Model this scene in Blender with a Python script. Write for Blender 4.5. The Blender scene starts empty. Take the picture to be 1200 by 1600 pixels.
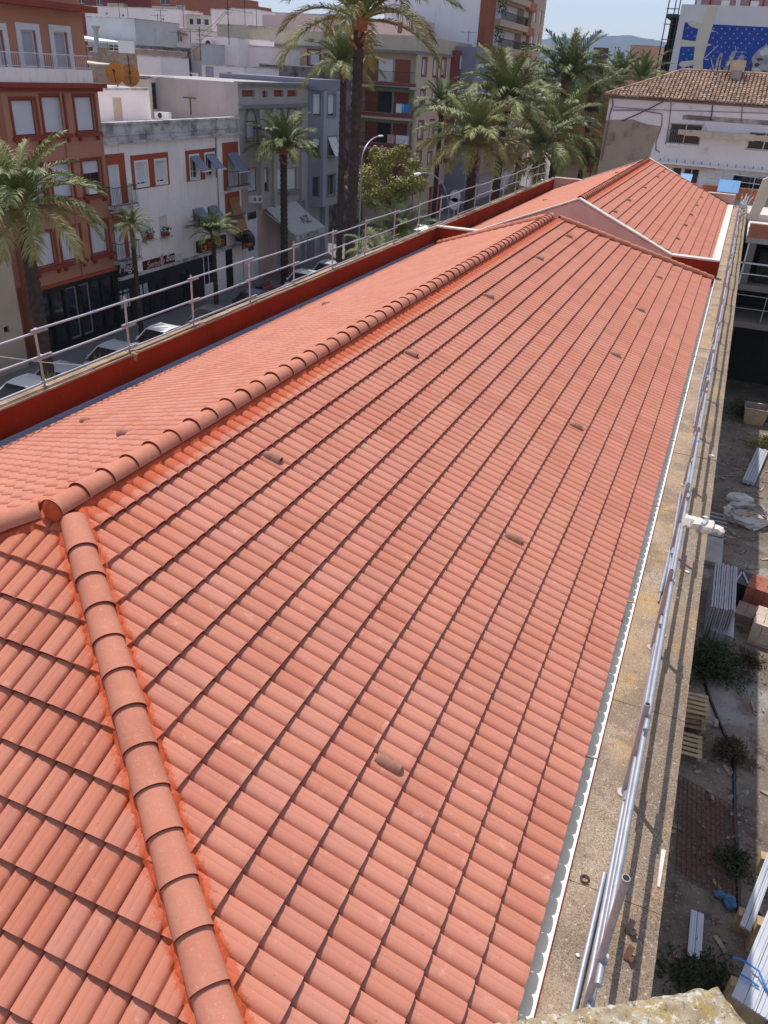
import bpy, bmesh, math, random
import numpy as np
from mathutils import Vector, Matrix
random.seed(7)
rnd = random.uniform
R = math.radians
SC = bpy.context.scene
COL = SC.collection

# ------------------------------------------------------------------ camera, sky, sun, exposure
CAM = np.array([5.175, -5.077, 3.818])
FPX, YAW, PITCH, ROLL = 1247.0, 0.3682, 0.5048, 0.0592
cy, sy, cp, sp = math.cos(YAW), math.sin(YAW), math.cos(PITCH), math.sin(PITCH)
FW = np.array([-sy*cp, cy*cp, -sp]); RT = np.array([cy, sy, 0.0]); UP = np.cross(RT, FW)
cr, sr = math.cos(ROLL), math.sin(ROLL)
RT, UP = cr*RT + sr*UP, -sr*RT + cr*UP
cam = bpy.data.cameras.new('camera')
cam.sensor_fit = 'VERTICAL'; cam.sensor_height = 36.0; cam.lens = 36.0*FPX/1600.0
cam.clip_start = 0.05; cam.clip_end = 20000
camo = bpy.data.objects.new('camera', cam); COL.objects.link(camo)
camo.matrix_world = Matrix(((RT[0], UP[0], -FW[0], CAM[0]), (RT[1], UP[1], -FW[1], CAM[1]),
                            (RT[2], UP[2], -FW[2], CAM[2]), (0, 0, 0, 1)))
SC.camera = camo
SUND = Vector((-0.34, 0.35, 1.0)).normalized()          # towards the sun
world = bpy.data.worlds.new('World'); SC.world = world; world.use_nodes = True
wn = world.node_tree.nodes; wl = world.node_tree.links
sky = wn.new('ShaderNodeTexSky'); sky.sky_type = 'NISHITA'; sky.sun_disc = False
sky.sun_elevation = math.asin(SUND.z); sky.sun_rotation = math.atan2(SUND.x, SUND.y)
sky.altitude = 50; sky.air_density = 1.0; sky.dust_density = 0.6; sky.ozone_density = 1.0
wn['Background'].inputs['Strength'].default_value = 0.15
hs_ = wn.new('ShaderNodeHueSaturation'); hs_.inputs['Saturation'].default_value = .62
tint = wn.new('ShaderNodeMix'); tint.data_type = 'RGBA'; tint.blend_type = 'MULTIPLY'; tint.inputs[0].default_value = 1; tint.inputs[7].default_value = (.97, .93, .96, 1)   # thin high cloud
wl.new(sky.outputs['Color'], hs_.inputs['Color']); wl.new(hs_.outputs[0], tint.inputs[6]); wl.new(tint.outputs[2], wn['Background'].inputs['Color'])
sun = bpy.data.lights.new('sun', 'SUN'); sun.energy = 3.65; sun.angle = R(0.5); sun.color = (1.0, 0.95, 0.87)
suno = bpy.data.objects.new('sun', sun); COL.objects.link(suno); suno.location = (-30, 30, 80)
suno.rotation_euler = SUND.to_track_quat('Z', 'Y').to_euler()
SC.view_settings.view_transform = 'Standard'; SC.view_settings.look = 'None'
SC.view_settings.exposure = 0.32; SC.view_settings.gamma = 1.0; SC.view_settings.use_curve_mapping = False
SC.render.engine = 'CYCLES'
SC.cycles.max_bounces = 6; SC.cycles.diffuse_bounces = 5; SC.cycles.glossy_bounces = 2
SC.cycles.volume_bounces = 0

# a point of the photograph (1200 x 1600) back on a real plane of the place
def ray(u, v): return FW + RT*(u-600)/FPX - UP*(v-800)/FPX
def onX(u, v, X): d = ray(u, v); return CAM + d*((X-CAM[0])/d[0])
def onY(u, v, Y): d = ray(u, v); return CAM + d*((Y-CAM[1])/d[1])
def onZ(u, v, Z): d = ray(u, v); return CAM + d*((Z-CAM[2])/d[2])
def pix(p):
    d = np.asarray(p, float) - CAM; z = d @ FW
    return 600 + FPX*(d @ RT)/z, 800 - FPX*(d @ UP)/z, z

# ------------------------------------------------------------------ helpers
class MB:
    def __init__(s): s.v = []; s.f = []
    def add(s, vs, fs):
        n = len(s.v); s.v.extend([tuple(map(float, p)) for p in vs]); s.f.extend([tuple(i+n for i in q) for q in fs]); return s
    def hexa(s, p):       # 8 corners: bottom 4 then top 4
        return s.add(p, [(3, 2, 1, 0), (4, 5, 6, 7), (0, 1, 5, 4), (1, 2, 6, 5), (2, 3, 7, 6), (3, 0, 4, 7)])
    def box(s, x0, x1, y0, y1, z0, z1):
        return s.hexa([(x0, y0, z0), (x1, y0, z0), (x1, y1, z0), (x0, y1, z0), (x0, y0, z1), (x1, y0, z1), (x1, y1, z1), (x0, y1, z1)])
    def rbox(s, c, sx, sy_, sz, rz=0.0, tilt=0.0):
        m = Matrix.Translation(c) @ Matrix.Rotation(rz, 4, 'Z') @ Matrix.Rotation(tilt, 4, 'X')
        P = [m @ Vector((a*sx/2, b*sy_/2, d*sz/2)) for d in (-1, 1) for a, b in ((-1, -1), (1, -1), (1, 1), (-1, 1))]
        return s.hexa(P)
    def fb(s, F, a0, a1, z0, z1, d0, d1):
        return s.hexa([F(a0, z0, d1), F(a1, z0, d1), F(a1, z0, d0), F(a0, z0, d0), F(a0, z1, d1), F(a1, z1, d1), F(a1, z1, d0), F(a0, z1, d0)])
    def tube(s, pts, r, n=8, cap=True):
        pts = [Vector(p) for p in pts]; rs = r if isinstance(r, (list, tuple)) else [r]*len(pts)
        b0 = len(s.v); ref = None
        for i, p in enumerate(pts):
            t = (pts[min(i+1, len(pts)-1)] - pts[max(i-1, 0)]).normalized()
            if ref is None: ref = Vector((0, 0, 1)) if abs(t.z) < .9 else Vector((1, 0, 0))
            a = t.cross(ref).normalized(); b = a.cross(t); ref = b
            for k in range(n):
                w = 2*math.pi*k/n; q = p + (a*math.cos(w) + b*math.sin(w))*rs[i]; s.v.append((q.x, q.y, q.z))
        for i in range(len(pts)-1):
            for k in range(n):
                s.f.append((b0+i*n+k, b0+i*n+(k+1) % n, b0+(i+1)*n+(k+1) % n, b0+(i+1)*n+k))
        if cap:
            s.f.append(tuple(b0+k for k in range(n))[::-1]); e = b0+(len(pts)-1)*n; s.f.append(tuple(e+k for k in range(n)))
        return s
    def prism(s, poly, fn, d0, d1):   # polygon in 2-D, fn(a,b,d) -> point
        n = len(poly); return s.add([fn(a, b, d0) for a, b in poly] + [fn(a, b, d1) for a, b in poly],
            [tuple(range(n))[::-1], tuple(range(n, 2*n))] + [(i, (i+1) % n, n+(i+1) % n, n+i) for i in range(n)])
    def ell(s, c, rx, ry, rz, nu=12, nv=8, jit=0.0):
        b0 = len(s.v)
        for j in range(nv+1):
            ph = math.pi*j/nv
            for i in range(nu):
                th = 2*math.pi*i/nu; k = 1+rnd(-jit, jit)
                s.v.append((c[0]+rx*k*math.sin(ph)*math.cos(th), c[1]+ry*k*math.sin(ph)*math.sin(th), c[2]+rz*k*math.cos(ph)))
        for j in range(nv):
            for i in range(nu):
                s.f.append((b0+j*nu+i, b0+(j+1)*nu+i, b0+(j+1)*nu+(i+1) % nu, b0+j*nu+(i+1) % nu))
        return s
    def mesh(s, name, m, smooth=None):
        me = bpy.data.meshes.new(name); me.from_pydata(s.v, [], s.f)
        if m is not None: me.materials.append(m)
        me.validate()
        if smooth is not None: me.shade_smooth(); me.set_sharp_from_angle(angle=R(smooth))
        return me
    def build(s, name, m, parent=None, smooth=None):
        o = bpy.data.objects.new(name, s.mesh(name, m, smooth)); COL.objects.link(o)
        if parent is not None: attach(o, parent)
        return o
def wpos(o):
    p = Vector(o.location)
    while o.parent: o = o.parent; p = p + Vector(o.location)
    return p
def attach(o, parent): o.parent = parent; o.location = Vector(o.location) - wpos(parent)   # keeps the mesh where it was built
def tag(o, label=None, cat=None, group=None, kind=None):
    for k, v in (('label', label), ('category', cat), ('group', group), ('kind', kind)):
        if v: o[k] = v
    return o
def T(name, label, cat, loc=(0, 0, 0), group=None):
    o = bpy.data.objects.new(name, None); COL.objects.link(o); o.location = loc; o.empty_display_size = .3
    return tag(o, label, cat, group)
def copy_tree(o, parent=None):
    c = o.copy(); COL.objects.link(c); c.parent = parent
    for ch in o.children: copy_tree(ch, c)
    return c
def dup(root, loc, rz=0.0, scale=1.0, label=None):
    c = copy_tree(root); c.location = loc; c.rotation_euler = (0, 0, rz); c.scale = (scale,)*3
    if label: c['label'] = label
    return c

# ------------------------------------------------------------------ materials
def srgb(r, g, b): return tuple((x/255/12.92 if x <= 10 else ((x/255+.055)/1.055)**2.4) for x in (r, g, b))
class NT:
    def __init__(s, name):
        s.m = bpy.data.materials.new(name); s.m.use_nodes = True; s.t = s.m.node_tree; s.b = s.t.nodes['Principled BSDF']
        s.pos = s.t.nodes.new('ShaderNodeNewGeometry').outputs['Position']
    def n(s, typ, **kw):
        x = s.t.nodes.new(typ)
        for k, v in kw.items(): setattr(x, k, v)
        return x
    def l(s, a, b): s.t.links.new(a, b)
    def val(s, sock, v):
        if hasattr(v, 'is_output'): s.l(v, sock)
        else: sock.default_value = v
    def noise(s, scale, detail=4, rough=.6, vec=None, stretch=None):
        vec = vec or s.pos
        if stretch:
            mp = s.n('ShaderNodeMapping'); s.l(vec, mp.inputs[0]); mp.inputs['Scale'].default_value = stretch; vec = mp.outputs[0]
        x = s.n('ShaderNodeTexNoise'); s.l(vec, x.inputs['Vector']); x.inputs['Scale'].default_value = scale
        x.inputs['Detail'].default_value = detail; x.inputs['Roughness'].default_value = rough; return x.outputs['Fac']
    def ramp(s, fac, lo, hi, a=0.0, b=1.0):
        x = s.n('ShaderNodeMapRange'); x.interpolation_type = 'SMOOTHSTEP'; s.l(fac, x.inputs[0])
        x.inputs[1].default_value = lo; x.inputs[2].default_value = hi; x.inputs[3].default_value = a; x.inputs[4].default_value = b; return x.outputs[0]
    def mix(s, fac, a, b, mode='MIX'):
        x = s.n('ShaderNodeMix', data_type='RGBA', blend_type=mode); s.val(x.inputs[0], fac)
        for sk, v in ((x.inputs[6], a), (x.inputs[7], b)):
            if hasattr(v, 'is_output'): s.l(v, sk)
            else: sk.default_value = (*v[:3], 1)
        return x.outputs[2]
    def math(s, op, a, b=0.0, c=0.0):
        x = s.n('ShaderNodeMath', operation=op); s.val(x.inputs[0], a); s.val(x.inputs[1], b); s.val(x.inputs[2], c); return x.outputs[0]
    def xyz(s): x = s.n('ShaderNodeSeparateXYZ'); s.l(s.pos, x.inputs[0]); return x.outputs
    def bump(s, h, strength=.3, dist=.01):
        x = s.n('ShaderNodeBump'); x.inputs['Strength'].default_value = strength; x.inputs['Distance'].default_value = dist
        s.l(h, x.inputs['Height']); s.l(x.outputs[0], s.b.inputs['Normal'])
    def done(s, col, rough=.8, spec=.3, metal=0.0):
        if hasattr(col, 'is_output'): s.l(col, s.b.inputs['Base Color'])
        else: s.b.inputs['Base Color'].default_value = (*col, 1)
        s.val(s.b.inputs['Roughness'], rough); s.b.inputs['Specular IOR Level'].default_value = spec; s.b.inputs['Metallic'].default_value = metal
        return s.m
_mc = {}
def mat(name, col, rough=.85, var=.12, scale=1.5, fine=25, bump=.15, bdist=.006, spec=.25, metal=0.0, dirt=None, streak=None):
    """plain material: base colour with cloudy and fine variation; dirt=(colour, scale, lo, hi), streak=(colour, amount)"""
    if name in _mc: return _mc[name]
    t = NT(name)
    a = tuple(c*(1-var) for c in col); b = tuple(min(1, c*(1+var)) for c in col)
    f = t.math('ADD', t.math('MULTIPLY', t.noise(scale), .7), t.math('MULTIPLY', t.noise(fine, 3), .3))
    c = t.mix(t.ramp(f, .3, .7), a, b)
    if dirt: c = t.mix(t.ramp(t.noise(dirt[1], 6, .65), dirt[2], dirt[3], 0, .85), c, dirt[0])
    if streak: c = t.mix(t.ramp(t.noise(1.0, 5, .7, stretch=(3.5, 3.5, .35)), .52, .78, 0, streak[1]), c, streak[0])
    if bump: t.bump(t.noise(fine, 5), bump, bdist)
    _mc[name] = t.done(c, rough, spec, metal); return _mc[name]

# roof dimensions (metres): ridge at x=0,z=0; eaves at |x|=W
W, H, D, L1 = 5.047, 2.056, 4.158, 21.57
G1, L2 = 26.25, 47.95            # gable walls of the second roof
EXP, TW = 0.3633, 0.352          # exposed length and width of a tile
ZG = -10.7                       # street and yard level
def tile_mat(name, hip):
    t = NT(name); x, y, z = t.xyz()
    if hip: ca, cb = t.math('FLOOR', t.math('DIVIDE', x, TW)), t.math('FLOOR', t.math('DIVIDE', y, D/12.8))
    else:   ca, cb = t.math('FLOOR', t.math('DIVIDE', y, TW)), t.math('FLOOR', t.math('DIVIDE', x, W/15))
    cmb = t.n('ShaderNodeCombineXYZ'); t.l(ca, cmb.inputs[0]); t.l(cb, cmb.inputs[1])
    wn_ = t.n('ShaderNodeTexWhiteNoise', noise_dimensions='2D'); t.l(cmb.outputs[0], wn_.inputs['Vector'])
    c1, c2 = (.480, .183, .123), (.545, .228, .160)
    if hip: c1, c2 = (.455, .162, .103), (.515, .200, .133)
    c = t.mix(wn_.outputs['Value'], c1, c2)
    w2 = t.n('ShaderNodeTexWhiteNoise', noise_dimensions='3D'); t.l(cmb.outputs[0], w2.inputs['Vector']); c = t.mix(t.ramp(w2.outputs['Value'], .60, 1.0, 0, .22), c, (.46, .235, .20)); c = t.mix(t.ramp(w2.outputs['Value'], .22, 0, 0, .3), c, (.54, .225, .155))
    c = t.mix(t.ramp(t.noise(.55, 4), .35, .7, 0, .35), c, (.54, .235, .165))
    c = t.mix(t.ramp(t.noise(7, 5, .7), .58, .74, 0, .55), c, (.70, .36, .28))       # pale bloom
    c = t.mix(t.ramp(t.noise(60, 3, .7), .66, .74, 0, .5), c, (.78, .52, .44))        # light specks
    c = t.mix(t.ramp(t.noise(38, 2, .5), .70, .76, 0, .6), c, (.33, .07, .04))       # dark red specks
    # red sealing paint brushed along the ridge and the near hips
    d1 = t.math('DIVIDE', t.math('ABSOLUTE', t.math('ADD', t.math('MULTIPLY', t.math('ABSOLUTE', x), D), t.math('MULTIPLY', y, W))), math.hypot(D, W))
    d1 = t.math('ADD', d1, t.math('MULTIPLY', t.math('GREATER_THAN', y, 1.0), 5.0))
    d2 = t.math('ADD', t.math('SUBTRACT', t.math('ABSOLUTE', x), t.math('MULTIPLY', t.math('GREATER_THAN', x, 0), .10)), t.math('MULTIPLY', t.math('LESS_THAN', y, -.2), 5.0))
    dd = t.math('MINIMUM', d1, d2)
    nz = t.noise(5, 5, .7); wob = t.math('MULTIPLY', t.math('SUBTRACT', nz, .5), .42)
    fine = t.math('MULTIPLY', t.math('SUBTRACT', t.noise(22, 5, .75), .5), .16)
    f = t.ramp(t.math('ADD', t.math('ADD', dd, t.math('MULTIPLY', wob, .35)), fine), .175, .195, 1, 0)
    ap = t.math('SQRT', t.math('ADD', t.math('MULTIPLY', x, x), t.math('MULTIPLY', y, y)))
    f2 = t.ramp(t.math('ADD', dd, t.math('MULTIPLY', wob, 1.5)), .14, .5, .20, 0)
    f3 = t.math('MULTIPLY', t.ramp(t.math('ADD', ap, t.math('MULTIPLY', wob, 2.5)), .40, 1.3, .38, 0), t.math('LESS_THAN', y, 1.2))
    c = t.mix(t.math('MAXIMUM', f2, f3), c, (.56, .16, .085))
    c = t.mix(t.math('MULTIPLY', f, .75), c, (.50, .10, .04))
    t.bump(t.noise(120, 4, .7), .18, .004)
    return t.done(c, t.ramp(t.noise(9, 3), .3, .7, .72, .9), .10)
M_BUTTSHADE = mat('tile_butt_shade', (.21, .036, .022), .95, .15, 4, 40, .1, spec=.05)     # shade on tile and ridge butts, painted as a darker red end colour
M_TILE = tile_mat('roof_tile_slope', False); M_HIP = tile_mat('roof_tile_hip', True)
def ridge_mat():
    t = NT('ridge_tile_clay'); c = t.mix(t.ramp(t.noise(1.3, 4), .35, .65), (.47, .172, .110), (.54, .215, .142))
    c = t.mix(t.ramp(t.noise(14, 6, .75), .50, .72, 0, .5), c, (.60, .30, .22)); c = t.mix(t.ramp(t.noise(50, 4, .75), .60, .70, 0, .6), c, (.68, .45, .38)); c = t.mix(t.ramp(t.noise(30, 5, .75), .60, .70, 0, .5), c, (.34, .12, .08))
    t.bump(t.noise(45, 6, .75), .45, .006); return t.done(c, .75, .14)
M_RIDGE = ridge_mat()
M_MORT = mat('red_mortar', (.50, .085, .03), .75, .28, 5, 40, .5, .012)
M_REDW = mat('red_wall_paint', (.27, .034, .013), .85, .2, .9, 18, .2, .004, .06, dirt=((.34, .075, .04), 4, .58, .78), streak=((.20, .022, .012), .7))
M_REDP = mat('red_wall_paint_thin', (.44, .09, .05), .7, .2, 1.5, 20, .15)
M_PINK = mat('pale_pink_render', (.60, .42, .36), .9, .10, 1.2, 22, .3, dirt=((.46, .27, .22), 2.2, .55, .75))
M_COPE = mat('pale_coping', (.62, .57, .52), .8, .10, 2, 30, .2)
M_GUTW = mat('white_gutter', (.82, .84, .81), .4, .05, 2, 20, .0, spec=.4)
M_GUTG = mat('grey_gutter', (.36, .39, .52), .4, .06, 2, 20, .0, spec=.45)
def ledge_mat():
    t = NT('lichen_concrete'); c = t.mix(t.ramp(t.noise(2.2, 5), .35, .65), (.44, .31, .21), (.54, .42, .31)); xx = t.xyz()[0]
    outer = t.ramp(t.math('ADD', xx, t.math('MULTIPLY', t.noise(1.8, 4), .5)), 5.65, 6.0)
    c = t.mix(outer, c, (.36, .275, .20))
    c = t.mix(t.ramp(t.noise(1.6, 5, .6), .5, .68, 0, .7), c, (.58, .365, .16))
    c = t.mix(t.ramp(t.noise(2.6, 6, .7), .56, .66, 0, .6), c, (.62, .53, .43))
    c = t.mix(t.ramp(t.noise(1.3, 6, .7), .47, .60, 0, .7), c, (.27, .20, .145))
    k = t.math('MAXIMUM', t.ramp(t.noise(1.1, 4, .6), .35, .65, .55, 1), outer)
    c = t.mix(t.math('MULTIPLY', k, t.ramp(t.noise(75, 8, .8), .48, .57, 0, .85)), c, (.115, .085, .06))
    c = t.mix(t.math('MULTIPLY', k, t.ramp(t.noise(150, 4, .8), .53, .60, 0, .75)), c, (.09, .07, .055))
    c = t.mix(t.ramp(t.noise(26, 4, .75), .58, .66, 0, .65), c, (.66, .58, .47))
    c = t.mix(t.ramp(t.noise(9, 7, .8), .54, .66, 0, .75), c, (.17, .13, .095))
    t.bump(t.noise(38, 8, .78), 1.0, .016); return t.done(c, .95, .1)
M_LEDGE = ledge_mat()
def stone_mat():
    t = NT('lichen_stone'); c = t.mix(t.ramp(t.noise(24, 6), .35, .65), (.30, .235, .15), (.46, .39, .28))
    c = t.mix(t.ramp(t.noise(22, 6, .75), .49, .60, 0, .75), c, (.36, .25, .07))
    c = t.mix(t.ramp(t.noise(46, 6, .78), .53, .60, 0, .85), c, (.62, .60, .55))
    c = t.mix(t.ramp(t.noise(60, 6, .8), .55, .62, 0, .85), c, (.11, .095, .08))
    t.bump(t.noise(90, 7, .75), .9, .005); return t.done(c, .95, .1)
M_STONE = stone_mat()
M_GALV = mat('galvanised_tube', (.37, .385, .43), .5, .14, 6, 50, .0, metal=.55, spec=.5, dirt=((.42, .40, .40), 9, .6, .75))
M_GALVP = mat('galvanised_post', (.46, .42, .41), .55, .16, 6, 40, .0, metal=.35, dirt=((.34, .27, .23), 8, .55, .7))
M_BLACKW = mat('blackened_wall', (.24, .205, .20), .95, .2, .8, 10, .3, dirt=((.035, .03, .03), .7, .36, .62))
M_BLUE = mat('blue_tape', (.05, .22, .60), .5, .05, 5, 20, 0)
M_DARKIR = mat('dark_iron', (.055, .045, .045), .6, .2, 5, 30, .1, metal=.4)
M_RUST = mat('rusty_iron', (.13, .06, .04), .8, .3, 8, 40, .2)
M_GLASS = mat('dark_glass', (.02, .024, .03), .08, .3, 1, 5, 0, spec=.6)
M_BLACK = mat('black_paint', (.012, .012, .014), .35, .2, 2, 10, 0, spec=.4)
M_SHUT = mat('white_shutter', (.62, .63, .68), .5, .05, 1, 10, 0)
M_SHUTG = mat('grey_shutter', (.40, .41, .46), .5, .05, 1, 10, 0)
M_WHITEP = mat('white_paint', (.74, .73, .73), .5, .05, 2, 20, .05)
M_WHITEW = mat('white_render', (.84, .78, .75), .9, .07, .6, 14, .2, streak=((.33, .31, .30), .55))
M_LIME = mat('limewash', (.84, .75, .74), .9, .07, .5, 12, .2, dirt=((.52, .46, .45), 1.4, .62, .8))
M_STAIN = mat('stained_render', (.46, .40, .395), .95, .15, .7, 10, .3, dirt=((.12, .10, .10), .55, .38, .66), streak=((.15, .13, .13), .7))
M_DIRTYC = mat('dirty_cornice', (.56, .54, .54), .95, .12, 1.0, 14, .3, dirt=((.14, .135, .14), 1.1, .42, .68), streak=((.06, .06, .065), .9))

# ------------------------------------------------------------------ the long building: two tiled roofs between a red parapet and a stone ledge
bld = T('long_building', 'long building under new terracotta tiled roofs with a red painted parapet and white gutter', 'building', (0, 10, ZG))
def V3(*a): return np.array(a, float)
EW = math.hypot(W, H); EH = math.hypot(D, H)
sR = V3(W, 0, -H)/EW; nR = V3(H, 0, W)/EW; aR = V3(0, 1, 0)
sL = V3(-W, 0, -H)/EW; nL = V3(-H, 0, W)/EW; aL = V3(0, -1, 0)
sN = V3(0, -D, -H)/EH; nN = V3(0, -H, D)/EH; aN = V3(1, 0, 0)
sF = V3(0, D, -H)/EH; nF = V3(0, H, D)/EH; aF = V3(-1, 0, 0)
PROF = [(0, 0), (.04, .0125), (.09, .0240), (.16, .0330), (.25, .0395), (.36, .0425), (.465, .0432), (.50, .0410), (.53, .0432), (.70, .0415), (.80, .0378), (.87, .0330), (.925, .0245), (.965, .0125)]
def tile_arrays():
    pr = [((k+t)*TW/2, z) for k in (0, 1) for t, z in PROF] + [(TW*.992, .002)]
    n = len(pr); v = []
    for x, dz in ((-.045, -.002), (EXP, .047)):
        for a, z in pr: v.append((x, a, z+dz))
    for a, z in pr: v.append((EXP+.001, a, z*.6-.010))
    f = []
    for r in (0, 1):
        for i in range(n-1): f.append((r*n+i, (r+1)*n+i, (r+1)*n+i+1, r*n+i+1))
    return np.array(v), f
TV, TF = tile_arrays()
tile_mesh = {}
NTOP = (len(TV)//3-1)          # quads of the top skin come first, then the cut end
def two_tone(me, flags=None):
    me.materials.append(M_BUTTSHADE); flags = flags if flags is not None else [i >= NTOP for i in range(len(me.polygons))]
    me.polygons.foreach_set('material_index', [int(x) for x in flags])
def get_tile_mesh(m):
    if m.name not in tile_mesh:
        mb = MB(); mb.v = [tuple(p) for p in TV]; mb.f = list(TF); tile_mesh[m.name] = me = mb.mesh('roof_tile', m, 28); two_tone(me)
    return tile_mesh[m.name]
full = []      # (distance, visible, matrix, material, cut mesh or None)
def tile_field(O, s, a, n, a0, a1, T0, T1, m, clips, exp=EXP):
    k_lo = 0; ncol0 = math.floor(a0/TW); ncol1 = math.ceil(a1/TW)
    nk = math.ceil((T1-T0)/exp - .05)
    for k in range(nk):
        t = T1 - (nk-k)*exp      # upper line of the exposed band, counted up from the eave
        for j in range(ncol0, ncol1):
            org = O + s*t + a*(j*TW) + n*(.012+rnd(-.0015, .0015))
            rz, rx = rnd(-.004, .004), rnd(-.006, .006)
            s2 = s + a*rz + n*rx*.5; s2 = s2/np.linalg.norm(s2); n2 = np.cross(s2, a); n2 /= np.linalg.norm(n2); a2 = np.cross(n2, s2)
            M3 = np.stack([s2, a2, n2], 1)
            cor = np.array([org + M3 @ V3(x, y, 0) for x in (-.045 if k else max(-.045, -t), EXP) for y in (0, TW)])
            st = 1
            for p, nn in clips:
                dd = (cor - p) @ nn
                if (dd <= 1e-6).all(): st = 0; break
                if (dd < 0).any(): st = 2
            if st == 0: continue
            pts = TV @ M3.T + org; cut = None
            if st == 2:
                bm = bmesh.new(); vs = [bm.verts.new(p) for p in pts]
                for q in TF: bm.faces.new([vs[i] for i in q])
                for p, nn in clips:
                    bmesh.ops.bisect_plane(bm, geom=bm.verts[:]+bm.edges[:]+bm.faces[:], plane_co=Vector(p), plane_no=Vector(nn), clear_inner=True)
                bm.verts.index_update()
                cut = ([tuple(x.co) for x in bm.verts], [tuple(x.index for x in fc.verts) for fc in bm.faces]); bm.free()
                if not cut[1]: continue
            c = org + s*EXP/2 + a*TW/2
            u, v, z = pix(c); vis = z > 0 and -20 < u < 1220 and -20 < v < 1620
            full.append((np.linalg.norm(c-CAM) if vis else 999, M3, org, m, cut, pts))
Z3 = V3(0, 0, 0)
cn = lambda x, y: V3(x, y, 0)/math.hypot(x, y)
nearR = (Z3, cn(D, W)); nearL = (Z3, cn(-D, W)); P1 = V3(0, L1, 0); farR = (P1, cn(D, -W)); farL = (P1, cn(-D, -W))
neg = lambda c: (c[0], -c[1])
tile_field(Z3, sR, aR, nR, -D, L1+D, 0, EW, M_TILE, [nearR, farR])
tile_field(Z3, sL, aL, nL, -L1-D, D, 0, EW, M_TILE, [nearL, farL])
tile_field(Z3, sN, aN, nN, -W, W, 0, EH, M_HIP, [neg(nearR), neg(nearL)], EH/12.8)
tile_field(P1, sF, aF, nF, -W, W, 0, EH, M_HIP, [neg(farR), neg(farL)], EH/12.8)
gN, gF = (V3(0, G1+.06, 0), V3(0, 1, 0)), (V3(0, L2-.02, 0), V3(0, -1, 0))
tile_field(Z3, sR, aR, nR, G1, L2, 0, EW, M_TILE, [gN, gF])
tile_field(Z3, sL, aL, nL, -L2, -G1, 0, EW, M_TILE, [gN, gF])

# decks under the tiles
dk = MB()
def hip_deck(mb, y0, y1, hip0, hip1, dz=-.012):
    e0, e1 = (y0-D if hip0 else y0), (y1+D if hip1 else y1)
    p = [(0, y0, dz), (0, y1, dz), (W, e0, -H+dz), (W, e1, -H+dz), (-W, e0, -H+dz), (-W, e1, -H+dz)]
    f = [(0, 2, 3, 1), (0, 1, 5, 4)]
    if hip0: f.append((0, 4, 2))
    if hip1: f.append((1, 3, 5))
    mb.add(p, f)
hip_deck(dk, 0, L1, True, True)
roof_a = dk.build('roof', M_RIDGE, bld)
dk = MB(); hip_deck(dk, G1, L2, False, False); roof_b = dk.build('roof', M_RIDGE, bld)
full.sort(key=lambda q: q[0])
for i, (dist, M3, org, m, cut, pts) in enumerate(full[:300]):
    if cut is None:
        o = bpy.data.objects.new('roof_tile', get_tile_mesh(m)); COL.objects.link(o); o.parent = roof_a
        mw = Matrix([[*M3[r], org[r]] for r in range(3)] + [[0, 0, 0, 1]]); mw.translation = Vector(org) - wpos(roof_a); o.matrix_basis = mw
    else:
        mb = MB(); mb.add(*cut); mb.build('roof_tile', m, roof_a, 28)
for m, rf, sel in ((M_TILE, roof_a, lambda o: o[1] < G1-.2), (M_TILE, roof_b, lambda o: o[1] >= G1-.2), (M_HIP, roof_a, lambda o: True)):
    vs = []; fs = []; fl = []; nv = 0; tf = np.array(TF)
    for dist, M3, org, mm, cut, pts in full[300:]:
        if mm is not m or not sel(org): continue
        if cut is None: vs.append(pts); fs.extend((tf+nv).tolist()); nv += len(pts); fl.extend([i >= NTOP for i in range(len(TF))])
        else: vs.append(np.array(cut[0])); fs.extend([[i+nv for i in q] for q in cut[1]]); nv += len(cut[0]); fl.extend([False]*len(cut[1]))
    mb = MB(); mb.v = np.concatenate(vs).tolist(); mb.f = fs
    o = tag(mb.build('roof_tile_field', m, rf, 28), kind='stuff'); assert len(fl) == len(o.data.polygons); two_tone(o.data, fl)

# ridge and hip tiles: tapered half barrels, wide end towards the viewer or the eave
def barrel(length=.42, r0=.118, r1=.135, hgt=.92, th=.022, seg=12, m=M_RIDGE, name='ridge_tile'):
    mb = MB(); n = seg+1; vs = []
    for x, r, dz in ((0, r0, -.006), (length, r1, .008)):
        for q in (r, r-th):
            for i in range(n):
                w = math.pi*i/seg; vs.append((x, -q*math.cos(w), q*hgt*math.sin(w)+dz))
    fs = []
    for i in range(seg):
        fs += [(i, 2*n+i, 2*n+i+1, i+1), (n+i, n+i+1, 3*n+i+1, 3*n+i), (2*n+i, 3*n+i, 3*n+i+1, 2*n+i+1), (i, i+1, n+i+1, n+i)]
    fs += [(0, n, 3*n, 2*n), (seg, 2*n+seg, 3*n+seg, n+seg)]
    mb.add(vs, fs); me = mb.mesh(name, m, 40); me.materials.append(M_BUTTSHADE)
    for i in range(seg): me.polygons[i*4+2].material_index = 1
    return me
RID = barrel()
def put(me, name, P, d, up, parent, jit=.012, sc=1.0):
    d = Vector(d).normalized(); d = (d + Vector((rnd(-jit, jit), rnd(-jit, jit), rnd(-jit, jit)*.6))).normalized()
    y = Vector(up).cross(d).normalized(); z = d.cross(y)
    o = bpy.data.objects.new(name, me); COL.objects.link(o); o.parent = parent
    o.matrix_basis = Matrix(((d.x*sc, y.x*sc, z.x*sc, 0), (d.y*sc, y.y*sc, z.y*sc, 0), (d.z*sc, y.z*sc, z.z*sc, 0), (0, 0, 0, 1)))
    o.location = Vector(P) - wpos(parent); return o
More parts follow.
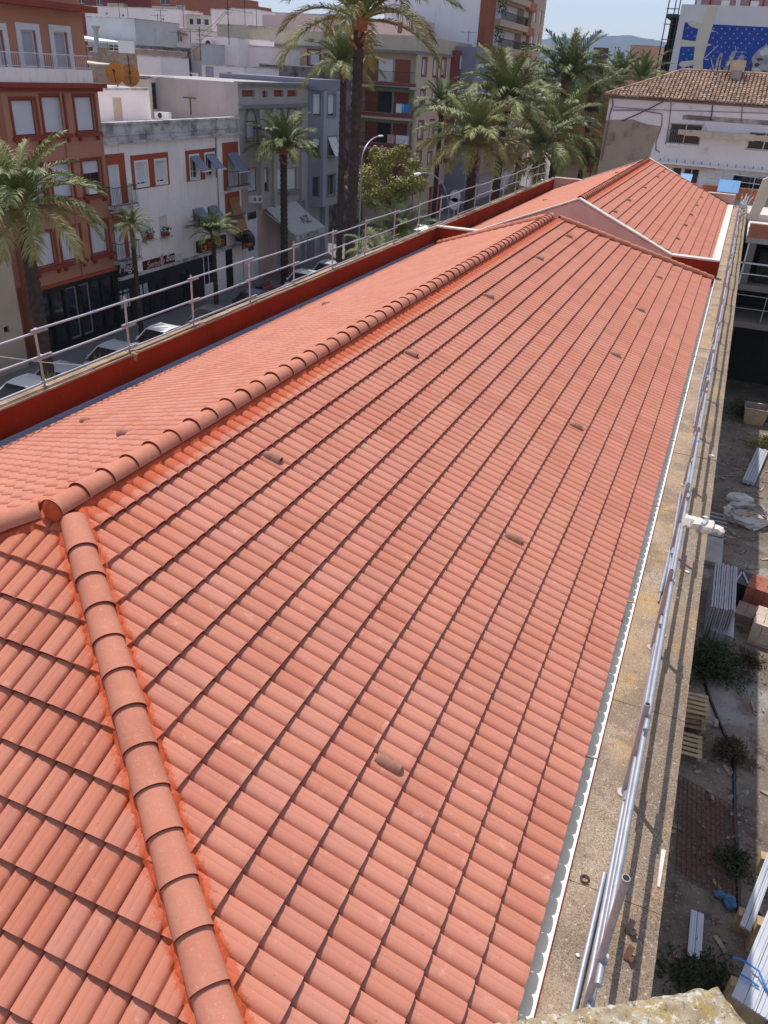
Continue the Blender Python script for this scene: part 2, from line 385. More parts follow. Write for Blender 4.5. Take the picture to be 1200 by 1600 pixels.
def ridge_run(P0, P1_, parent, step=.372, lift=.080):     # from the upper (narrow) end towards the wide end
    P0, P1_ = Vector(P0), Vector(P1_); d = (P1_-P0); L = d.length; d.normalize(); k = int(L/step)
    up = Vector((0, 0, 1)); up = (up - d*up.dot(d)).normalized()
    for i in range(k):
        put(RID, 'ridge_tile', P1_ - d*(i*step+.42) + up*(lift+rnd(-.004, .004)), d, up, parent)
ridge_run((0, L1+.15, 0), (0, -.22, 0), roof_a)
HN = .345
for sx in (1, -1):
    e = Vector((sx*W, -D, -H)); d = e.normalized()
    ridge_run(d*.12, e*1.0, roof_a, HN, .074)
    a0 = Vector((0, L1, 0)); e = Vector((sx*W, L1+D, -H)); ridge_run(a0+(e-a0).normalized()*.1, e, roof_a, HN, .074)
ridge_run((0, L2-.1, 0), (0, G1+.1, 0), roof_b)
# plug of mortar in the open end of the ridge and the mortar beds under the ridge tiles
mb = MB(); mb.ell((0, -.205, .082), .124, .045, .122, 14, 8, .08); mb.build('mortar_plug', M_MORT, roof_a, 50)
def mortar(P0, P1_, parent, n1, n2, wid, jag=.03):
    """a ragged bed on both sides of a ridge line; n1,n2 = downhill unit vectors of the two planes across the line"""
    P0, P1_ = Vector(P0), Vector(P1_); L = (P1_-P0).length; k = int(L/.022); mb = MB(); rows = []
    up = Vector((0, 0, 1)); ph = rnd(0, 6)
    for i in range(k+1):
        c = P0.lerp(P1_, i/k); row = []
        for n_, sg in ((n1, 1), (n2, -1)):
            w = wid + jag*(.6*math.sin(i*.357+ph)+.5*math.sin(i*.83+ph*2)) + rnd(-jag, jag)*.6
            n_ = Vector(n_); e = [c + n_*w + up*(.058+rnd(-.006, .006)), c + n_*(w*.86) + up*(.094+rnd(-.008, .008)), c + n_*.10 + up*.105]
            row += e if sg == 1 else e[::-1]
        rows.append(row)
    for r in rows: mb.v.extend([tuple(p) for p in r])
    for i in range(k):
        for j in range(5): mb.f.append((i*6+j, i*6+j+1, (i+1)*6+j+1, (i+1)*6+j))
    return mb.build('mortar_bed', M_MORT, parent, 60)
def hipdirs(d, sA, sB):    # downhill in each plane, perpendicular to the hip direction
    d = Vector(d).normalized(); o = []
    for s in (sA, sB):
        v = Vector(s) - d*Vector(s).dot(d); o.append(v.normalized())
    return o
mortar((0, -.05, 0), (0, L1, 0), roof_a, sR, sL, .178, .018)
mortar((0, G1+.1, 0), (0, L2, 0), roof_b, sR, sL, .165, .016)
for sx, s_ in ((1, sR), (-1, sL)):
    e = Vector((sx*W, -D, -H)); q = hipdirs(e, s_, sN); mortar((0, 0, 0), e, roof_a, q[0], q[1], .176, .018)
    e2 = Vector((sx*W, D, -H)); q = hipdirs(e2, s_, sF); mortar((0, L1, 0), Vector((0, L1, 0))+e2, roof_a, q[0], q[1], .16, .016)
# ventilation tiles
M_VENT = mat('vent_tile_clay', (.33, .155, .11), .75, .2, 9, 40, .3, dirt=((.17, .08, .06), 14, .55, .72))
def vent_mesh():
    mb = MB(); seg = 10; n = seg+1; rows = [(0, .052, .030), (.05, .066, .066), (.16, .070, .088), (.23, .072, .094)]
    for x, r, h in rows:
        for i in range(n):
            w = math.pi*i/seg; mb.v.append((x, -r*math.cos(w), h*math.sin(w)))
    for x, r, h in ((.23, .058, .078), (.10, .050, .060)):
        for i in range(n):
            w = math.pi*i/seg; mb.v.append((x, -r*math.cos(w), h*math.sin(w)))
    for j in range(5):
        for i in range(seg): mb.f.append((j*n+i, (j+1)*n+i, (j+1)*n+i+1, j*n+i+1))
    mb.f.append(tuple(range(n))[::-1]); mb.f.append(tuple(range(5*n, 6*n)))
    return mb.mesh('vent_tile', M_VENT, 40)
VENT = vent_mesh()
def vents(lst, s, n, sgn, parent):
    for t, y in lst:
        p = s*t + n*.060; yy = round(y/TW*2)*TW/2 + TW*.33
        put(VENT, 'vent_tile', (p[0], yy, p[2]), s + n*.02, n, parent, .02, .98)
vents([(10.42*EXP-.1, y) for y in (-.5, 3.69, 7.93, 12.5, 16.9, 21.5)] + [(2.35*EXP-.1, y) for y in (2.2, 6.8, 11.45, 16.2, 20.1)], sR, nR, 1, roof_a)
vents([(3.9*EXP, 2.5)] + [(10.7*EXP, y) for y in (4.3, 13.0)], sL, nL, -1, roof_a)
vents([(2.9*EXP, y) for y in (27.5, 31.3, 36.8, 42.6, 45.8)] + [(9.85*EXP, y) for y in (29.3, 33.0, 36.6, 40.5, 44.1)], sR, nR, 1, roof_b)
vents([(8.5*EXP, y) for y in (34.7,)] + [(2.0*EXP, 41.4)], sL, nL, -1, roof_b)

# walls, gables, parapet, gutters, ledge
WX = 5.90
mb = MB(); mb.box(-5.70, WX-.03, -4.4, 48.4, ZG, -2.34); mb.build('wall', M_WHITEW, bld)
def gable(y0, y1, name, m):
    pts = [(-3.72, -2.3), (3.58, -2.3), (3.58, -1.47), (0, .07), (-3.72, -1.47)]
    mb = MB(); mb.prism(pts, lambda a, b, d: (a, d, b), y0, y1); g = mb.build(name, m, bld); return g
gw = gable(G1-.24, G1, 'gable_wall', M_PINK); gf = gable(L2, L2+.24, 'gable_wall', M_PINK)
def coping(y0, y1, parent):
    th = .055; P = [(-5.34, -1.44), (-3.70, -1.44), (0, .10), (3.56, -1.44), (5.19, -1.44)]
    for (xa, za), (xb, zb) in zip(P[:-1], P[1:]):
        k = max(1, round(math.hypot(xb-xa, zb-za)/.9))
        for i in range(k):
            t0, t1 = i/k, (i+1)/k-.004; mb = MB()
            A = (xa+(xb-xa)*t0, za+(zb-za)*t0); B = (xa+(xb-xa)*t1, za+(zb-za)*t1); j = rnd(-.004, .004)
            mb.hexa([(A[0], y0, A[1]+j), (B[0], y0, B[1]+j), (B[0], y1, B[1]+j), (A[0], y1, A[1]+j), (A[0], y0, A[1]+th+j), (B[0], y0, B[1]+th+j), (B[0], y1, B[1]+th+j), (A[0], y1, A[1]+th+j)])
            mb.build('coping_slab', M_COPE, parent)
coping(G1-.29, G1+.06, gw); coping(L2-.06, L2+.29, gf)
for y0, y1, m in ((G1-.24, G1, M_REDW), (L2, L2+.24, M_PINK)):
    for x0, x1 in ((3.58, 5.2), (-5.35, -3.72)):
        mb = MB(); mb.box(x0, x1, y0, y1, -2.3, -1.445); mb.build('side_wall', m, bld)
mb = MB()                                   # red sealing band on the tiles under the far gable
for s_ in (sR, sL):
    k = 40
    for i in range(k):
        q = [s_*(EW*i/k), s_*(EW*(i+1)/k)]; w = .20+rnd(-.02, .02)
        mb.add([(q[0][0], L2+.01, q[0][2]+.12), (q[1][0], L2+.01, q[1][2]+.12), (q[1][0], L2-w, q[1][2]+.066), (q[0][0], L2-w, q[0][2]+.066)], [(0, 1, 2, 3)] if s_ is sR else [(3, 2, 1, 0)])
mb.build('sealing_band', M_REDW, roof_b)
# valley floor between the roofs
mb = MB(); mb.box(-5.35, 5.2, L1+D-.5, G1-.24, -2.335, -2.25); mb.build('valley_floor', M_GUTG, bld)
# street-side parapet
par = MB(); par.box(-5.53, -5.35, -4.6, 48.4, -2.335, -1.50); par = par.build('parapet', M_REDW, bld)
y = -4.6
while y < 48.3:
    l = min(rnd(1.1, 1.6), 48.4-y); mb = MB(); j = rnd(-.012, .012); o_ = rnd(0, .02)
    mb.box(-5.545-o_, -5.335+rnd(-.012, .01), y, y+l-.008, -1.50, -1.465+j*.5); mb.box(-5.54-o_, -5.40+rnd(-.03, .03), y, y+l-.004, -1.465+j*.5, -1.445+j*.5)
    mb.build('coping_slab', M_LEDGE, par); y += l
mb = MB()                                   # torn mortar lump at one railing foot
mb.ell((-5.37, 7.62, -1.47), .09, .13, .05, 14, 8, .25); mb.ell((-5.34, 7.60, -1.54), .025, .06, .08, 8, 5, .35); mb.build('mortar_lump', M_LEDGE, par)
mb = MB()                                   # grey gutter on the street side
mb.box(-5.35, -4.93, -4.4, 25.9, -2.335, -2.22); mb.box(-5.349, -5.30, -4.4, 25.9, -2.22, -2.01)
mb.build('gutter', M_GUTG, bld)
mb = MB(); mb.box(-5.35, -4.90, G1+.01, L2-.01, -2.335, -2.15); mb.build('gutter', M_COPE, bld)
# white gutter behind the ledge
for y0, y1 in ((-4.4, G1-.26), (G1+.02, L2-.02)):
    mb = MB(); mb.box(4.86, 5.165, y0, y1, -2.335, -2.20); mb.box(5.165, 5.188, y0, y1, -2.335, -1.985)
    g = mb.build('gutter', M_GUTW, bld)
    yy = y0+2.55 if y0 < 0 else y0+1
    while yy < y1:
        mb = MB(); mb.box(5.03, 5.186, yy, yy+.022, -1.996, -1.981); mb.build('gutter_bracket', M_LEDGE, g); yy += 2.93
    if y0 < 0:
        mb = MB(); mb.tube([(5.06, 3.75, -2.20), (5.06, 3.75, -2.05)], .03, 10); mb.build('overflow_pipe', M_BLACK, g)
mb = MB(); mb.box(4.85, 5.186, G1+.03, L2-.03, -2.19, -1.915); mb.build('eaves_strip', mat('pale_strip', (.72, .62, .56), .85, .08, 1, 20, .15), bld)
mb = MB(); mb.box(5.1885, 5.1965, -4.4, L2, -2.3, -1.996); mb.build('sealing_strip', M_REDW, bld)
y = -5.2; k = 0
while y < 48.3:
    l = min(2.42, 48.4-y); mb = MB(); j = rnd(-.006, .006)
    bm = bmesh.new()                        # slab with worn edges
    nx, ny = 6, 14; vs = [[bm.verts.new((5.2005+.75*i/nx + (rnd(-.003, .002) if i == nx else 0), y+.003+(l-.006)*q/ny, -2.0+j+rnd(-.002, .002)-(.008 if i == nx else 0))) for q in range(ny+1)] for i in range(nx+1)]
    for i in range(nx):
        for q in range(ny): bm.faces.new((vs[i][q], vs[i+1][q], vs[i+1][q+1], vs[i][q+1]))
    ext = bmesh.ops.extrude_face_region(bm, geom=bm.faces[:]); 
    bmesh.ops.translate(bm, vec=(0, 0, -.22), verts=[e for e in ext['geom'] if isinstance(e, bmesh.types.BMVert)])
    bmesh.ops.recalc_face_normals(bm, faces=bm.faces[:])
    me = bpy.data.meshes.new('ledge_slab'); bm.to_mesh(me); bm.free(); me.materials.append(M_LEDGE)
    o = bpy.data.objects.new('ledge_slab', me); COL.objects.link(o); attach(o, bld); y += l
# lifting ring and loose bits on the ledge
def ring(c, r, t, name, m, parent, n=14, tilt=.3):
    mb = MB(); pts = [(c[0]+r*math.cos(2*math.pi*i/n), c[1]+r*math.sin(2*math.pi*i/n), c[2]+math.sin(i)*.003) for i in range(n)]
    mb.tube(pts, t, 6); return mb.build(name, m, parent, 50)
p = onZ(914, 1373, -1.985); ring(p, .035, .009, 'lifting_ring', M_RUST, bld)

# ------------------------------------------------------------------ scaffold-tube guard railings
def railing(x, xr, zb, ys, label, hs, hp, rails_l, group):
    rl = T('guard_railing', label, 'guard railing', (x, ys[0], zb), group)
    for y_ in ys:
        mb = MB(); lx, ly = rnd(-.015, .015), rnd(-.02, .02)
        mb.tube([(x, y_, zb-.005), (x+lx, y_+ly, zb+(hp if y_ < 0 else min(hp, 1.08))+rnd(-.04, .05))], .026 if x > 0 else .022, 12); mb.tube([(x, y_, zb), (x, y_, zb+.012)], .06, 10)
        po = mb.build('post', M_GALVP, rl, 40); mb = MB(); zt = max(v.co[2] for v in po.data.vertices); tp_ = [v.co for v in po.data.vertices if v.co[2] > zt-.012]; cx_, cy_ = sum(p[0] for p in tp_)/len(tp_), sum(p[1] for p in tp_)/len(tp_); w0 = wpos(po)
        mb.tube([(cx_+w0.x, cy_+w0.y, zt+w0.z-.004), (cx_+w0.x, cy_+w0.y, zt+w0.z+.002)], .021, 10); mb.build('bore_shade_disc', M_BLACK, po)  # black disc paints the shade inside the open tube end
        for h in hs:
            mb = MB(); mb.rbox((x+(.03 if xr > x else -.03)*.6, y_+ly*h, zb+h+.01), .062, .05, .045); mb.build('clamp', M_GALVP, po)
    for i in range(len(ys)-1):
        for q, h in enumerate(hs):
            mb = MB(); a, b = ys[i]-.14-rnd(0, .1), ys[i+1]+.14+rnd(0, .1); dz = .022 if (i+q) % 2 else -.022
            za, zb_ = zb+h+dz+rnd(-.02, .02), zb+h+dz+rnd(-.02, .02)
            mb.tube([(xr+rnd(-.006, .006), a, za), (xr+rnd(-.008, .008), (a+b)/2, (za+zb_)/2-rnd(0, .01)), (xr+rnd(-.006, .006), b, zb_)], .0245 if x > 0 else .0205, 12); r_ = mb.build('rail', M_GALV, rl, 40)
            if rnd(0, 1) < .22:
                t = rnd(.2, .8); mb = MB(); yy = a+(b-a)*t; zz = za+(zb_-za)*t
                mb.tube([(xr, yy, zz), (xr, yy+.06, zz)], .0262 if x > 0 else .022, 12); mb.build('tape_band', M_BLUE, r_, 40)
    return rl
G_R = 'scaffold tube guard railings along the roof edges'
railing(-5.47, -5.42, -1.445, [2.9, 5.25, 7.6, 9.85, 12.3, 14.6, 17.0, 19.4, 21.9, 24.3, 26.7, 29.1, 31.5, 33.9, 36.3, 38.7, 41.1, 43.5, 45.6],
        'three rail scaffold tube guard railing along the red parapet above the street', (.09, .55, 1.02), 1.12, 3, G_R)
railing(5.490, 5.512, -2.0, [-1.62+2.4*i for i in range(20)], 'three rail scaffold tube guard railing on the lichen covered stone ledge', (.07, .48, .95), 1.70, 3, G_R)

# ------------------------------------------------------------------ ground, street, hills, haze
def sheet(name, x0, x1, y0, y1, z, m, kind='structure', label=None):
    mb = MB(); mb.add([(x0, y0, z), (x1, y0, z), (x1, y1, z), (x0, y1, z)], [(0, 1, 2, 3)]); return tag(mb.build(name, m), label, kind=kind)
M_GROUND = mat('dry_ground', (.25, .215, .175), .95, .15, .02, 2, 0)
M_ASPH = mat('asphalt', (.055, .056, .062), .9, .15, .6, 40, .2, dirt=((.09, .088, .09), .8, .5, .75))
M_PAVE = mat('paving', (.19, .18, .175), .9, .12, .7, 20, .2, dirt=((.12, .115, .11), 1.5, .5, .72))
M_PAVEL = mat('pale_paving', (.42, .37, .31), .9, .10, .7, 20, .2)
M_KERB = mat('kerb_stone', (.34, .33, .31), .9, .10, 2, 20, .2)
M_YARD = None
def yard_mat():
    t = NT('yard_earth'); c = t.mix(t.ramp(t.noise(.7, 5), .35, .65), (.165, .127, .10), (.25, .20, .16))
    c = t.mix(t.ramp(t.noise(2.4, 6, .7), .5, .68, 0, .8), c, (.085, .062, .045))
    c = t.mix(t.ramp(t.noise(.45, 5, .6), .56, .66, 0, .8), c, (.36, .33, .31))
    c = t.mix(t.ramp(t.noise(16, 4, .75), .60, .66, 0, .75), c, (.55, .51, .47))
    t.bump(t.noise(12, 6, .75), .9, .06); return t.done(c, .98, .05)
M_YARD = yard_mat()
gnd = sheet('ground', -9000, 9000, -4000, 14000, ZG-.06, M_GROUND)
sheet('road', -24.1, -9.6, -60, 260, ZG-.052, M_ASPH)
sheet('cross_street', -80, -24.15, 69.2, 80.2, ZG-.048, M_ASPH)
sheet('yard_ground', 5.9, 60, -30, 52, ZG+.002, M_YARD)
def slab(name, x0, x1, y0, y1, z0, z1, m):
    mb = MB(); mb.box(x0, x1, y0, y1, z0, z1); return tag(mb.build(name, m), kind='structure')
slab('pavement', -30, -24.25, -60, 69.0, ZG-.055, ZG+.08, M_PAVE)
slab('pavement', -30, -24.25, 80.4, 260, ZG-.055, ZG+.08, M_PAVE)
slab('pavement', -9.4, -5.71, -60, 260, ZG-.055, ZG+.08, M_PAVEL)
slab('kerb', -24.25, -24.1, -60, 69.0, ZG-.057, ZG+.085, M_KERB); slab('kerb', -24.25, -24.1, 80.4, 260, ZG-.057, ZG+.085, M_KERB)
slab('kerb', -9.6, -9.4, -60, 260, ZG-.057, ZG+.085, M_KERB)
sheet('plaza', -22.8, -6, 82, 130, ZG+.09, M_PAVEL)
M_LAWN = mat('lawn', (.10, .16, .035), .95, .2, .8, 20, .3)
for x0, x1, y0, y1 in ((-20, -13, 92, 104), (-12, -7, 96, 112)): sheet('lawn', x0, x1, y0, y1, ZG+.10, M_LAWN)
mb = MB()                                   # zebra bars painted on the road at the cross street
for k in range(9): mb.box(-22.4+k*1.1, -21.8+k*1.1, 63.5, 66.8, ZG-.049, ZG-.046)
tag(mb.build('road_markings', mat('road_paint', (.62, .62, .60), .8, .1, 3, 30, 0)), kind='structure')
# gravel and stones of the yard
mb = MB(); rs = random.Random(3)
for i in range(5000):
    x, y = rs.uniform(6.0, 10.8), 2+36*rs.random()**1.4; r = rs.uniform(.012, .04)*(2.6 if rs.random() < .08 else 1)
    c = [(x+r*rs.uniform(.6, 1.2)*a, y+r*rs.uniform(.6, 1.2)*b, ZG+h*r) for a, b, h in ((1, 0, .0), (0, 1, 0), (-1, 0, 0), (0, -1, 0), (.1, .1, .9))]
    mb.add(c, [(0, 1, 4), (1, 2, 4), (2, 3, 4), (3, 0, 4)])
tag(mb.build('gravel', mat('pale_stones', (.27, .24, .21), .95, .25, 4, 20, .1)), kind='stuff')
# hills
def hills(name, dist, prof, m, depth=900):
    mb = MB(); n = len(prof)
    for u, v in prof:
        d = ray(u, v); d = d/d[1]; p = CAM+d*(dist-CAM[1]); mb.v += [(p[0], p[1], ZG-5), (p[0], p[1], p[2]), (p[0], p[1]+depth, p[2]*.85), (p[0], p[1]+depth*2, ZG-5)]
    for i in range(n-1):
        for j in range(3): mb.f.append((i*4+j, i*4+j+1, i*4+j+5, i*4+j+4))
    return tag(mb.build(name, m, None, 60), kind='structure')
pr = [(-900, 20), (-400, 10), (-100, 12), (200, 22), (420, 30), (560, 36), (700, 44), (780, 58), (840, 62), (880, 58), (905, 60), (930, 57), (960, 56), (985, 55), (1010, 60), (1030, 63), (1060, 70), (1110, 78), (1180, 92), (1260, 100), (1500, 90), (1800, 100)]
pr2 = []
for (u0, v0), (u1, v1) in zip(pr[:-1], pr[1:]):
    for k in range(4): t = k/4; pr2.append((u0+(u1-u0)*t, v0+(v1-v0)*t+rnd(-.8, .8)))
hills('hills', 5200, pr2, mat('hill_scrub', (.06, .075, .07), 1, .3, .004, .02, 0))

# ------------------------------------------------------------------ facades
def FX(X): return lambda a, z, d: (X+d, a, z)             # facade facing the street (+X), a = Y
def FY(Y): return lambda a, z, d: (a, Y-d, z)             # facade facing the viewer (-Y), a = X
def rectX(X, u0, v0, u1, v1):
    um, vm = (u0+u1)/2, (v0+v1)/2; return (onX(u0, vm, X)[1], onX(u1, vm, X)[1], onX(um, v1, X)[2], onX(um, v0, X)[2])
def rectY(Y, u0, v0, u1, v1):
    um, vm = (u0+u1)/2, (v0+v1)/2; return (onY(u0, vm, Y)[0], onY(u1, vm, Y)[0], onY(um, v1, Y)[2], onY(um, v0, Y)[2])
def wallface(mb, F, a0, a1, z0, z1, holes, th=.28, back=True):
    hs = [h for h in holes if h[1] > a0 and h[0] < a1 and h[3] > z0 and h[2] < z1]
    As = sorted({a0, a1, *[min(max(x, a0), a1) for h in hs for x in h[:2]]}); Zs = sorted({z0, z1, *[min(max(x, z0), z1) for h in hs for x in h[2:4]]})
    for i in range(len(As)-1):
        for j in range(len(Zs)-1):
            ca, cz = (As[i]+As[i+1])/2, (Zs[j]+Zs[j+1])/2
            if any(h[0] < ca < h[1] and h[2] < cz < h[3] for h in hs): continue
            mb.add([F(As[i], Zs[j], 0), F(As[i+1], Zs[j], 0), F(As[i+1], Zs[j+1], 0), F(As[i], Zs[j+1], 0)], [(0, 1, 2, 3)])
    for b0, b1, y0, y1 in [h[:4] for h in hs]:
        mb.add([F(b0, y0, 0), F(b1, y0, 0), F(b1, y1, 0), F(b0, y1, 0), F(b0, y0, -th), F(b1, y0, -th), F(b1, y1, -th), F(b0, y1, -th)],
               [(0, 1, 5, 4), (1, 2, 6, 5), (2, 3, 7, 6), (3, 0, 4, 7)] + ([(4, 5, 6, 7)] if back else []))
def window(par, F, h, kind='shut', fm=None, sm=None, sur=None, sill=None, rec=.2, name='window', gl=None):
    """one window as a part: frame mesh > shutter, pane, surround, sill"""
    a0, a1, z0, z1 = h; fm = fm or M_WHITEP; w = min(.07, (a1-a0)*.12); mb = MB()
    for q in ((a0, a0+w, z0, z1), (a1-w, a1, z0, z1), (a0+w, a1-w, z0, z0+w), (a0+w, a1-w, z1-w, z1)): mb.fb(F, *q, -rec+.002, -rec+.06)
    zs = z1 if kind == 'glass' else (z0 if kind in ('shut', 'door') else z0+(z1-z0)*(.38 if kind == 'half' else .62 if kind == 'top' else .12))
    if kind in ('glass', 'half', 'top', 'low') and a1-a0 > .9: mb.fb(F, (a0+a1)/2-w*.45, (a0+a1)/2+w*.45, z0+w, min(zs, z1-w), -rec+.004, -rec+.055)
    f = mb.build(name, fm, par)
    if zs > z0+.1:
        mb = MB(); mb.fb(F, a0+w, a1-w, z0+w, min(zs, z1-w), -rec+.0, -rec+.02); mb.build('pane', gl or M_GLASS, f)
    if zs < z1-.1:
        mb = MB(); k = max(3, int((z1-zs)/.085)); n0 = len(mb.v); dz = (z1-w-max(zs, z0+w))/k
        for i in range(k):
            zb = max(zs, z0+w)+dz*i
            mb.add([F(a0+w, zb, -rec+.052), F(a1-w, zb, -rec+.052), F(a1-w, zb+dz, -rec+.030), F(a0+w, zb+dz, -rec+.030), F(a0+w, zb, -rec+.03), F(a1-w, zb, -rec+.03)], [(0, 1, 2, 3), (4, 5, 1, 0)])
        mb.build('shutter', sm or M_SHUT, f)
    if sur:
        m_, wd = sur; mb = MB()
        for q in ((a0-wd, a0, z0-wd, z1+wd), (a1, a1+wd, z0-wd, z1+wd), (a0, a1, z0-wd, z0), (a0, a1, z1, z1+wd)): mb.fb(F, *q, .003, .05)
        mb.build('surround', m_, f)
    if sill:
        m_, out = sill; mb = MB(); mb.fb(F, a0-.22, a1+.22, z0-.20, z0-.02, .002, out)
        for b in (a0-.02, a1-.10): mb.fb(F, b, b+.14, z0-.42, z0-.202, .002, out*.8)
        mb.build('sill', m_, f)
    return f
def awning(par, F, h, drop, out, m, name='awning'):
    a0, a1, z0, z1 = h; mb = MB(); n = 6
    for i in range(n):
        t0, t1 = i/n, (i+1)/n; s = lambda t: (z1-drop*t, .03+out*t-.05*math.sin(math.pi*t))
        (za, da), (zb, db) = s(t0), s(t1)
        mb.add([F(a0, za, da), F(a1, za, da), F(a1, zb, db), F(a0, zb, db), F(a0, za-.015, da-.012), F(a1, za-.015, da-.012), F(a1, zb-.015, db-.012), F(a0, zb-.015, db-.012)], [(0, 1, 2, 3), (7, 6, 5, 4), (0, 3, 7, 4), (1, 5, 6, 2)])
    aw = mb.build(name, m, par)
    mb = MB(); mb.tube([F(a0-.03, z1-drop, out+.01), F(a1+.03, z1-drop, out+.01)], .03, 6)
    for a in (a0, a1): mb.tube([F(a, z1-drop, out), F(a, z1-drop-.02, 0)], .014, 5)
    mb.build('awning_frame', M_WHITEP, aw); return aw
def balcony(par, F, a0, a1, z, out, rail=1.0, slabm=None, railm=None, th=.16, bars=.11, panel=None):
    mb = MB(); mb.fb(F, a0, a1, z-th, z, .0, out); b = mb.build('balcony', slabm or M_DIRTYC, par)
    mb = MB(); rm = railm or M_DARKIR
    def run(p, q):
        p, q = Vector(p), Vector(q); k = max(2, int((q-p).length/bars))
        mb.tube([p+Vector((0, 0, rail)), q+Vector((0, 0, rail))], .022, 5); mb.tube([p+Vector((0, 0, .06)), q+Vector((0, 0, .06))], .014, 5)
        for i in range(k+1):
            c = p.lerp(q, i/k); mb.tube([c+Vector((0, 0, .0)), c+Vector((0, 0, rail))], .011, 4, False)
    run(F(a0+.04, z, out-.05), F(a1-.04, z, out-.05)); run(F(a0+.04, z, .02), F(a0+.04, z, out-.05)); run(F(a1-.04, z, .02), F(a1-.04, z, out-.05))
    mb.build('railing', rm, b); return b
def body(par, x0, x1, y0, y1, z1, m, z0=ZG, pw=.2, ph=.7, name='wall', mt=None):
    """solid block with a flat roof sunk behind a low parapet"""
    mb = MB(); h = min(ph, .8)
    mb.box(x0, x1, y0, y1, z0, z1-h)
    w = mb.build(name, m, par)
    if pw:
        mb = MB(); e = .0
        mb.box(x0+e, x0+pw, y0+e, y1-e, z1-h, z1); mb.box(x1-pw, x1-e, y0+e, y1-e, z1-h, z1)
        mb.box(x0+pw, x1-pw, y0+e, y0+pw, z1-h, z1); mb.box(x0+pw, x1-pw, y1-pw, y1-e, z1-h, z1)
        mb.build('parapet', mt or m, par)
    return w
def text(par, s, P, xdir, ydir, size, m, name='lettering', ext=.01, align='LEFT', shear=0.0):
    c = bpy.data.curves.new(name, 'FONT'); c.body = s; c.size = size; c.extrude = ext; c.align_x = align; c.shear = shear; c.materials.append(m)
    x, y = Vector(xdir).normalized(), Vector(ydir).normalized(); z = x.cross(y)
    oc = bpy.data.objects.new(name, c); COL.objects.link(oc); me = bpy.data.meshes.new_from_object(oc, depsgraph=bpy.context.evaluated_depsgraph_get()); bpy.data.objects.remove(oc)
    o = bpy.data.objects.new(name, me); COL.objects.link(o); o.parent = par
    o.matrix_basis = Matrix(((x.x, y.x, z.x, 0), (x.y, y.y, z.y, 0), (x.z, y.z, z.z, 0), (0, 0, 0, 1))); o.location = Vector(P)-wpos(par); return o
def emit_mat(name, col): return mat(name, col, .5, .05, 3, 10, 0)

XF = -27.0
M_ORA = mat('orange_render', (.44, .205, .130), .9, .07, .5, 18, .15)
M_ORT = mat('brick_red_trim', (.25, .052, .030), .7, .08, 1, 15, .1)
M_AWN = mat('slate_blue_awning', (.20, .22, .30), .8, .08, 1, 12, .05)
M_TERR = mat('terracotta_band', (.34, .075, .035), .85, .10, .8, 15, .1)
# --- orange apartment block with the dark shopfront
ob = T('apartment_building', 'orange apartment building with dark red window sills and white roller shutters', 'building', (XF-6, 29, ZG))
F = FX(XF); yl, yr = onX(50, 452, XF)[1], onX(182, 417, XF)[1]
zb = onX(120, 433, XF)[2]; zc = onX(150, 134, XF)[2]; zcb = onX(150, 143, XF)[2]
cols = [rectX(XF, 20, 155, 57, 213), rectX(XF, 67, 150, 101, 209), rectX(XF, 118, 150, 148, 206)]
lo = rectX(XF, 53, 363, 84, 418); mid = rectX(XF, 128, 250, 156, 304)
holes = []
for c in cols:
    holes.append((c[0], c[1], c[2], c[3]))
    for r in (mid, lo): holes.append((c[0], c[1], r[2], r[3]))
mb = MB(); wallface(mb, F, yl, yr, zb, zcb, holes); mb.box(XF-12, XF-.285, yl+.001, yr-.001, ZG, zcb)
mb.add([F(yl, zb, 0), F(yl, zb, -.3), F(yl, zcb, -.3), F(yl, zcb, 0)], [(0, 1, 2, 3)]); mb.add([F(yr, zb, 0), F(yr, zb, -.3), F(yr, zcb, -.3), F(yr, zcb, 0)], [(3, 2, 1, 0)]); mb.add([F(yl, zb, 0), F(yr, zb, 0), F(yr, zb, -.3), F(yl, zb, -.3)], [(0, 1, 2, 3)])
mb.build('wall', M_ORA, ob)
for i, h in enumerate(holes):
    window(ob, F, h, 'top' if i == 7 else 'shut', fm=M_ORT, sm=M_SHUT, sur=(M_ORT, .12), sill=(M_ORT, .22))
    if i == 7:
        mb = MB(); mb.fb(F, h[0]+.15, h[0]+.75, h[2]+.05, h[2]+.55, -.12, .18); mb.build('air_conditioner', M_WHITEP, ob)
mb = MB(); mb.fb(F, yl-.1, yr+.25, zcb+.002, zcb+.18, -.3, .15); mb.fb(F, yl-.15, yr+.35, zcb+.182, zc+.12, -.3, .38); mb.build('cornice', M_ORT, ob)
mb = MB(); mb.fb(F, yl, yr, zb-.16, zb-.002, -.3, .10); mb.build('band', M_TERR, ob)
yp = onX(112, 300, XF)[1]; mb = MB(); mb.tube([F(yp, zb, .06), F(yp, zcb, .06)], .06, 8); mb.build('drainpipe', M_ORA, ob)
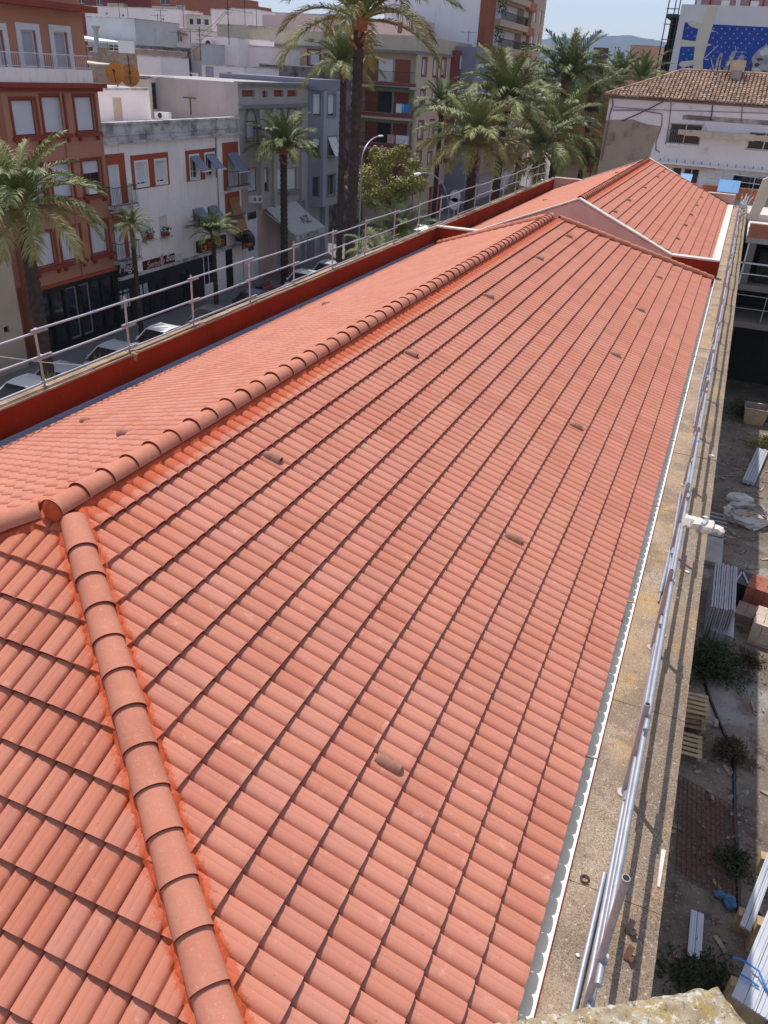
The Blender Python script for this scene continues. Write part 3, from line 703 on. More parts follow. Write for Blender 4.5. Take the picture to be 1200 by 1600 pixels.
# set-back top floors behind a balcony
XB = XF-.9; FB = FX(XB); zt0 = zc+.13; zt1 = onX(70, 13, XB)[2]; ytr = onX(133, 70, XB)[1]
hb = [rectX(XB, -2, 47, 7, 104), rectX(XB, 35, 47, 58, 105), rectX(XB, 86, 50, 107, 107)]
mb = MB(); wallface(mb, FB, yl, ytr, zt0, zt1, hb); mb.box(XB-9, XB-.285, yl+.001, ytr-.001, zt0, zt1+3.2)
mb.add([FB(ytr, zt0, 0), FB(ytr, zt0, -.3), FB(ytr, zt1, -.3), FB(ytr, zt1, 0)], [(3, 2, 1, 0)]); mb.build('wall', M_ORA, ob)
for h in hb: window(ob, FB, h, 'shut', fm=M_WHITEP, sm=M_SHUTG, sur=(M_SHUT, .28))
zr0, zr1 = onX(100, 127, XF)[2], onX(100, 108, XF)[2]
mb = MB(); mb.fb(F, yl-.1, yr-.5, zc+.122, zr1, .06, .22); bal = mb.build('balcony', M_WHITEW, ob)
mb = MB(); zz = zr1
for i in range(int((yr-.5-yl)/.13)): mb.tube([F(yl+i*.13, zz, .14), F(yl+i*.13, zz+.62, .14)], .010, 4, False)
mb.tube([F(yl-.1, zz+.62, .14), F(yr-.3, zz+.62, .14)], .022, 5); mb.tube([F(yl-.1, zz+.08, .14), F(yr-.5, zz+.08, .14)], .014, 5); mb.build('railing', M_SHUT, bal)
mb = MB(); mb.fb(FB, yl-.2, ytr+.35, zt1+.002, zt1+.28, -.3, .75); mb.build('cornice', M_ORT, ob)
hu = [rectX(XB, 25, -45, 55, 2), rectX(XB, 70, -42, 105, 6)]
hu = [(a, b, zt1+.5, zt1+2.4) for a, b, c, d in hu]
mb = MB(); wallface(mb, FB, yl, ytr-.1, zt1+.282, zt1+3.2, hu); mb.build('wall', M_ORA, ob)
for h in hu: window(ob, FB, h, 'shut', fm=M_ORT, sm=M_SHUT)
# the dark ground-floor shop front
shop = []
zs0, zs1 = ZG+.5, zb-.45
n = 6; dw = (yr-yl-.6)/n
for i in range(n): shop.append((yl+.3+i*dw+.1, yl+.3+(i+1)*dw-.1, zs0, zs1))
mb = MB(); wallface(mb, FX(XF-.05), yl, yr, ZG, zb-.162, shop, .2); mb.build('shop_front', M_BLACK, ob)
for i, h in enumerate(shop): window(ob, FX(XF-.05), h, 'glass', fm=M_GALV if i in (2, 3) else M_BLACK, rec=.12, name='shop_window')
# left wing of the orange block and the low beige house beside it
XW = XF-.7; FW_ = FX(XW); yw0 = yl-9; hw = [rectX(XW, -6, 158, 8, 212), rectX(XW, -8, 270, 6, 320)]
hw = [h for h in hw]
hw += [(hw[0][0]-3.2, hw[0][1]-3.2, hw[0][2], hw[0][3])]
mb = MB(); wallface(mb, FW_, yw0, yl-.001, zb, zcb, hw); mb.box(XW-11, XW-.285, yw0, yl-.002, ZG, zcb); mb.build('wall', M_ORA, ob)
for h in hw: window(ob, FW_, h, 'low', fm=M_ORT, sm=M_SHUT, sill=(M_ORT, .15))
mb = MB(); mb.fb(FW_, yw0, yl-.16, zcb+.002, zc+.12, -.3, .3); mb.build('cornice', M_ORT, ob)
bh = T('house', 'low beige house at the left edge beside the orange apartment building', 'building', (XF-3, 22, ZG))
XH = XF+.25; ya, yb_, zh = yl-9, onX(19, 420, XH)[1], onX(5, 371, XH)[2]
hh = [rectX(XH, 6, 510, 15, 520), (ya+2, ya+3.2, ZG+1.2, ZG+3)]
mb = MB(); wallface(mb, FX(XH), ya, yb_, ZG, zh, hh); mb.box(XH-1.2, XH-.29, ya+.001, yb_-.001, ZG, zh); mb.box(XH-1.2, XH-.001, yb_-.29, yb_, ZG, zh)
mb.build('wall', mat('beige_render', (.50, .41, .31), .9, .1, .6, 12, .2), bh)
for h in hh: window(bh, FX(XH), h, 'glass', fm=M_DARKIR)
mb = MB(); mb.fb(FX(XH), ya, yb_+.1, zh-.25, zh-.1, .002, .12); mb.build('cornice', M_DIRTYC, bh)

# --- white three-storey house with the shops
wb = T('apartment_building', 'white three storey house with rust red window bays above dark shops', 'building', (XF-6, 40, ZG))
y0w, y1w = yr+.02, onX(375, 250, XF)[1]; zpt = onX(270, 187, XF)[2]; zcw = onX(270, 214, XF)[2]; zsh = onX(300, 404, XF)[2]
top = [rectX(XF, 212, 253, 230, 290), rectX(XF, 243, 250, 259, 286), rectX(XF, 297, 243, 310, 279), rectX(XF, 321, 240, 334, 276)]
bot = [rectX(XF, 221, 340, 236, 374), rectX(XF, 249, 337, 262, 369), rectX(XF, 302, 325, 317, 356), rectX(XF, 325, 321, 338, 352)]
dl1, dl2 = rectX(XF, 171, 257, 188, 320), rectX(XF, 180, 348, 194, 405)
dr1, dr2 = rectX(XF, 356, 238, 371, 290), rectX(XF, 358, 308, 372, 358)
hs = top+bot+[dl1, dl2, dr1, dr2]
mb = MB(); wallface(mb, F, y0w, y1w, zsh, zcw, hs)
mb.box(XF-8, XF-.285, y0w+.001, y1w-.001, ZG, zpt-.55); mb.add([F(y0w, zsh, 0), F(y1w, zsh, 0), F(y1w, zsh, -.3), F(y0w, zsh, -.3)], [(0, 1, 2, 3)]); mb.build('wall', M_WHITEW, wb)
mb = MB(); mb.fb(F, y0w, y1w, zcw+.002, zpt-.12, -.3, .02); mb.build('parapet', M_DIRTYC, wb)
mb = MB(); mb.fb(F, y0w, y1w, zcw-.12, zcw, .003, .28); mb.fb(F, y0w, y1w, zcw+.28, zcw+.36, .021, .09); mb.build('cornice', M_DIRTYC, wb)
mb = MB(); mb.fb(F, y0w, y1w, zpt-.118, zpt, -.34, .10); mb.build('coping', M_DIRTYC, wb)
for h in top[:2]: window(wb, F, h, 'low', sur=(M_WHITEP, .10))
for h in top[2:]: window(wb, F, h, 'glass', sur=(M_WHITEP, .10)); awning(wb, F, (h[0], h[1], h[2], h[3]), (h[3]-h[2])*.62, .95, M_AWN)
for h in bot[:2]: window(wb, F, h, 'shut')
for h in bot[2:]: window(wb, F, h, 'glass'); awning(wb, F, h, (h[3]-h[2])*.66, .85, M_AWN)
for a, b, c, d in ((205, 240, 264, 293), (290, 233, 338, 281)):                # rust red bays
    q = rectX(XF, a, b, c, d); mb = MB(); hl = [(x[0]-.1, x[1]+.1, x[2]-.1, x[3]+.1) for x in top]
    G = FX(XF+.012); wallface(mb, G, *q, hl, .01, False); mb.build('painted_bay', M_TERR, wb)
for a, b, c, d, dd in ((163, 240, 198, 330, [dl1]), (168, 332, 200, 410, [dl2]), (348, 222, 373, 297, [dr1]), (352, 300, 375, 362, [dr2])):
    q = rectX(XF, a, b, c, d); q = (max(q[0], y0w+.01), min(q[1], y1w-.01), q[2], q[3]); mb = MB(); wallface(mb, FX(XF+.012), *q, dd, .01, False); mb.build('painted_bay', M_TERR, wb)
for h in (dl1, dl2, dr1, dr2): window(wb, F, h, 'shut', name='balcony_door')
for h in (dl1, dl2, dr1): balcony(wb, F, h[0]-.35, h[1]+.75, h[2]-.02, .62)
balcony(wb, F, dr2[0]-.4, dr2[1]+.3, dr2[2], .55)
awning(wb, F, dr1, (dr1[3]-dr1[2])*.55, .9, M_AWN); awning(wb, F, dr2, (dr2[3]-dr2[2])*1.0, .75, mat('ochre_blind', (.33, .17, .07), .8, .1, 1, 10, 0))
yd = onX(340, 300, XF)[1]; mb = MB(); mb.tube([F(yd, zsh, .05), F(yd, zcw-.1, .05)], .045, 7); mb.build('drainpipe', M_STAIN, wb)
mb = MB(); mb.fb(F, y0w, y1w, zsh-.05, zsh+.14, .003, .16); mb.build('cornice', M_DIRTYC, wb)
for h in bot[:2]:
    mb = MB(); mb.fb(F, h[0]-.1, h[1]+.15, h[2]-.08, h[2]-.001, .002, .25); mb.build('sill', M_DIRTYC, wb)
    pl = T('potted_plant', 'dark pot plant on the '+('left' if h is bot[0] else 'right')+' sill of the white house', 'plant', F((h[0]+h[1])/2, h[2], .1))
    mb = MB(); mb.box(XF+.02, XF+.2, h[0]+.1, h[1]-.1, h[2]+.001, h[2]+.2); mb.build('pot', M_ORT, pl); mb = MB()
    for i in range(50):
        c = F(rnd(h[0], h[1]), h[2]+rnd(.2, .6), rnd(.02, .3)); e = [(c[0]+rnd(-.1, .1), c[1]+rnd(-.1, .1), c[2]+rnd(-.1, .1)) for _ in range(3)]; mb.add(e, [(0, 1, 2)])
    mb.build('leaves', mat('dark_leaf', (.03, .045, .02), .7, .3, 3, 10, 0), pl)
# shops below
yA, yB = onX(318, 420, XF)[1], y1w-.05
sh = [rectX(XF, 182, 440, 206, 500), rectX(XF, 216, 430, 236, 490), rectX(XF, 243, 425, 262, 485), rectX(XF, 280, 402, 294, 460)]
sh = [(a, b, ZG+.15, min(c1, zsh-.6)) for a, b, c0, c1 in sh]; M_NAVY = mat('charcoal_cladding', (.022, .024, .030), .45, .2, 1, 10, 0)
mb = MB(); wallface(mb, F, y0w, yA, ZG, zsh-.052, sh, .2); mb.build('shop_front', M_NAVY, wb)
for h in sh: window(wb, F, h, 'glass', fm=M_NAVY, rec=.12, name='shop_window')
M_PLUM = mat('plum_sign', (.07, .012, .022), .5, .1, 2, 10, 0); M_LET = mat('white_lettering', (.70, .62, .62), .5, .02, 2, 10, 0); M_LETP = mat('pink_lettering', (.60, .34, .34), .5, .02, 2, 10, 0)
q = rectX(XF, 222, 398, 272, 414); sg = T('shop_sign', 'plum shop sign with pale script on the dark shop front', 'shop sign', F(q[0], q[2], .05))
mb = MB(); mb.fb(F, q[0], q[1], q[2]-.15, q[3]-.15, .004, .08); mb.build('panel', M_PLUM, sg)
text(sg, 'Sweety', F(q[0]+.25, q[2]-.02, .085), (0, 1, 0), (0, 0, 1), .62, M_LETP, shear=.3); text(sg, 'Beauty', F(q[0]+2.2, q[2]+.08, .085), (0, 1, 0), (0, 0, 1), .62, M_LET, shear=.3)
mb = MB(); mb.add([F(q[0]+1.62, q[2]+.5, .085), F(q[0]+1.95, q[2]+.62, .085), F(q[0]+1.95, q[2]-.25, .085), F(q[0]+1.70, q[2]+.1, .085)], [(0, 1, 2, 3)]); mb.build('emblem', M_LETP, sg)
q = rectX(XF, 182, 412, 205, 428); sg = T('shop_sign', 'dark shop sign with pale script beside the orange building', 'shop sign', F(q[0], q[2], .05))
mb = MB(); mb.fb(F, q[0], q[1]+.2, q[2]-.1, q[3], .004, .06); mb.build('panel', M_NAVY, sg); text(sg, 'Magic', F(q[0]+.1, q[2]+.12, .064), (0, 1, 0), (0, 0, 1), .72, M_LET, shear=.35)
pw = T('notice_board', 'grid of pale notices in the shop window beside the orange building', 'notices', F(sh[0][0], ZG+1.6, -.05))
for i in range(4):
    for j in range(3):
        a, z = sh[0][0]+.1+i*.36, ZG+1.25+j*.45; mb = MB(); mb.fb(F, a, a+.27, z, z+.34, -.098, -.085); mb.build('notice', mat('pale_notice', (.42, .52, .52), .5, .1, 4, 20, 0), pw)
pw = T('notice_board', 'two pale posters side by side in the beauty shop window', 'notices', F(sh[1][0], ZG+1.4, -.05))
for i in range(2): mb = MB(); a = sh[1][0]+.12+i*.55; mb.fb(F, a, a+.42, ZG+1.5, ZG+2.35, -.098, -.085); mb.build('poster', mat('pale_poster', (.35, .47, .50), .5, .1, 4, 20, 0), pw)
# tobacconist: white frontage, dark windows, amber signs
tw = [rectX(XF, 319, 395, 336, 440), rectX(XF, 352, 380, 364, 412)]; tw = [(tw[0][0], tw[0][1], ZG+.9, tw[0][3]), (tw[1][0], tw[1][1], ZG+.12, tw[1][3])]
mb = MB(); wallface(mb, FX(XF+.004), yA+.003, yB, ZG, zsh-.052, tw, .25); mb.build('shop_front', M_WHITEW, wb)
for i, h in enumerate(tw): window(wb, F, h, 'glass', fm=M_WHITEP if i == 0 else M_BLACK, rec=.12, name='shop_window')
M_BRN = mat('dark_brown_sign', (.035, .014, .010), .4, .1, 2, 10, 0); M_AMB = mat('amber_lettering', (.62, .20, .02), .5, .03, 2, 10, 0)
q = rectX(XF, 306, 372, 346, 390); sg = T('shop_sign', 'dark brown tobacconist sign with amber letters behind the street palm', 'shop sign', F(q[0], q[2], .1))
mb = MB(); mb.fb(F, q[0], q[1]+.3, q[2], q[3], .006, .22); mb.build('panel', M_BRN, sg); hgt = q[3]-q[2]
text(sg, 'TABACOS', F(q[0]+1.05, q[2]+hgt*.30, .225), (0, 1, 0), (0, 0, 1), hgt*.62, M_AMB)
mb = MB()
for r0, r1, aa, ab in ((.36, .24, .7, 5.6), ):
    for i in range(14):
        w0, w1 = aa+(ab-aa)*i/14, aa+(ab-aa)*(i+1)/14; c = (q[0]+.55, q[2]+hgt*.5)
        mb.add([F(c[0]+r*math.cos(w)*.8, c[1]+r*math.sin(w), .226) for r, w in ((r0, w0), (r0, w1), (r1, w1), (r1, w0))], [(0, 1, 2, 3)])
mb.fb(F, q[0]+.55, q[0]+.95, q[2]+hgt*.42, q[2]+hgt*.55, .2261, .23); mb.fb(F, q[0]+.72, q[0]+.84, q[2]+hgt*.1, q[2]+hgt*.42, .2261, .23); mb.fb(F, q[0]+1.05, q[1], q[2]+hgt*.12, q[2]+hgt*.18, .2261, .23)
mb.build('emblem', M_AMB, sg)
q = rectX(XF, 358, 368, 377, 378); aw_ = T('shop_awning', 'small dark dome awning lettered in amber over the tobacconist door', 'awning', F(q[0], q[2], .1))
mb = MB(); ns = 8
for i in range(ns):
    w0, w1 = math.pi/2*i/ns, math.pi/2*(i+1)/ns; s = lambda w: (q[2]+.15+.75*math.sin(w), .15+1.0*math.cos(w))
    (za, da), (zb2, db) = s(w0), s(w1); mb.add([F(q[0]-.2, za, da), F(q[1], za, da), F(q[1], zb2, db), F(q[0]-.2, zb2, db)], [(0, 1, 2, 3)])
mb.fb(F, q[0]-.2, q[1], q[2]-.25, q[2]+.15, 1.13, 1.15); mb.build('cover', M_BLACK, aw_)
text(aw_, 'LOTERIA', F(q[0]-.1, q[2]-.18, 1.156), (0, 1, 0), (0, 0, 1), .36, M_AMB)
q = rectX(XF+1, 380, 363, 392, 377); sg = T('shop_sign', 'square dark projecting sign with an amber T emblem', 'shop sign', F(q[0], q[2], .5))
mb = MB(); mb.fb(FX(XF+.9), q[0], q[0]+.16, q[2], q[3], -.55, .55); mb.build('panel', M_BRN, sg); mb = MB(); mb.tube([F(q[0]+.08, q[3]-.2, 0), F(q[0]+.08, q[3]-.2, .4)], .03, 6); mb.build('bracket', M_DARKIR, sg)
text(sg, 'T', (XF+.62, q[0]-.006, q[2]+.2), (1, 0, 0), (0, 0, 1), .95, M_AMB)
# --- grey art-deco stone building
gb = T('apartment_building', 'grey stone building with tall arched windows and a square windowed attic band', 'building', (XF-5, 54, ZG))
M_GREY = mat('grey_stone_render', (.40, .365, .355), .92, .10, .7, 12, .25, streak=((.22, .20, .20), .5)); M_GREYD = mat('dark_grey_trim', (.20, .19, .195), .9, .12, 1, 12, .2)
y0g, y1g = y1w+.02, onX(478, 200, XF)[1]; zg1 = onX(430, 130, XF)[2]; zat = onX(430, 160, XF)[2]; zg0 = onX(430, 322, XF)[2]
att = [rectX(XF, 378, 141, 398, 151), rectX(XF, 410, 142, 418, 152), rectX(XF, 428, 141, 443, 151), rectX(XF, 449, 141, 464, 151)]
win = [rectX(XF, 384, 189, 400, 222), rectX(XF, 387, 262, 402, 300), rectX(XF, 412, 262, 420, 300), rectX(XF, 431, 262, 445, 297), rectX(XF, 449, 262, 464, 297), rectX(XF, 428, 186, 443, 225), rectX(XF, 449, 186, 464, 225)]
mb = MB(); wallface(mb, F, y0g, y1g, zg0, zg1, att+win); mb.box(XF-10, XF-.285, y0g+.001, y1g-.001, ZG, zg1); mb.add([F(y0g, zg0, 0), F(y1g, zg0, 0), F(y1g, zg0, -.3), F(y0g, zg0, -.3)], [(0, 1, 2, 3)])
mb.add([F(y0g, zg0, 0), F(y0g, zg0, -.3), F(y0g, zg1, -.3), F(y0g, zg1, 0)], [(0, 1, 2, 3)]); mb.build('wall', M_GREY, gb)
for h in att: window(gb, F, h, 'shut', fm=M_ORT, sm=M_TERR, rec=.25)
for i, h in enumerate(win): window(gb, F, h, 'half' if i == 2 else 'shut', fm=M_GREYD, sm=M_SHUT)
for h in (win[0], win[5], win[6]):          # arched heads
    c = (h[0]+h[1])/2; r = (h[1]-h[0])/2+.12; mb = MB(); n = 12
    for i in range(n):
        w0, w1 = math.pi*i/n, math.pi*(i+1)/n
        mb.hexa([F(c+q_*math.cos(w), h[3]+q_*math.sin(w)*1.1, d) for d in (.004, .10) for q_, w in ((r, w0), (r, w1), (r-.2, w1), (r-.2, w0))])
    mb.fb(F, h[0]-.12, h[0], h[2], h[3], .004, .10); mb.fb(F, h[1], h[1]+.12, h[2], h[3], .004, .10); mb.build('arch', M_GREYD, gb)
mb = MB(); mb.fb(F, y0g, y1g, zat-.35, zat-.12, .003, .30); mb.fb(F, y0g, y1g, zg1-.12, zg1+.06, .003, .35); mb.fb(F, y0g, y1g, zg1+.0, zg1+.06, -.3, .0); mb.build('cornice', M_GREYD, gb)
for u in (403, 424, 468): yy = onX(u, 230, XF)[1]; mb = MB(); mb.fb(F, yy, yy+.45, zg0, zat-.36, .003, .22); mb.build('pilaster', M_GREY, gb)
for h in (win[3], win[4]): mb = MB(); mb.fb(F, h[0]-.15, h[1]+.15, h[2]-.25, h[2]-.02, .003, .2); mb.build('sill', M_GREYD, gb)
mb = MB(); pp = rectX(XF, 376, 322, 403, 430); wallface(mb, FX(XF-.03), y0g+.05, pp[1], ZG, zg0, [rectX(XF, 387, 331, 402, 343), rectX(XF, 388, 370, 398, 392)], .2); mb.build('shop_front', M_WHITEP, gb)
for h in (rectX(XF, 387, 331, 402, 343), rectX(XF, 388, 370, 398, 392)): window(gb, FX(XF-.03), h, 'glass', fm=M_BLACK, rec=.12, name='shop_window')
mb = MB(); mb.fb(F, pp[1]+.01, y1g, ZG, zg0, -.9, -.7); mb.build('shop_interior', M_BLACK, gb)
for k in range(2):
    h = rectX(XF, 387+8*k, 305, 394+8*k, 316); ac = T('air_conditioner', ('left' if k == 0 else 'right')+' of the paired white air conditioners on the grey stone wall', 'air conditioner', F(h[0], h[2], .2))
    mb = MB(); mb.fb(F, h[0], h[1], h[2], h[3], .05, .42); mb.build('casing', M_WHITEP, ac); mb = MB(); mb.fb(F, h[0]+.1, h[1]-.12, h[2]+.1, h[3]-.1, .421, .43); mb.build('grille', M_GREYD, ac)
# big shop awning
ya0, ya1 = onX(414, 322, XF)[1], onX(462, 322, XF)[1]; za1 = onX(445, 318, XF)[2]; out = 2.6; P = onX(447, 372, XF+out); za0 = P[2]
sa = T('shop_awning', 'wide grey shop awning with dark lettering under the grey stone building', 'awning', F(ya0, ZG, 0)); mb = MB()
M_CANV = mat('grey_canvas', (.46, .45, .47), .85, .08, .8, 10, .1); n = 8
for i in range(n):
    t0, t1 = i/n, (i+1)/n; s = lambda t: (za1+(za0-za1)*t-.12*math.sin(math.pi*t), .05+out*t)
    (z_a, d_a), (z_b, d_b) = s(t0), s(t1); mb.add([F(ya0, z_a, d_a), F(ya1, z_a, d_a), F(ya1, z_b, d_b), F(ya0, z_b, d_b)], [(0, 1, 2, 3)])
cv = mb.build('canvas', M_CANV, sa, 30)
mb = MB(); mb.fb(F, ya0, ya1, za0-.48, za0-.002, out+.045, out+.06); mb.build('valance', M_CANV, sa)
text(sa, 'PL. LORETO 16', F(ya0+.5, za0-.40, out+.075), (0, 1, 0), (0, 0, 1), .46, M_GREYD)
dv = Vector((out, 0, za0-za1)).normalized(); text(sa, 'AZ', F(ya0+2.6, za1+(za0-za1)*.72-.05, .05+out*.72), (0, 1, 0), -dv, 1.1, M_GREYD, ext=.02, shear=.3)
mb = MB()
for a in (ya0+.02, ya1-.02): mb.tube([F(a, za1-.3, .02), F(a, za0-.05, out)], .035, 6)
mb.build('arm', M_WHITEP, sa)
# --- grey-blue corner building with the projecting bay
cb = T('apartment_building', 'narrow grey blue corner building with a projecting bay and white blinds', 'building', (XF-4, 62, ZG))
M_GB = mat('grey_blue_render', (.36, .36, .42), .9, .05, .5, 12, .15); M_GBD = mat('grey_blue_trim', (.22, .225, .28), .9, .05, .5, 12, .15)
XP = XF+.9; FP = FX(XP); y0c = onX(505, 250, XP)[1]; y1c = onX(531, 220, XP)[1]; zc1, zc0 = onX(515, 128, XP)[2], onX(510, 322, XP)[2]
y0b = y1g+.02
wins = [rectX(XP, 512, 146, 524, 182), rectX(XP, 512, 214, 524, 245), rectX(XP, 511, 273, 523, 305)]
mb = MB(); wallface(mb, FP, y0c, y1c, zc0, zc1-.6, wins); mb.box(XF-8, XF-.02, y0b, y1c, ZG, zc1-.6); mb.add([FP(y0c, zc0, 0), FP(y1c, zc0, 0), FP(y1c, zc0, -.9), FP(y0c, zc0, -.9)], [(0, 1, 2, 3)])
mb.add([FP(y1c, zc0, 0), FP(y1c, zc0, -.9), FP(y1c, zc1-.6, -.9), FP(y1c, zc1-.6, 0)], [(3, 2, 1, 0)]); mb.build('wall', M_GB, cb)
yc_ = y0c-.9; dl = math.hypot(.9, y0c-yc_)  # splayed left side of the bay
ux, uy = .9/dl, (y0c-yc_)/dl; FS = lambda a, z, d: (XF+ux*a+uy*d, yc_+uy*a-ux*d, z)
sw = [(dl*.28, dl*.78, w[2], w[3]) for w in wins]
mb = MB(); wallface(mb, FS, 0, dl, zc0, zc1-.6, sw, .2); mb.add([(XF, yc_, zc0), (XP, y0c, zc0), (XF, y0c, zc0)], [(0, 1, 2)]); mb.build('wall', M_GBD, cb)
for i, h in enumerate(wins): window(cb, FP, h, ('low', 'glass', 'glass')[i], fm=M_GBD, sur=(M_GBD, .12))
for i, h in enumerate(sw): window(cb, FS, h, ('low', 'top', 'glass')[i], fm=M_GBD, rec=.15)
awning(cb, FP, wins[1], (wins[1][3]-wins[1][2])*.9, .7, M_SHUT)
mb = MB(); mb.box(XF-8, XP+.05, yc_, y1c+.05, zc1-.598, zc1+.15); mb.box(XF-8, XF-.03, y0b, yc_-.001, zc1-.598, zc1-.2); mb.build('parapet', M_GBD, cb)
mb = MB(); mb.fb(F, y0b+.3, y0b+1.6, ZG, ZG+2.9, -.015, .02); mb.build('door', M_GREYD, cb); mb = MB(); mb.fb(F, y1c-1.5, y1c-1.1, ZG, zc0, 0, .4); mb.build('pillar', M_GB, cb)

# --- cream corner apartment block with red shutters and balconies
cr_ = T('apartment_building', 'cream corner apartment block with brick red shutters and laundry on its balconies', 'building', (XF-8, 88, ZG))
M_CREAM = mat('cream_render', (.56, .47, .345), .9, .06, .5, 12, .15); M_CREAMG = mat('cream_parapet', (.47, .42, .33), .9, .1, .8, 12, .2, streak=((.30, .27, .22), .5)); M_SHR = mat('brick_red_shutter', (.30, .085, .055), .7, .08, 2, 15, .05); M_MAR = mat('maroon_frame', (.24, .055, .065), .7, .08, 2, 15, .05)
YC = 80.8; F = FX(XF); FC = FY(YC); y1k = onX(735, 100, XF)[1]
zk1 = onX(656, 56, XF)[2]; zkb = onX(656, 80, XF)[2]; zk0 = onX(645, 300, XF)[2]
sw = [rectX(XF, *q) for q in ((659.5, 91, 666, 118), (677, 91, 684, 119), (689.5, 92, 696, 120), (704, 95, 711, 119), (656.5, 141, 663, 166), (675, 141, 682, 165), (653.5, 190, 660.5, 217), (671, 188, 677.5, 215), (651, 237, 657.5, 255), (668, 238, 674, 256), (690, 141, 696, 165), (704, 141, 710, 165), (688, 188, 694, 213), (702, 188, 708, 212), (684, 236, 690, 254), (698, 235, 704, 252))]
mb = MB(); wallface(mb, F, YC, y1k, zk0, zk1-.001, sw)
lx0 = onY(392, 100, YC)[0]; fw = [rectY(YC, *q) for q in ((448.5, 80, 464, 101), (483, 81, 499, 104))]
lg = [rectY(YC, *q) for q in ((560, 82, 652, 128), (560, 134, 650, 177), (560, 184, 645, 225), (560, 233, 642, 275))]
lg = [(q[0], XF-.35, q[2], q[3]) for q in lg]
wallface(mb, FC, lx0, XF, zk0-4, zk1-.001, fw+lg, 1.4)
mb.box(lx0, XF-.29, YC+1.41, y1k-.001, ZG, zk1-1.0); mb.add([F(YC, zk0, 0), F(y1k, zk0, 0), F(y1k, zk0, -.3), F(YC, zk0, -.3)], [(0, 1, 2, 3)]); mb.add([F(y1k, zk0, 0), F(y1k, zk0, -.3), F(y1k, zk1, -.3), F(y1k, zk1, 0)], [(3, 2, 1, 0)])
mb.build('wall', M_CREAM, cr_)
mb = MB(); mb.fb(FC, lx0, XF+.06, zkb, zk1, .003, .06); mb.fb(F, YC+.001, y1k, zkb, zk1, .003, .055); mb.build('parapet', M_CREAMG, cr_)
mb = MB(); mb.fb(FC, lx0, XF+.2, zkb-.22, zkb-.002, .003, .22); mb.fb(F, YC+.001, y1k, zkb-.22, zkb-.002, .003, .21); mb.build('cornice', M_GREYD, cr_)
for i, h in enumerate(sw): window(cr_, F, h, ('shut', 'shut', 'low', 'low', 'half', 'half')[i % 6], fm=M_MAR, sur=(M_MAR, .14))
for i, h in enumerate(fw): window(cr_, FC, h, 'low' if i else 'glass', fm=M_MAR, sur=(M_MAR, .25))
for i, q in enumerate(lg):                   # recessed balconies
    a0, a1, z0, z1 = q; G = FY(YC+1.35); w = a1-a0
    for s0, s1, m_, nm in ((.03, .27, M_SHR, 'shutter'), (.27, .52, M_GLASS, 'pane'), (.56, .82, M_SHR, 'shutter')):
        if i == 0: m_ = (M_SHR, M_WHITEP, M_SHR)[0 if s0 < .2 else 1 if s0 < .5 else 2]
        mb = MB(); mb.fb(G, a0+w*s0, a0+w*s1, z0+.02, z1-.55, .0, .05); mb.build(nm, m_, cr_)
    mb = MB(); mb.fb(FC, a0-.1, a1+.1, z0-.32, z0-.02, .003, .45); b = mb.build('balcony', M_MAR, cr_)
    mb = MB(); mb.fb(FC, a0-.1, a1+.1, z0-.55, z0-.322, .003, .42); mb.build('soffit', M_CREAM, b)
    mb = MB(); mb.tube([FC(a0, z0+.95, .40), FC(a1, z0+.95, .40)], .025, 5)
    for k in range(int(w/.14)): mb.tube([FC(a0+.14*k, z0-.02, .40), FC(a0+.14*k, z0+.95, .40)], .014, 4, False)
    mb.build('railing', M_DARKIR, b)
lau = [(0, .35, M_WHITEP), (1, .72, M_WHITEP), (1, .82, M_BLUE), (2, .58, M_LETP), (2, .74, M_WHITEP), (2, .84, M_WHITEP)]
for i, t, m_ in lau:
    if i == 0: continue
    a0, a1, z0, z1 = lg[i]; x = a0+(a1-a0)*t; mb = MB(); n = 6
    for k in range(n):
        xa, xb = x+k*.14, x+(k+1)*.14; d = lambda k_: .46+.03*math.sin(k_*2.1); mb.add([FC(xa, z0+.98, .45), FC(xb, z0+.98, .45), FC(xb, z0+.15, d(k+1)), FC(xa, z0+.15, d(k))], [(0, 1, 2, 3)])
    o = mb.build('laundry', m_, None); tag(o, ['', 'white cloth drying on the second balcony of the cream block' if t < .8 else 'blue cloth drying on the second balcony of the cream block', ('pink cloth' if t < .6 else 'large white sheet' if t < .8 else 'small white cloth')+' drying on the third balcony of the cream block'][i], 'laundry')
a0, a1, z0, z1 = lg[1]; mb = MB(); mb.fb(FC, a0+(a1-a0)*.25, a1-.4, z1-.22, z1-.04, .05, .55); tag(mb.build('balcony_awning', mat('dark_green_canvas', (.01, .09, .07), .8, .1, 2, 10, 0)), 'rolled green awning over the second balcony of the cream block', 'awning')
q = rectX(XF+.8, 715, 88, 730, 116); mb = MB(); mb.box(XF+.002, XF+.8, q[0], q[1], q[2]-9, q[3]+.5); mb.build('bay', M_MAR, cr_)
for k in range(4): window(cr_, FX(XF+1.0), (q[0]+.3, q[1]-.3, q[2]-.2-3.1*k+.6, q[3]-3.1*k+.1), 'shut', fm=M_MAR, rec=.15)
mb = MB(); mb.fb(F, YC+1, y1k-.5, ZG, zk0-.02, -1.6, -1.4); mb.build('shop_front', M_BLACK, cr_)
for k in range(6): mb = MB(); yy = YC+.1+k*(y1k-YC-.6)/5; mb.fb(F, yy, yy+.45, ZG, zk0-.002, -.6, -.1); mb.build('pillar', M_SHR if k in (2, 3) else M_CREAM, cr_)
pe = T('rooftop_shed', 'pale pink rooftop shed behind the parapet of the cream corner block', 'shed', (-32, 90, zk1-1))
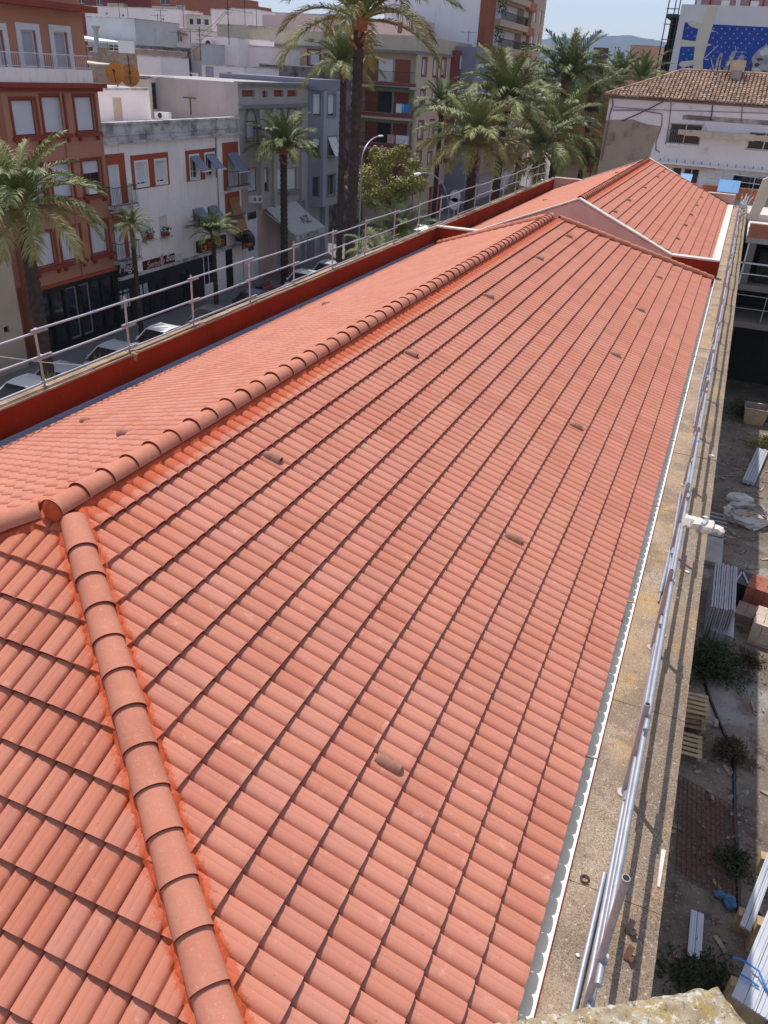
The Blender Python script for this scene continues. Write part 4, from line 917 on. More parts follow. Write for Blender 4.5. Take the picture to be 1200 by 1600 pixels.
xa, xb = onY(585, 35, 92)[0], onY(700, 35, 92)[0]; mb = MB(); mb.box(onY(410, 30, 92)[0], onY(660, 40, 92)[0], 92, 96, zk1-1.0, onY(600, 30, 92)[2]); mb.build('wall', mat('pink_wash', (.60, .47, .47), .9, .06, .6, 10, .1), pe)
mb = MB(); q = rectY(92, 622, 34, 628, 52); mb.fb(FY(92), *q, .003, .08); mb.build('door', M_MAR, pe)
# --- tall block with blank white side wall and brick balconies
tb = T('apartment_building', 'tall apartment block with a blank white side wall and brick trimmed balconies', 'building', (-30, 110, ZG))
M_BLANK = mat('blank_white_wall', (.70, .70, .75), .9, .04, .12, 3, .05, streak=((.48, .48, .53), .5)); M_BRICK = mat('brown_brick', (.25, .085, .05), .85, .10, 2, 20, .2); M_BEI = mat('beige_stone', (.46, .36, .27), .9, .06, 1, 12, .1); M_BRK2 = mat('orange_brick', (.36, .15, .075), .85, .08, 2, 20, .2)
XT = -25.5; YT = onX(758, 55, XT)[1]; F = FX(XT); y1t = onX(848, 50, XT)[1]; zt = 22.0
mb = MB(); xl = onY(600, 40, YT)[0]; mb.box(xl, XT-.9, YT, y1t-.002, ZG, zt); mb.build('side_wall', M_BLANK, tb)
ys = onX(771, 50, XT)[1]; mb = MB(); mb.box(XT-.899, XT, YT-.01, ys, ZG, zt); mb.build('brick_strip', M_BRICK, tb)
ym, yn = onX(815, 60, XT)[1], onX(829, 50, XT)[1]
zf = [onX(790, v, XT)[2] for v in (35.5, 77)]; st = zf[0]-zf[1]
lev = [zf[1]+st*k for k in range(-3, 6)]
hs = []; wn2 = []
for z in lev:
    hs.append((ys+.3, ym-.2, z, z+st-.75)); hs.append((ym+.5, yn-.2, z+.2, z+st-.75))
    for k in range(2): yy = yn+.8+k*(y1t-yn-.8)*.5; wn2.append((yy, yy+1.5, z+.9, z+2.5))
mb = MB(); wallface(mb, F, ys+.001, y1t, ZG+3.5, zt, hs+wn2, 1.5); mb.build('wall', M_BEI, tb)
for k, h in enumerate(hs):
    if k % 2 == 0:
        mb = MB(); mb.fb(F, h[0]-.2, h[1]+.1, h[2]-.55, h[2]+.12, -.3, .75); b = mb.build('balcony', M_BEI, tb); mb = MB()
        for i in range(int((h[1]-h[0])/.35)): mb.tube([F(h[0]+i*.35, h[2]+.121, .68), F(h[0]+i*.35, h[2]+.95, .68)], .03, 4, False)
        mb.tube([F(h[0]-.1, h[2]+.95, .68), F(h[1], h[2]+.95, .68)], .05, 5); mb.build('railing', M_DARKIR, b)
        mb = MB(); G = FX(XT-1.45); w = h[1]-h[0]; mb.fb(G, h[0]+w*.2, h[0]+w*.6, h[2]+.02, h[3]-.4, 0, .04); mb.build('pane', M_GLASS, tb)
        mb = MB(); mb.fb(G, h[0]+w*.62, h[0]+w*.95, h[2]+.02, h[3]-.02, 0, .3); mb.build('brick_pier', M_BRICK, tb)
    else: window(tb, F, h, 'top', fm=M_BRK2, rec=.5); mb = MB(); mb.fb(F, h[0]-.3, h[1]+.2, h[2]-1.0, h[2]-.05, .003, .5); mb.build('balcony', M_BRK2, tb)
for h in wn2: window(tb, F, h, 'shut', fm=M_BEI, rec=.2)
for z in lev[1:]:
    mb = MB(); mb.box(XT-5, XT-.6, y1t+.001, y1t+1.4, z-.5, z+.7); b = mb.build('balcony', M_BRK2, tb); mb = MB(); mb.box(XT-4.9, XT-.7, y1t+1.3, y1t+1.36, z+.7, z+1.4); mb.build('balcony_glass', M_GBD, b)
for i, z in ((1, lev[3]), (0, lev[4])):
    pl = tag(None or T('hanging_plant', 'leafy green plant on the '+('upper' if i == 0 else 'lower')+' visible balcony of the tall block', 'plant', (XT+.3, ys+1.2, z+1)), None); mb = MB()
    for k in range(160):
        c = (XT+.2+rnd(-.4, .7), ys+1+rnd(-.6, 1.2), z+1.4+rnd(-.9, .6)); mb.add([(c[0]+rnd(-.16, .16), c[1]+rnd(-.16, .16), c[2]+rnd(-.16, .16)) for _ in range(3)], [(0, 1, 2)])
    mb.build('leaves', mat('green_leaf', (.03, .085, .03), .7, .3, 3, 10, 0), pl)
# grey lower block between the cream block and the tall one
sb = T('building', 'low grey block squeezed between the cream block and the tall white wall', 'building', (-31, YT-4, ZG)); xa, xb = onY(735, 80, YT-3)[0], onY(757, 80, YT-3)[0]
body(sb, xa-4, xb, YT-6, YT-.02, onY(745, 75, YT-3)[2], M_GBD)

# ------------------------------------------------------------------ houses climbing behind the street front
M_BRICKF = mat('far_red_brick', (.30, .105, .065), .9, .12, .8, 8, .2); M_MAROON = mat('far_maroon_wall', (.20, .035, .035), .9, .1, .8, 8, .1); M_TAN = mat('tan_stucco', (.34, .26, .20), .95, .15, .8, 10, .3, dirt=((.20, .15, .13), 1.2, .5, .7)); M_GREYW = mat('grey_white_wash', (.52, .53, .55), .9, .08, .6, 10, .15, dirt=((.40, .40, .40), 1, .55, .75)); M_ROOFT = mat('roof_terrace_tile', (.36, .20, .15), .9, .12, 1, 20, .2)
M_PINKW = mat('weathered_pink_wall', (.56, .42, .39), .95, .1, .8, 12, .25, streak=((.24, .20, .20), .6))
def house(name, label, Y, u0, v0, u1, v1, m, depth=6, wins=(), cat='house', roof=None, z0=ZG, pw=.15):
    """block facing the viewer: its front top edge is where the photograph shows it"""
    xa, xb = onY(u0, v0+2, Y)[0], onY(u1, v0+2, Y)[0]; z1 = onY((u0+u1)/2, v0, Y)[2]
    t = T(name, label, cat, ((xa+xb)/2, Y+depth/2, z0))
    F = FY(Y); hs = [rectY(Y, *w[:4]) for w in wins]; hp = .35
    mb = MB(); wallface(mb, F, xa, xb, z0, z1, hs, .25); mb.box(xa+.001, xb-.001, Y+.26, Y+depth, z0, z1-.3)
    mb.box(xb-.15, xb, Y+.002, Y+depth, z0, z1); mb.box(xa, xa+.15, Y+.002, Y+depth, z0, z1); mb.box(xa+.151, xb-.151, Y+depth-.15, Y+depth-.001, z1-.3, z1)
    mb.build('wall', m, t)
    mb = MB(); mb.box(xa+.152, xb-.152, Y+.265, Y+depth-.155, z1-.299, z1-.27); mb.build('roof', roof or M_ROOFT, t)
    if pw: mb = MB(); mb.box(xa-.06, xb+.06, Y-.06, Y+.25, z1+.002, z1+.08); mb.box(xb-.18, xb+.06, Y+.251, Y+depth, z1+.002, z1+.08); mb.build('coping', M_DIRTYC, t)
    for w, h in zip(wins, hs):
        k = w[4] if len(w) > 4 else 'glass'; window(t, F, h, k, fm=w[5] if len(w) > 5 else M_WHITEP, sm=w[6] if len(w) > 6 else M_SHUT, rec=.15, name='door' if k == 'door' else 'window')
    return t, xa, xb, z1
M_DOORC = mat('cream_door', (.60, .45, .36), .6, .05, 2, 10, 0)
# terrace of the white house: wash-house with the dishes and the long weathered party wall
YP = y1w+.3
XR = XF-5.5
def houseX(name, label, X, u0, v0, u1, m, doors=(), depth=4, cat='house', pw=True, z0=ZG):
    ya, yb, z1 = onX(u0, v0+3, X)[1], onX(u1, v0+3, X)[1], onX((u0+u1)/2, v0, X)[2]; t = T(name, label, cat, (X-depth/2, (ya+yb)/2, z0)); F = FX(X); hs = [rectX(X, *d[:4]) for d in doors]
    mb = MB(); wallface(mb, F, ya, yb, z0, z1, hs, .2); mb.box(X-depth, X-.21, ya+.001, yb-.001, z0, z1-.05); mb.box(X-.21, X-.001, ya, ya+.15, z0, z1-.001); mb.build('wall', m, t)
    if pw: mb = MB(); mb.box(X-depth-.1, X+.12, ya-.1, yb+.12, z1+.002, z1+.14); mb.build('roof', M_DIRTYC, t)
    for d, h in zip(doors, hs): window(t, F, h, d[4], fm=d[5], sm=d[6], rec=.06 if d[4] == 'door' else .15, name='door')
    return t, ya, yb, z1
M_DOORC = mat('cream_door', (.60, .45, .36), .6, .05, 2, 10, 0)
houseX('wash_house', 'white rooftop wash house with a cream door behind the white house parapet', XR, 150, 141, 233, M_LIME, ((177, 152, 191, 189, 'door', M_DOORC, M_DOORC),))
house('party_wall', 'long weathered pink party wall above the roof terrace of the white house', YP+.2, 262, 127, 372, 184, M_PINKW, 5, (), 'wall')
hsd = onX(190, 170, XF-5)
o = T('garden_door', 'cream door set in the rooftop wash house wall', 'door', (0, 0, 0)); bpy.data.objects.remove(o)
def dr(t, Y, u0, v0, u1, v1, m): q = rectY(Y, u0, v0, u1, v1); mb = MB(); mb.fb(FY(Y), *q, .003, .06); mb.build('door', m, t)
YW = onX(158, 160, XF-5)[1]+.3
houseX('lean_to', 'narrow open lean-to beside the satellite dishes on the terrace', XR-1.0, 234, 123, 268, mat('cream_wash', (.56, .49, .42), .9, .08, .8, 12, .15), ((238, 128, 259, 172, 'glass', M_STAIN, M_SHUT),), 3, 'shed')
# rows further back
house('white_house', 'white hut with a grey door and a small rust window above the party wall', 62, 315, 103, 381, 126, M_LIME, 6, ((321, 104, 334, 125, 'door', M_SHUTG, M_SHUTG), (354, 113, 362, 123, 'shut', M_TERR, M_TERR)), roof=M_STAIN)
house('garden_wall', 'blackened grey wall in front of the cream corner block', 70, 405, 103, 500, 135, M_BLACKW, 7, (), 'wall')
house('tan_house', 'tan stucco house with dark openings under a metal roof, behind the dishes', 58, 136, 75, 215, 128, M_TAN, 7, ((137, 70, 152, 81, 'glass'), (168, 69, 185, 80, 'glass')))
house('white_wall_block', 'bright white wall panel standing in front of the blackened wall', 57, 214, 88, 250, 118, M_LIME, 4, ())
house('blackened_house', 'white house whose end wall is stained black', 66, 212, 73, 278, 120, M_BLACKW, 6, ())
house('white_house', 'white stepped house with a pale blue side wall and cream panel', 68, 277, 68, 314, 125, M_GREYW, 8, ((300, 72, 312, 95, 'door', M_DOORC, M_DOORC),))
house('white_house', 'white house end wall carrying a single air conditioner below the tall mast', 72, 316, 58, 372, 100, M_LIME, 7, ())
house('grey_house', 'big blank grey white building with a silver sheet roof edge', 76, 134, 28, 210, 80, M_GREYW, 8, ())
house('white_house', 'long white house with a row of dark specks under the brick blocks', 98, 132, 12, 276, 60, M_LIME, 6, ((208, 31, 213, 36), (218, 31, 222, 36), (237, 34, 242, 39), (190, 22, 194, 26), (165, 19, 168, 23), (253, 28, 256, 32)))
house('white_house', 'white house with a sloped brown tile roof and two shuttered windows', 84, 212, 44, 296, 75, M_LIME, 6, ((266, 57, 273, 65, 'shut', M_SHUTG, M_SHUTG), (279, 57, 285, 65, 'shut', M_SHUTG, M_SHUTG)))
q = rectY(84, 230, 40, 293, 56); mb = MB(); mb.prism([(q[0], q[3]+.25), (q[1], q[2]+.1), (q[1], q[2]+.3), (q[0], q[3]+.5)], lambda a, b, d: (a, d, b), 83.5, 88); tag(mb.build('lean_to_roof', M_ROOFT), 'sloping brown tile lean-to roof on a white house', 'roof')
house('cream_house', 'cream house with three dark doorways below the brick block', 100, 282, 24, 332, 60, mat('cream_wash2', (.60, .55, .48), .9, .06, .6, 10, .1), 5, ((295, 28, 302, 39), (306, 28, 314, 39), (318, 29, 326, 40)))
house('white_house', 'white gable ended house left of the tall antenna mast', 92, 330, 15, 360, 70, M_LIME, 5, ())
house('white_house', 'white house with a brick capped roof terrace near the palm fronds', 105, 358, 14, 396, 60, M_LIME, 6, ((364, 29, 368, 39), (373, 32, 377, 39)), roof=M_BRICKF)
mb = MB(); q = rectY(105, 368, 8, 395, 18); mb.fb(FY(106), *q, 0, -4); tag(mb.build('brick_stair_head', M_BRICKF), 'small brick stair head on the white roof terrace', 'shed')
house('olive_block', 'olive grey flat roofed block with a low parapet behind the white huts', 82, 339, 40, 402, 62, M_CREAMG, 9, ())
house('white_house', 'low white house with a tarpaulin frame on its flat roof', 74, 349, 72, 424, 95, M_LIME, 6, (), roof=M_WHITEP)
# red and brown blocks on the skyline
house('brick_block', 'maroon and red brick block at the very top left', 150, 60, -40, 176, 24, M_MAROON, 12, ((150, -6, 160, 8), (120, -10, 132, 6)), 'building')
house('brick_block', 'dark maroon block between two brick blocks on the skyline', 152, 176, -30, 240, 40, M_MAROON, 12, ((210, -15, 222, -4),), 'building')
house('brick_block', 'long red brick block with a cream glazed balcony', 146, 236, -8, 352, 40, M_BRICKF, 12, ((250, -6, 265, 7), (275, 8, 290, 21, 'low'), (302, 17, 311, 23, 'shut'), (328, 16, 336, 22, 'shut')), 'building')
q = rectY(146, 246, 11, 285, 33); mb = MB(); mb.fb(FY(146), *q, .01, 1.6); g_ = tag(mb.build('glazed_balcony', M_CREAM), 'cream glazed balcony box on the long red brick block', 'balcony')
q = rectY(144.3, 249, 14, 262, 28); mb = MB(); mb.fb(FY(144.3), *q, .0, .1); mb.build('pane', M_GLASS, g_)
q = rectY(150, 175, 6, 200, 20); mb = MB(); mb.fb(FY(150), *q, .01, 1.4); tag(mb.build('glazed_balcony', M_BEI), 'beige glazed balcony box on the maroon block', 'balcony')
house('white_block', 'distant pale pink building behind the tall palm crown', 128, 400, 22, 560, 60, mat('pink_wash3', (.62, .50, .52), .9, .06, .6, 10, .1), 8, ((430, 30, 436, 38), (470, 30, 476, 38)), 'building')
# chimney flue, parasol sheet, dishes, antennas, air conditioners
p0, p1 = onY(151, 82, 57.5), onY(150, 47, 57.5); fl = T('flue_pipe', 'grey metal flue pipe with a cap rising from the tan house', 'flue', p0)
mb = MB(); mb.tube([p0, p1], .20, 10); mb.build('pipe', M_GALV, fl); mb = MB(); mb.tube([p1, p1+V3(0, 0, .3)], [.24, .38], 10); mb.build('cap', M_GALV, fl)
M_DISH = mat('rust_orange_dish', (.42, .17, .035), .7, .15, 2, 15, .1)
def dish(p, r, aim, label):
    t = T('satellite_dish', label, 'satellite dish', p, 'rust orange satellite dishes'); aim = Vector(aim).normalized(); a = aim.cross(Vector((0, 0, 1))).normalized(); b = aim.cross(a); mb = MB(); nr, na = 4, 20
    for i in range(nr+1):
        rr = r*i/nr
        for k in range(na):
            w = 2*math.pi*k/na; c = Vector(p)+a*rr*math.cos(w)+b*rr*1.1*math.sin(w)+aim*(.28*r*(i/nr)**2); mb.v.append(tuple(c))
    for i in range(nr):
        for k in range(na): mb.f.append((i*na+k, i*na+(k+1) % na, (i+1)*na+(k+1) % na, (i+1)*na+k))
    mb.build('reflector', M_DISH, t, 60); mb = MB(); tip = Vector(p)+aim*r*1.1-b*r*.1; mb.tube([Vector(p)-b*r*-.95, tip], .03, 5); mb.tube([tip, tip-aim*.25], .08, 8); mb.build('arm', M_DARKIR, t)
    mb = MB(); mb.tube([Vector(p)-aim*.05, Vector(p)-aim*.25, Vector(p)-aim*.25-Vector((0, 0, r*1.3))], .045, 6); mb.build('mount', M_RUST, t)
XDI = XR-1.2; pd1, pd2 = onX(181, 116, XDI), onX(203, 119, XDI); rD = (onX(192, 116, XDI)[1]-onX(170, 116, XDI)[1])/2*.86
dish(pd1, rD, (.5, -1, .3), 'left of the two rust orange satellite dishes on the wash house')
dish(pd2, rD*1.05, (.8, -1, .35), 'right of the two rust orange satellite dishes, crossed by a pole')
ANT = []
def antenna(Y, u, v0, v1, kind, label, r=.035):
    a, b = onY(u, v1, Y), onY(u, v0, Y); b = np.array([a[0], Y, b[2]]); t = T('antenna', label, 'antenna', a, 'antennas on the rooftops behind the street')
    mb = MB(); mb.tube([a, b], r, 5); mb.build('mast', M_DARKIR, t); L = b[2]-a[2]; mb = MB()
    if kind == 'y':
        mb.tube([b-V3(.9, 0, .15), b+V3(.9, 0, -.15)], .018, 4)
        for k in range(7): x = -.85+k*.28; mb.tube([b+V3(x, -.35, -.15), b+V3(x, .35, -.15)], .010, 3)
    else:
        for k in range(4): z = -.2-k*.35; mb.tube([b+V3(-.35, 0, z), b+V3(.35, 0, z)], .014, 4); mb.tube([b+V3(0, -.3, z-.1), b+V3(0, .3, z-.1)], .012, 4)
    mb.build('aerial', M_DARKIR, t)
for i, a in enumerate([(61, 358, -8, 70, 'g', 'tallest antenna mast above the white huts'), (60, 314, 42, 95, 'g', 'black mast with bracket beside the cream panel'), (pd2[1]-.5, 204, 87, 132, 'g', 'pole standing between the two dishes'), (84, 249, 22, 64, 'y', 'left of two thin masts on the house with the sloping roof'), (84, 254, 14, 64, 'y', 'right of two thin masts on the house with the sloping roof'), (98, 188, 2, 36, 'y', 'thin mast over the long white house, left one'), (98, 201, 5, 36, 'y', 'thin mast over the long white house, right one'), (90, 288, 8, 52, 'y', 'mast beside the cream house with three doorways'), (92, 383, -6, 40, 'g', 'mast near the brick stair head'), (74, 279, 48, 68, 'y', 'small aerial on the stepped white house'), (100, 401, 10, 42, 'y', 'aerial at the edge of the olive grey block'), (98, 685, 5, 48, 'g', 'mast on the cream corner block roof'), (96, 731, 48, 66, 'y', 'short aerial at the far corner of the cream block'), (66, 298, 46, 66, 'y', 'aerial over the cream door panel')]): antenna(*a)
def acunit(Y, u0, v0, u1, v1, label):
    q = rectY(Y, u0, v0, u1, v1); F = FY(Y); t = T('air_conditioner', label, 'air conditioner', F(q[0], q[2], 0), 'air conditioners on the rooftops'); mb = MB(); mb.fb(F, *q, .01, .4); mb.build('casing', M_WHITEP, t)
    c = ((q[0]+q[1])/2-.1*(q[1]-q[0]), (q[2]+q[3])/2); r = (q[3]-q[2])*.40; mb = MB()
    mb.add([F(c[0]+r*math.cos(w*math.pi/8), c[1]+r*math.sin(w*math.pi/8), .412) for w in range(16)], [tuple(range(16))]); mb.build('fan_grille', M_BLACK, t)
acunit(64, 277, 114, 291, 124, 'left of the two white air conditioners above the party wall'); acunit(64, 296, 114, 310, 125, 'right of the two white air conditioners above the party wall')
acunit(YP-1.2, 247, 175, 268, 186, 'air conditioner standing on the terrace of the white house'); acunit(71.9, 325, 62, 334, 75, 'air conditioner on the white end wall by the black mast')
p = onZ(298, 172, onY(298, 172, YP-.6)[2]); pp_ = onY(298, 172, YP-.6); tp = T('terrace_post', 'rusty T shaped post on the terrace in front of the pink party wall', 'post', pp_); mb = MB(); z2 = onY(298, 153, YP-.6)[2]
mb.tube([pp_-V3(0, 0, .3), (pp_[0], pp_[1], z2)], .05, 6); mb.build('upright', M_RUST, tp); mb = MB(); mb.tube([(pp_[0]-.55, pp_[1], z2), (pp_[0]+.45, pp_[1], z2)], .05, 6); mb.build('crossbar', M_RUST, tp)
for i, (Y, pts) in enumerate(((61, ((358, 10), (336, 30), (316, 52))), (61, ((358, 14), (330, 44), (314, 62))), (62, ((314, 70), (290, 84), (268, 92))), (60, ((204, 96), (228, 100), (258, 99))))):
    mb = MB(); P = [onY(u, v, Y) for u, v in pts]; P[1] = P[1]-V3(0, 0, .25); mb.tube(P, .016, 4); tag(mb.build('overhead_cable', M_DARKIR), ['upper cable sloping from the tallest antenna mast', 'lower cable sloping from the tallest antenna mast', 'cable running from the black mast toward the stained wall', 'cable from the dish pole across the blackened wall'][i], 'cable')
# metal roof edge of the grey house, white sheet panel
q = rectY(75.5, 134, 58, 212, 66); mb = MB(); mb.prism([(q[0], q[3]-.3), (q[1], q[2]-.2), (q[1], q[2]), (q[0], q[3])], lambda a, b, d: (a, d, b), 70, 75.6); tag(mb.build('sheet_roof', M_WHITEP), 'thin bright sheet roof in front of the grey white building', 'roof')
q = rectY(57.8, 186, 64, 210, 83); mb = MB(); mb.fb(FY(57.8), *q, 0, .1); tag(mb.build('white_board', M_WHITEP), 'bright white board fixed on the tan house', 'board')
q = rectY(56, 130, 98, 178, 112); mb = MB(); mb.prism([(q[0], q[3]), (q[1], q[2]+.5), (q[1], q[2]+.6), (q[0], q[3]+.1)], lambda a, b, d: (a, d, b), 54, 56.5); tag(mb.build('canopy', mat('cream_sheet', (.60, .53, .42), .8, .06, 1, 10, 0)), 'cream sheet canopy left of the dishes', 'canopy')

# ------------------------------------------------------------------ old white house behind the second roof
YH = 52.5; oh = T('old_house', 'old white house with a patch of brown plaster and a barrel tiled roof', 'house', (3, YH+4, ZG)); F = FY(YH)
M_OLDW = mat('old_limewash', (.76, .73, .75), .9, .08, .5, 10, .25, dirt=((.42, .38, .37), 1.1, .56, .74)); M_PLAS = mat('brown_plaster', (.36, .29, .225), .95, .12, .9, 10, .35, dirt=((.20, .15, .115), 1.1, .52, .7))
xl = onY(945, 200, YH)[0]; xr_ = 12.0; ze = onY(1080, 158, YH)[2]
wh = [rectY(YH, 1044, 193, 1096, 226), rectY(YH, 1168, 208, 1222, 236), rectY(YH, 1048, 258, 1064, 290), rectY(YH, 1066, 261, 1092, 288), rectY(YH, 1143, 275, 1200, 300)]
mb = MB(); wallface(mb, F, xl, xr_, ZG, ze-.1, wh, .45); mb.box(xl+.001, xr_, YH+.46, YH+9, ZG, ze-.1); mb.add([(xl, YH, ZG), (xl, YH+.46, ZG), (xl, YH+.46, ze-.1), (xl, YH, ze-.1)], [(3, 2, 1, 0)]); mb.build('wall', M_OLDW, oh)
for i, h in enumerate(wh): window(oh, F, h, 'glass', fm=M_WHITEP if i < 4 else M_GREYD, rec=.35)
h = wh[0]; balcony(oh, F, h[0], h[0]+(h[1]-h[0])*.55, h[2]+.02, .10, .75, M_OLDW, M_GREYD)
q = rectY(YH, 938, 189, 1028, 252); mb = MB(); pts = [(xl, q[2]-2), (q[1]-.35, q[2]-2), (q[1]-.30, q[2]+.4), (q[1]-.22, q[2]+1.1), (q[1]-.06, q[3]-.55), (q[1]-.02, q[3]-.16), (q[1]-.7, q[3]-.12), (q[1]-1.3, q[3]-.02), (xl+1.7, q[3]+.10), (xl+.6, q[3]+.02), (xl, q[3]-.06)]
mb.prism(pts, lambda a, b, d: (a, YH-d, b), .002, .02); mb.build('plaster_patch', M_PLAS, oh)
mb = MB(); a, b = onY(1062, 200, YH), onY(1215, 212, YH)                         # broken concrete canopy
n = 14
for i in range(n):
    xa, xb = a[0]+(b[0]-a[0])*i/n, a[0]+(b[0]-a[0])*(i+1)/n; z = a[2]-.05; d = .75+rnd(-.12, .12); mb.fb(F, xa, xb-.002, z-.30+rnd(-.05, .05), z+rnd(-.02, .02), .003, d)
mb.build('canopy', mat('broken_concrete', (.52, .44, .36), .95, .15, 3, 20, .4), oh)
q = rectY(YH, 1065, 184, 1215, 199); mb = MB(); mb.fb(F, q[0], q[1], q[2]+.25, q[3], .003, .012); mb.build('stained_band', M_STAIN, oh)
for (u0, v0, u1, v1) in ((1030, 251, 1215, 266), (1035, 256, 1118, 261)):
    pa, pb = onY(u0, v0, YH), onY(u1, v1, YH); mb = MB(); mb.fb(F, pa[0], pb[0], pa[2]-.14, pa[2], .003, .3 if u0 == 1030 else .2); mb.build('ledge', M_OLDW if u0 == 1030 else M_PINK, oh)
mb = MB()
for i in range(15): x = onY(1032, 250, YH)[0]+i*.5; mb.tube([(x, YH-.25, onY(1030, 251, YH)[2]), (x, YH-.25, onY(1030, 251, YH)[2]+.16)], .02, 4)
mb.build('spikes', M_DARKIR, oh)
def wire(pts, r, m, parent, nm): mb = MB(); mb.tube([onY(u, v, YH)-V3(0, .06, 0) for u, v in pts], r, 5); mb.build(nm, m, parent)
wire([(957, 152, ), (958, 165), (953, 178), (951, 195), (940, 250)], .05, M_GREYD, oh, 'downpipe'); wire([(972, 189), (1000, 177), (1042, 156)], .03, M_DARKIR, oh, 'cable'); wire([(960, 167), (1010, 171), (1200, 177)], .014, M_DARKIR, oh, 'cable')
wire([(958, 172), (1000, 172), (1035, 178), (1034, 196), (1025, 222), (1025, 234), (1031, 238)], .03, M_GREYD, oh, 'conduit'); wire([(1049, 160), (1046, 190), (1040, 225)], .02, M_DARKIR, oh, 'conduit'); wire([(1114, 160), (1112, 180), (1109, 187), (1113, 187)], .03, M_DARKIR, oh, 'bracket'); wire([(1160, 165), (1158, 192)], .02, M_RUST, oh, 'bracket')
mb = MB(); mb.fb(F, xl-.05, xr_, ze-.12, ze+.0, .003, .14); mb.build('gutter', M_GREYD, oh)
# barrel tiled roof: hipped at the left, real tiles joined
zr = onY(1065, 112, YH+4.2)[2]; xr0 = onY(1066, 112, YH+4.2)[0]
mb = MB(); pitch = Vector((0, 4.2+.4, zr-ze)); L = pitch.length; sd = pitch/L; tw2 = .235; nx = int((xr_-xl+.3)/tw2)
dk2 = MB(); dk2.add([(xl-.3, YH-.4, ze), (xr_, YH-.4, ze), (xr_, YH+4.2, zr-.02), (xr0, YH+4.2, zr-.02), (xl-.3, YH+9, ze)], [(0, 1, 2, 3), (0, 3, 4)])
M_OLDT = NT('old_barrel_tile'); t_ = M_OLDT; x_, y_, z_ = t_.xyz(); cb_ = t_.n('ShaderNodeCombineXYZ'); t_.l(t_.math('FLOOR', t_.math('DIVIDE', x_, tw2)), cb_.inputs[0]); t_.l(t_.math('FLOOR', t_.math('DIVIDE', y_, .30)), cb_.inputs[1]); wn_ = t_.n('ShaderNodeTexWhiteNoise', noise_dimensions='2D'); t_.l(cb_.outputs[0], wn_.inputs['Vector'])
c_ = t_.mix(wn_.outputs['Value'], (.24, .15, .105), (.52, .36, .26)); c_ = t_.mix(t_.ramp(t_.noise(2.5, 5), .5, .7, 0, .6), c_, (.16, .11, .085)); M_OLDT = t_.done(c_, .95, .1)
rf = dk2.build('roof', M_BLACKW, oh)
for i in range(nx):
    x = xl-.3+i*tw2; lim = L if x > xr0 else L*(x-(xl-.3))/(xr0-xl+.3)
    k = int(lim/.34)+1
    for j in range(k):
        s0, s1 = j*.34, min(j*.34+.40, max(lim, .12)); 
        if s1-s0 < .05: continue
        P = [Vector((x, YH-.42, ze+.02))+sd*s for s in (s0, s1)]; r0, r1 = .105, .085; seg = 5; b0 = len(mb.v); jx, jz = rnd(-.015, .015), rnd(-.008, .01)
        for P_, r, dz in ((P[0], r0, .03), (P[1], r1, 0)):
            for q in range(seg+1): w = math.pi*q/seg; mb.v.append((P_.x+jx-r*math.cos(w), P_.y, P_.z+dz+jz+r*math.sin(w)))
        for q in range(seg): mb.f.append((b0+q, b0+q+1, b0+seg+2+q, b0+seg+1+q))
        mb.f.append(tuple(b0+q for q in range(seg+1)))
tag(mb.build('barrel_tiles', M_OLDT, rf, 50), kind='stuff')
mb = MB(); mb.tube([(xl-.3, YH-.4, ze+.08), (xr0, YH+4.2, zr+.08)], .11, 8); mb.tube([(xr0, YH+4.2, zr+.08), (xr_, YH+4.2, zr+.08)], .12, 8); mb.build('ridge', M_OLDT, rf)
p = onY(1151, 112, YH+3.5); ch = T('chimney', 'small cream chimney box on the old barrel tiled roof', 'chimney', p); mb = MB(); mb.box(p[0]-.32, p[0]+.32, YH+3.2, YH+3.9, p[2]-.9, p[2]+.05); mb.build('shaft', M_STAIN, ch); mb = MB(); mb.box(p[0]-.42, p[0]+.42, YH+3.1, YH+4.0, p[2]+.052, p[2]+.62); mb.build('cap', mat('cream_cap', (.58, .46, .32), .9, .1, 2, 10, .1), ch)
antenna(YH+3, 1119, 88, 118, 'y', 'left bent pole on the old barrel tiled roof'); antenna(YH+3.2, 1136, 100, 118, 'y', 'right leaning aerial on the old barrel tiled roof')

# ------------------------------------------------------------------ building with the painted wall
YM = 76.0; mbld = T('mural_building', 'tall white building painted with a blue starry mural of a bald man', 'building', (6, YM+8, ZG)); F = FY(YM)
xm0 = onY(1055, 60, YM)[0]; zm1 = onY(1120, 8, YM)[2]
mb = MB(); mb.box(xm0, 16, YM, YM+14, ZG, zm1); mb.build('wall', mat('mural_white', (.60, .58, .60), .9, .04, .5, 8, .05), mbld)
def flat(pts, d, m, nm, par): mb = MB(); P = [onY(u, v, YM) for u, v in pts]; mb.add([(p[0], YM-d, p[2]) for p in P], [tuple(range(len(P)))]); return mb.build(nm, m, par)
z4 = lambda a, b: (1040+a/7.5, b/7.5)
M_MB = mat('mural_blue', (.022, .060, .30), .8, .10, .8, 8, .05); M_MC = mat('mural_cream', (.56, .52, .43), .8, .05, .8, 8, .05); M_MG = mat('mural_grey', (.30, .30, .33), .8, .25, 2.2, 8, .05); M_MD = mat('mural_dark', (.06, .06, .075), .8, .2, 2, 8, .05); M_ML = mat('mural_light_grey', (.50, .50, .52), .8, .15, 2, 8, .05)
bl = flat([z4(225, 262), z4(262, 262), z4(560, 285), z4(1700, 345), z4(1700, 1010), z4(110, 1010), z4(120, 860)], .012, M_MB, 'painted_panel', mbld)
flat([z4(500, 80), z4(610, 85), z4(560, 280), z4(500, 480), z4(440, 700), z4(425, 1000), z4(320, 1000), z4(325, 700), z4(350, 480), z4(385, 340), z4(430, 270)], .024, M_MC, 'painted_shape', bl)
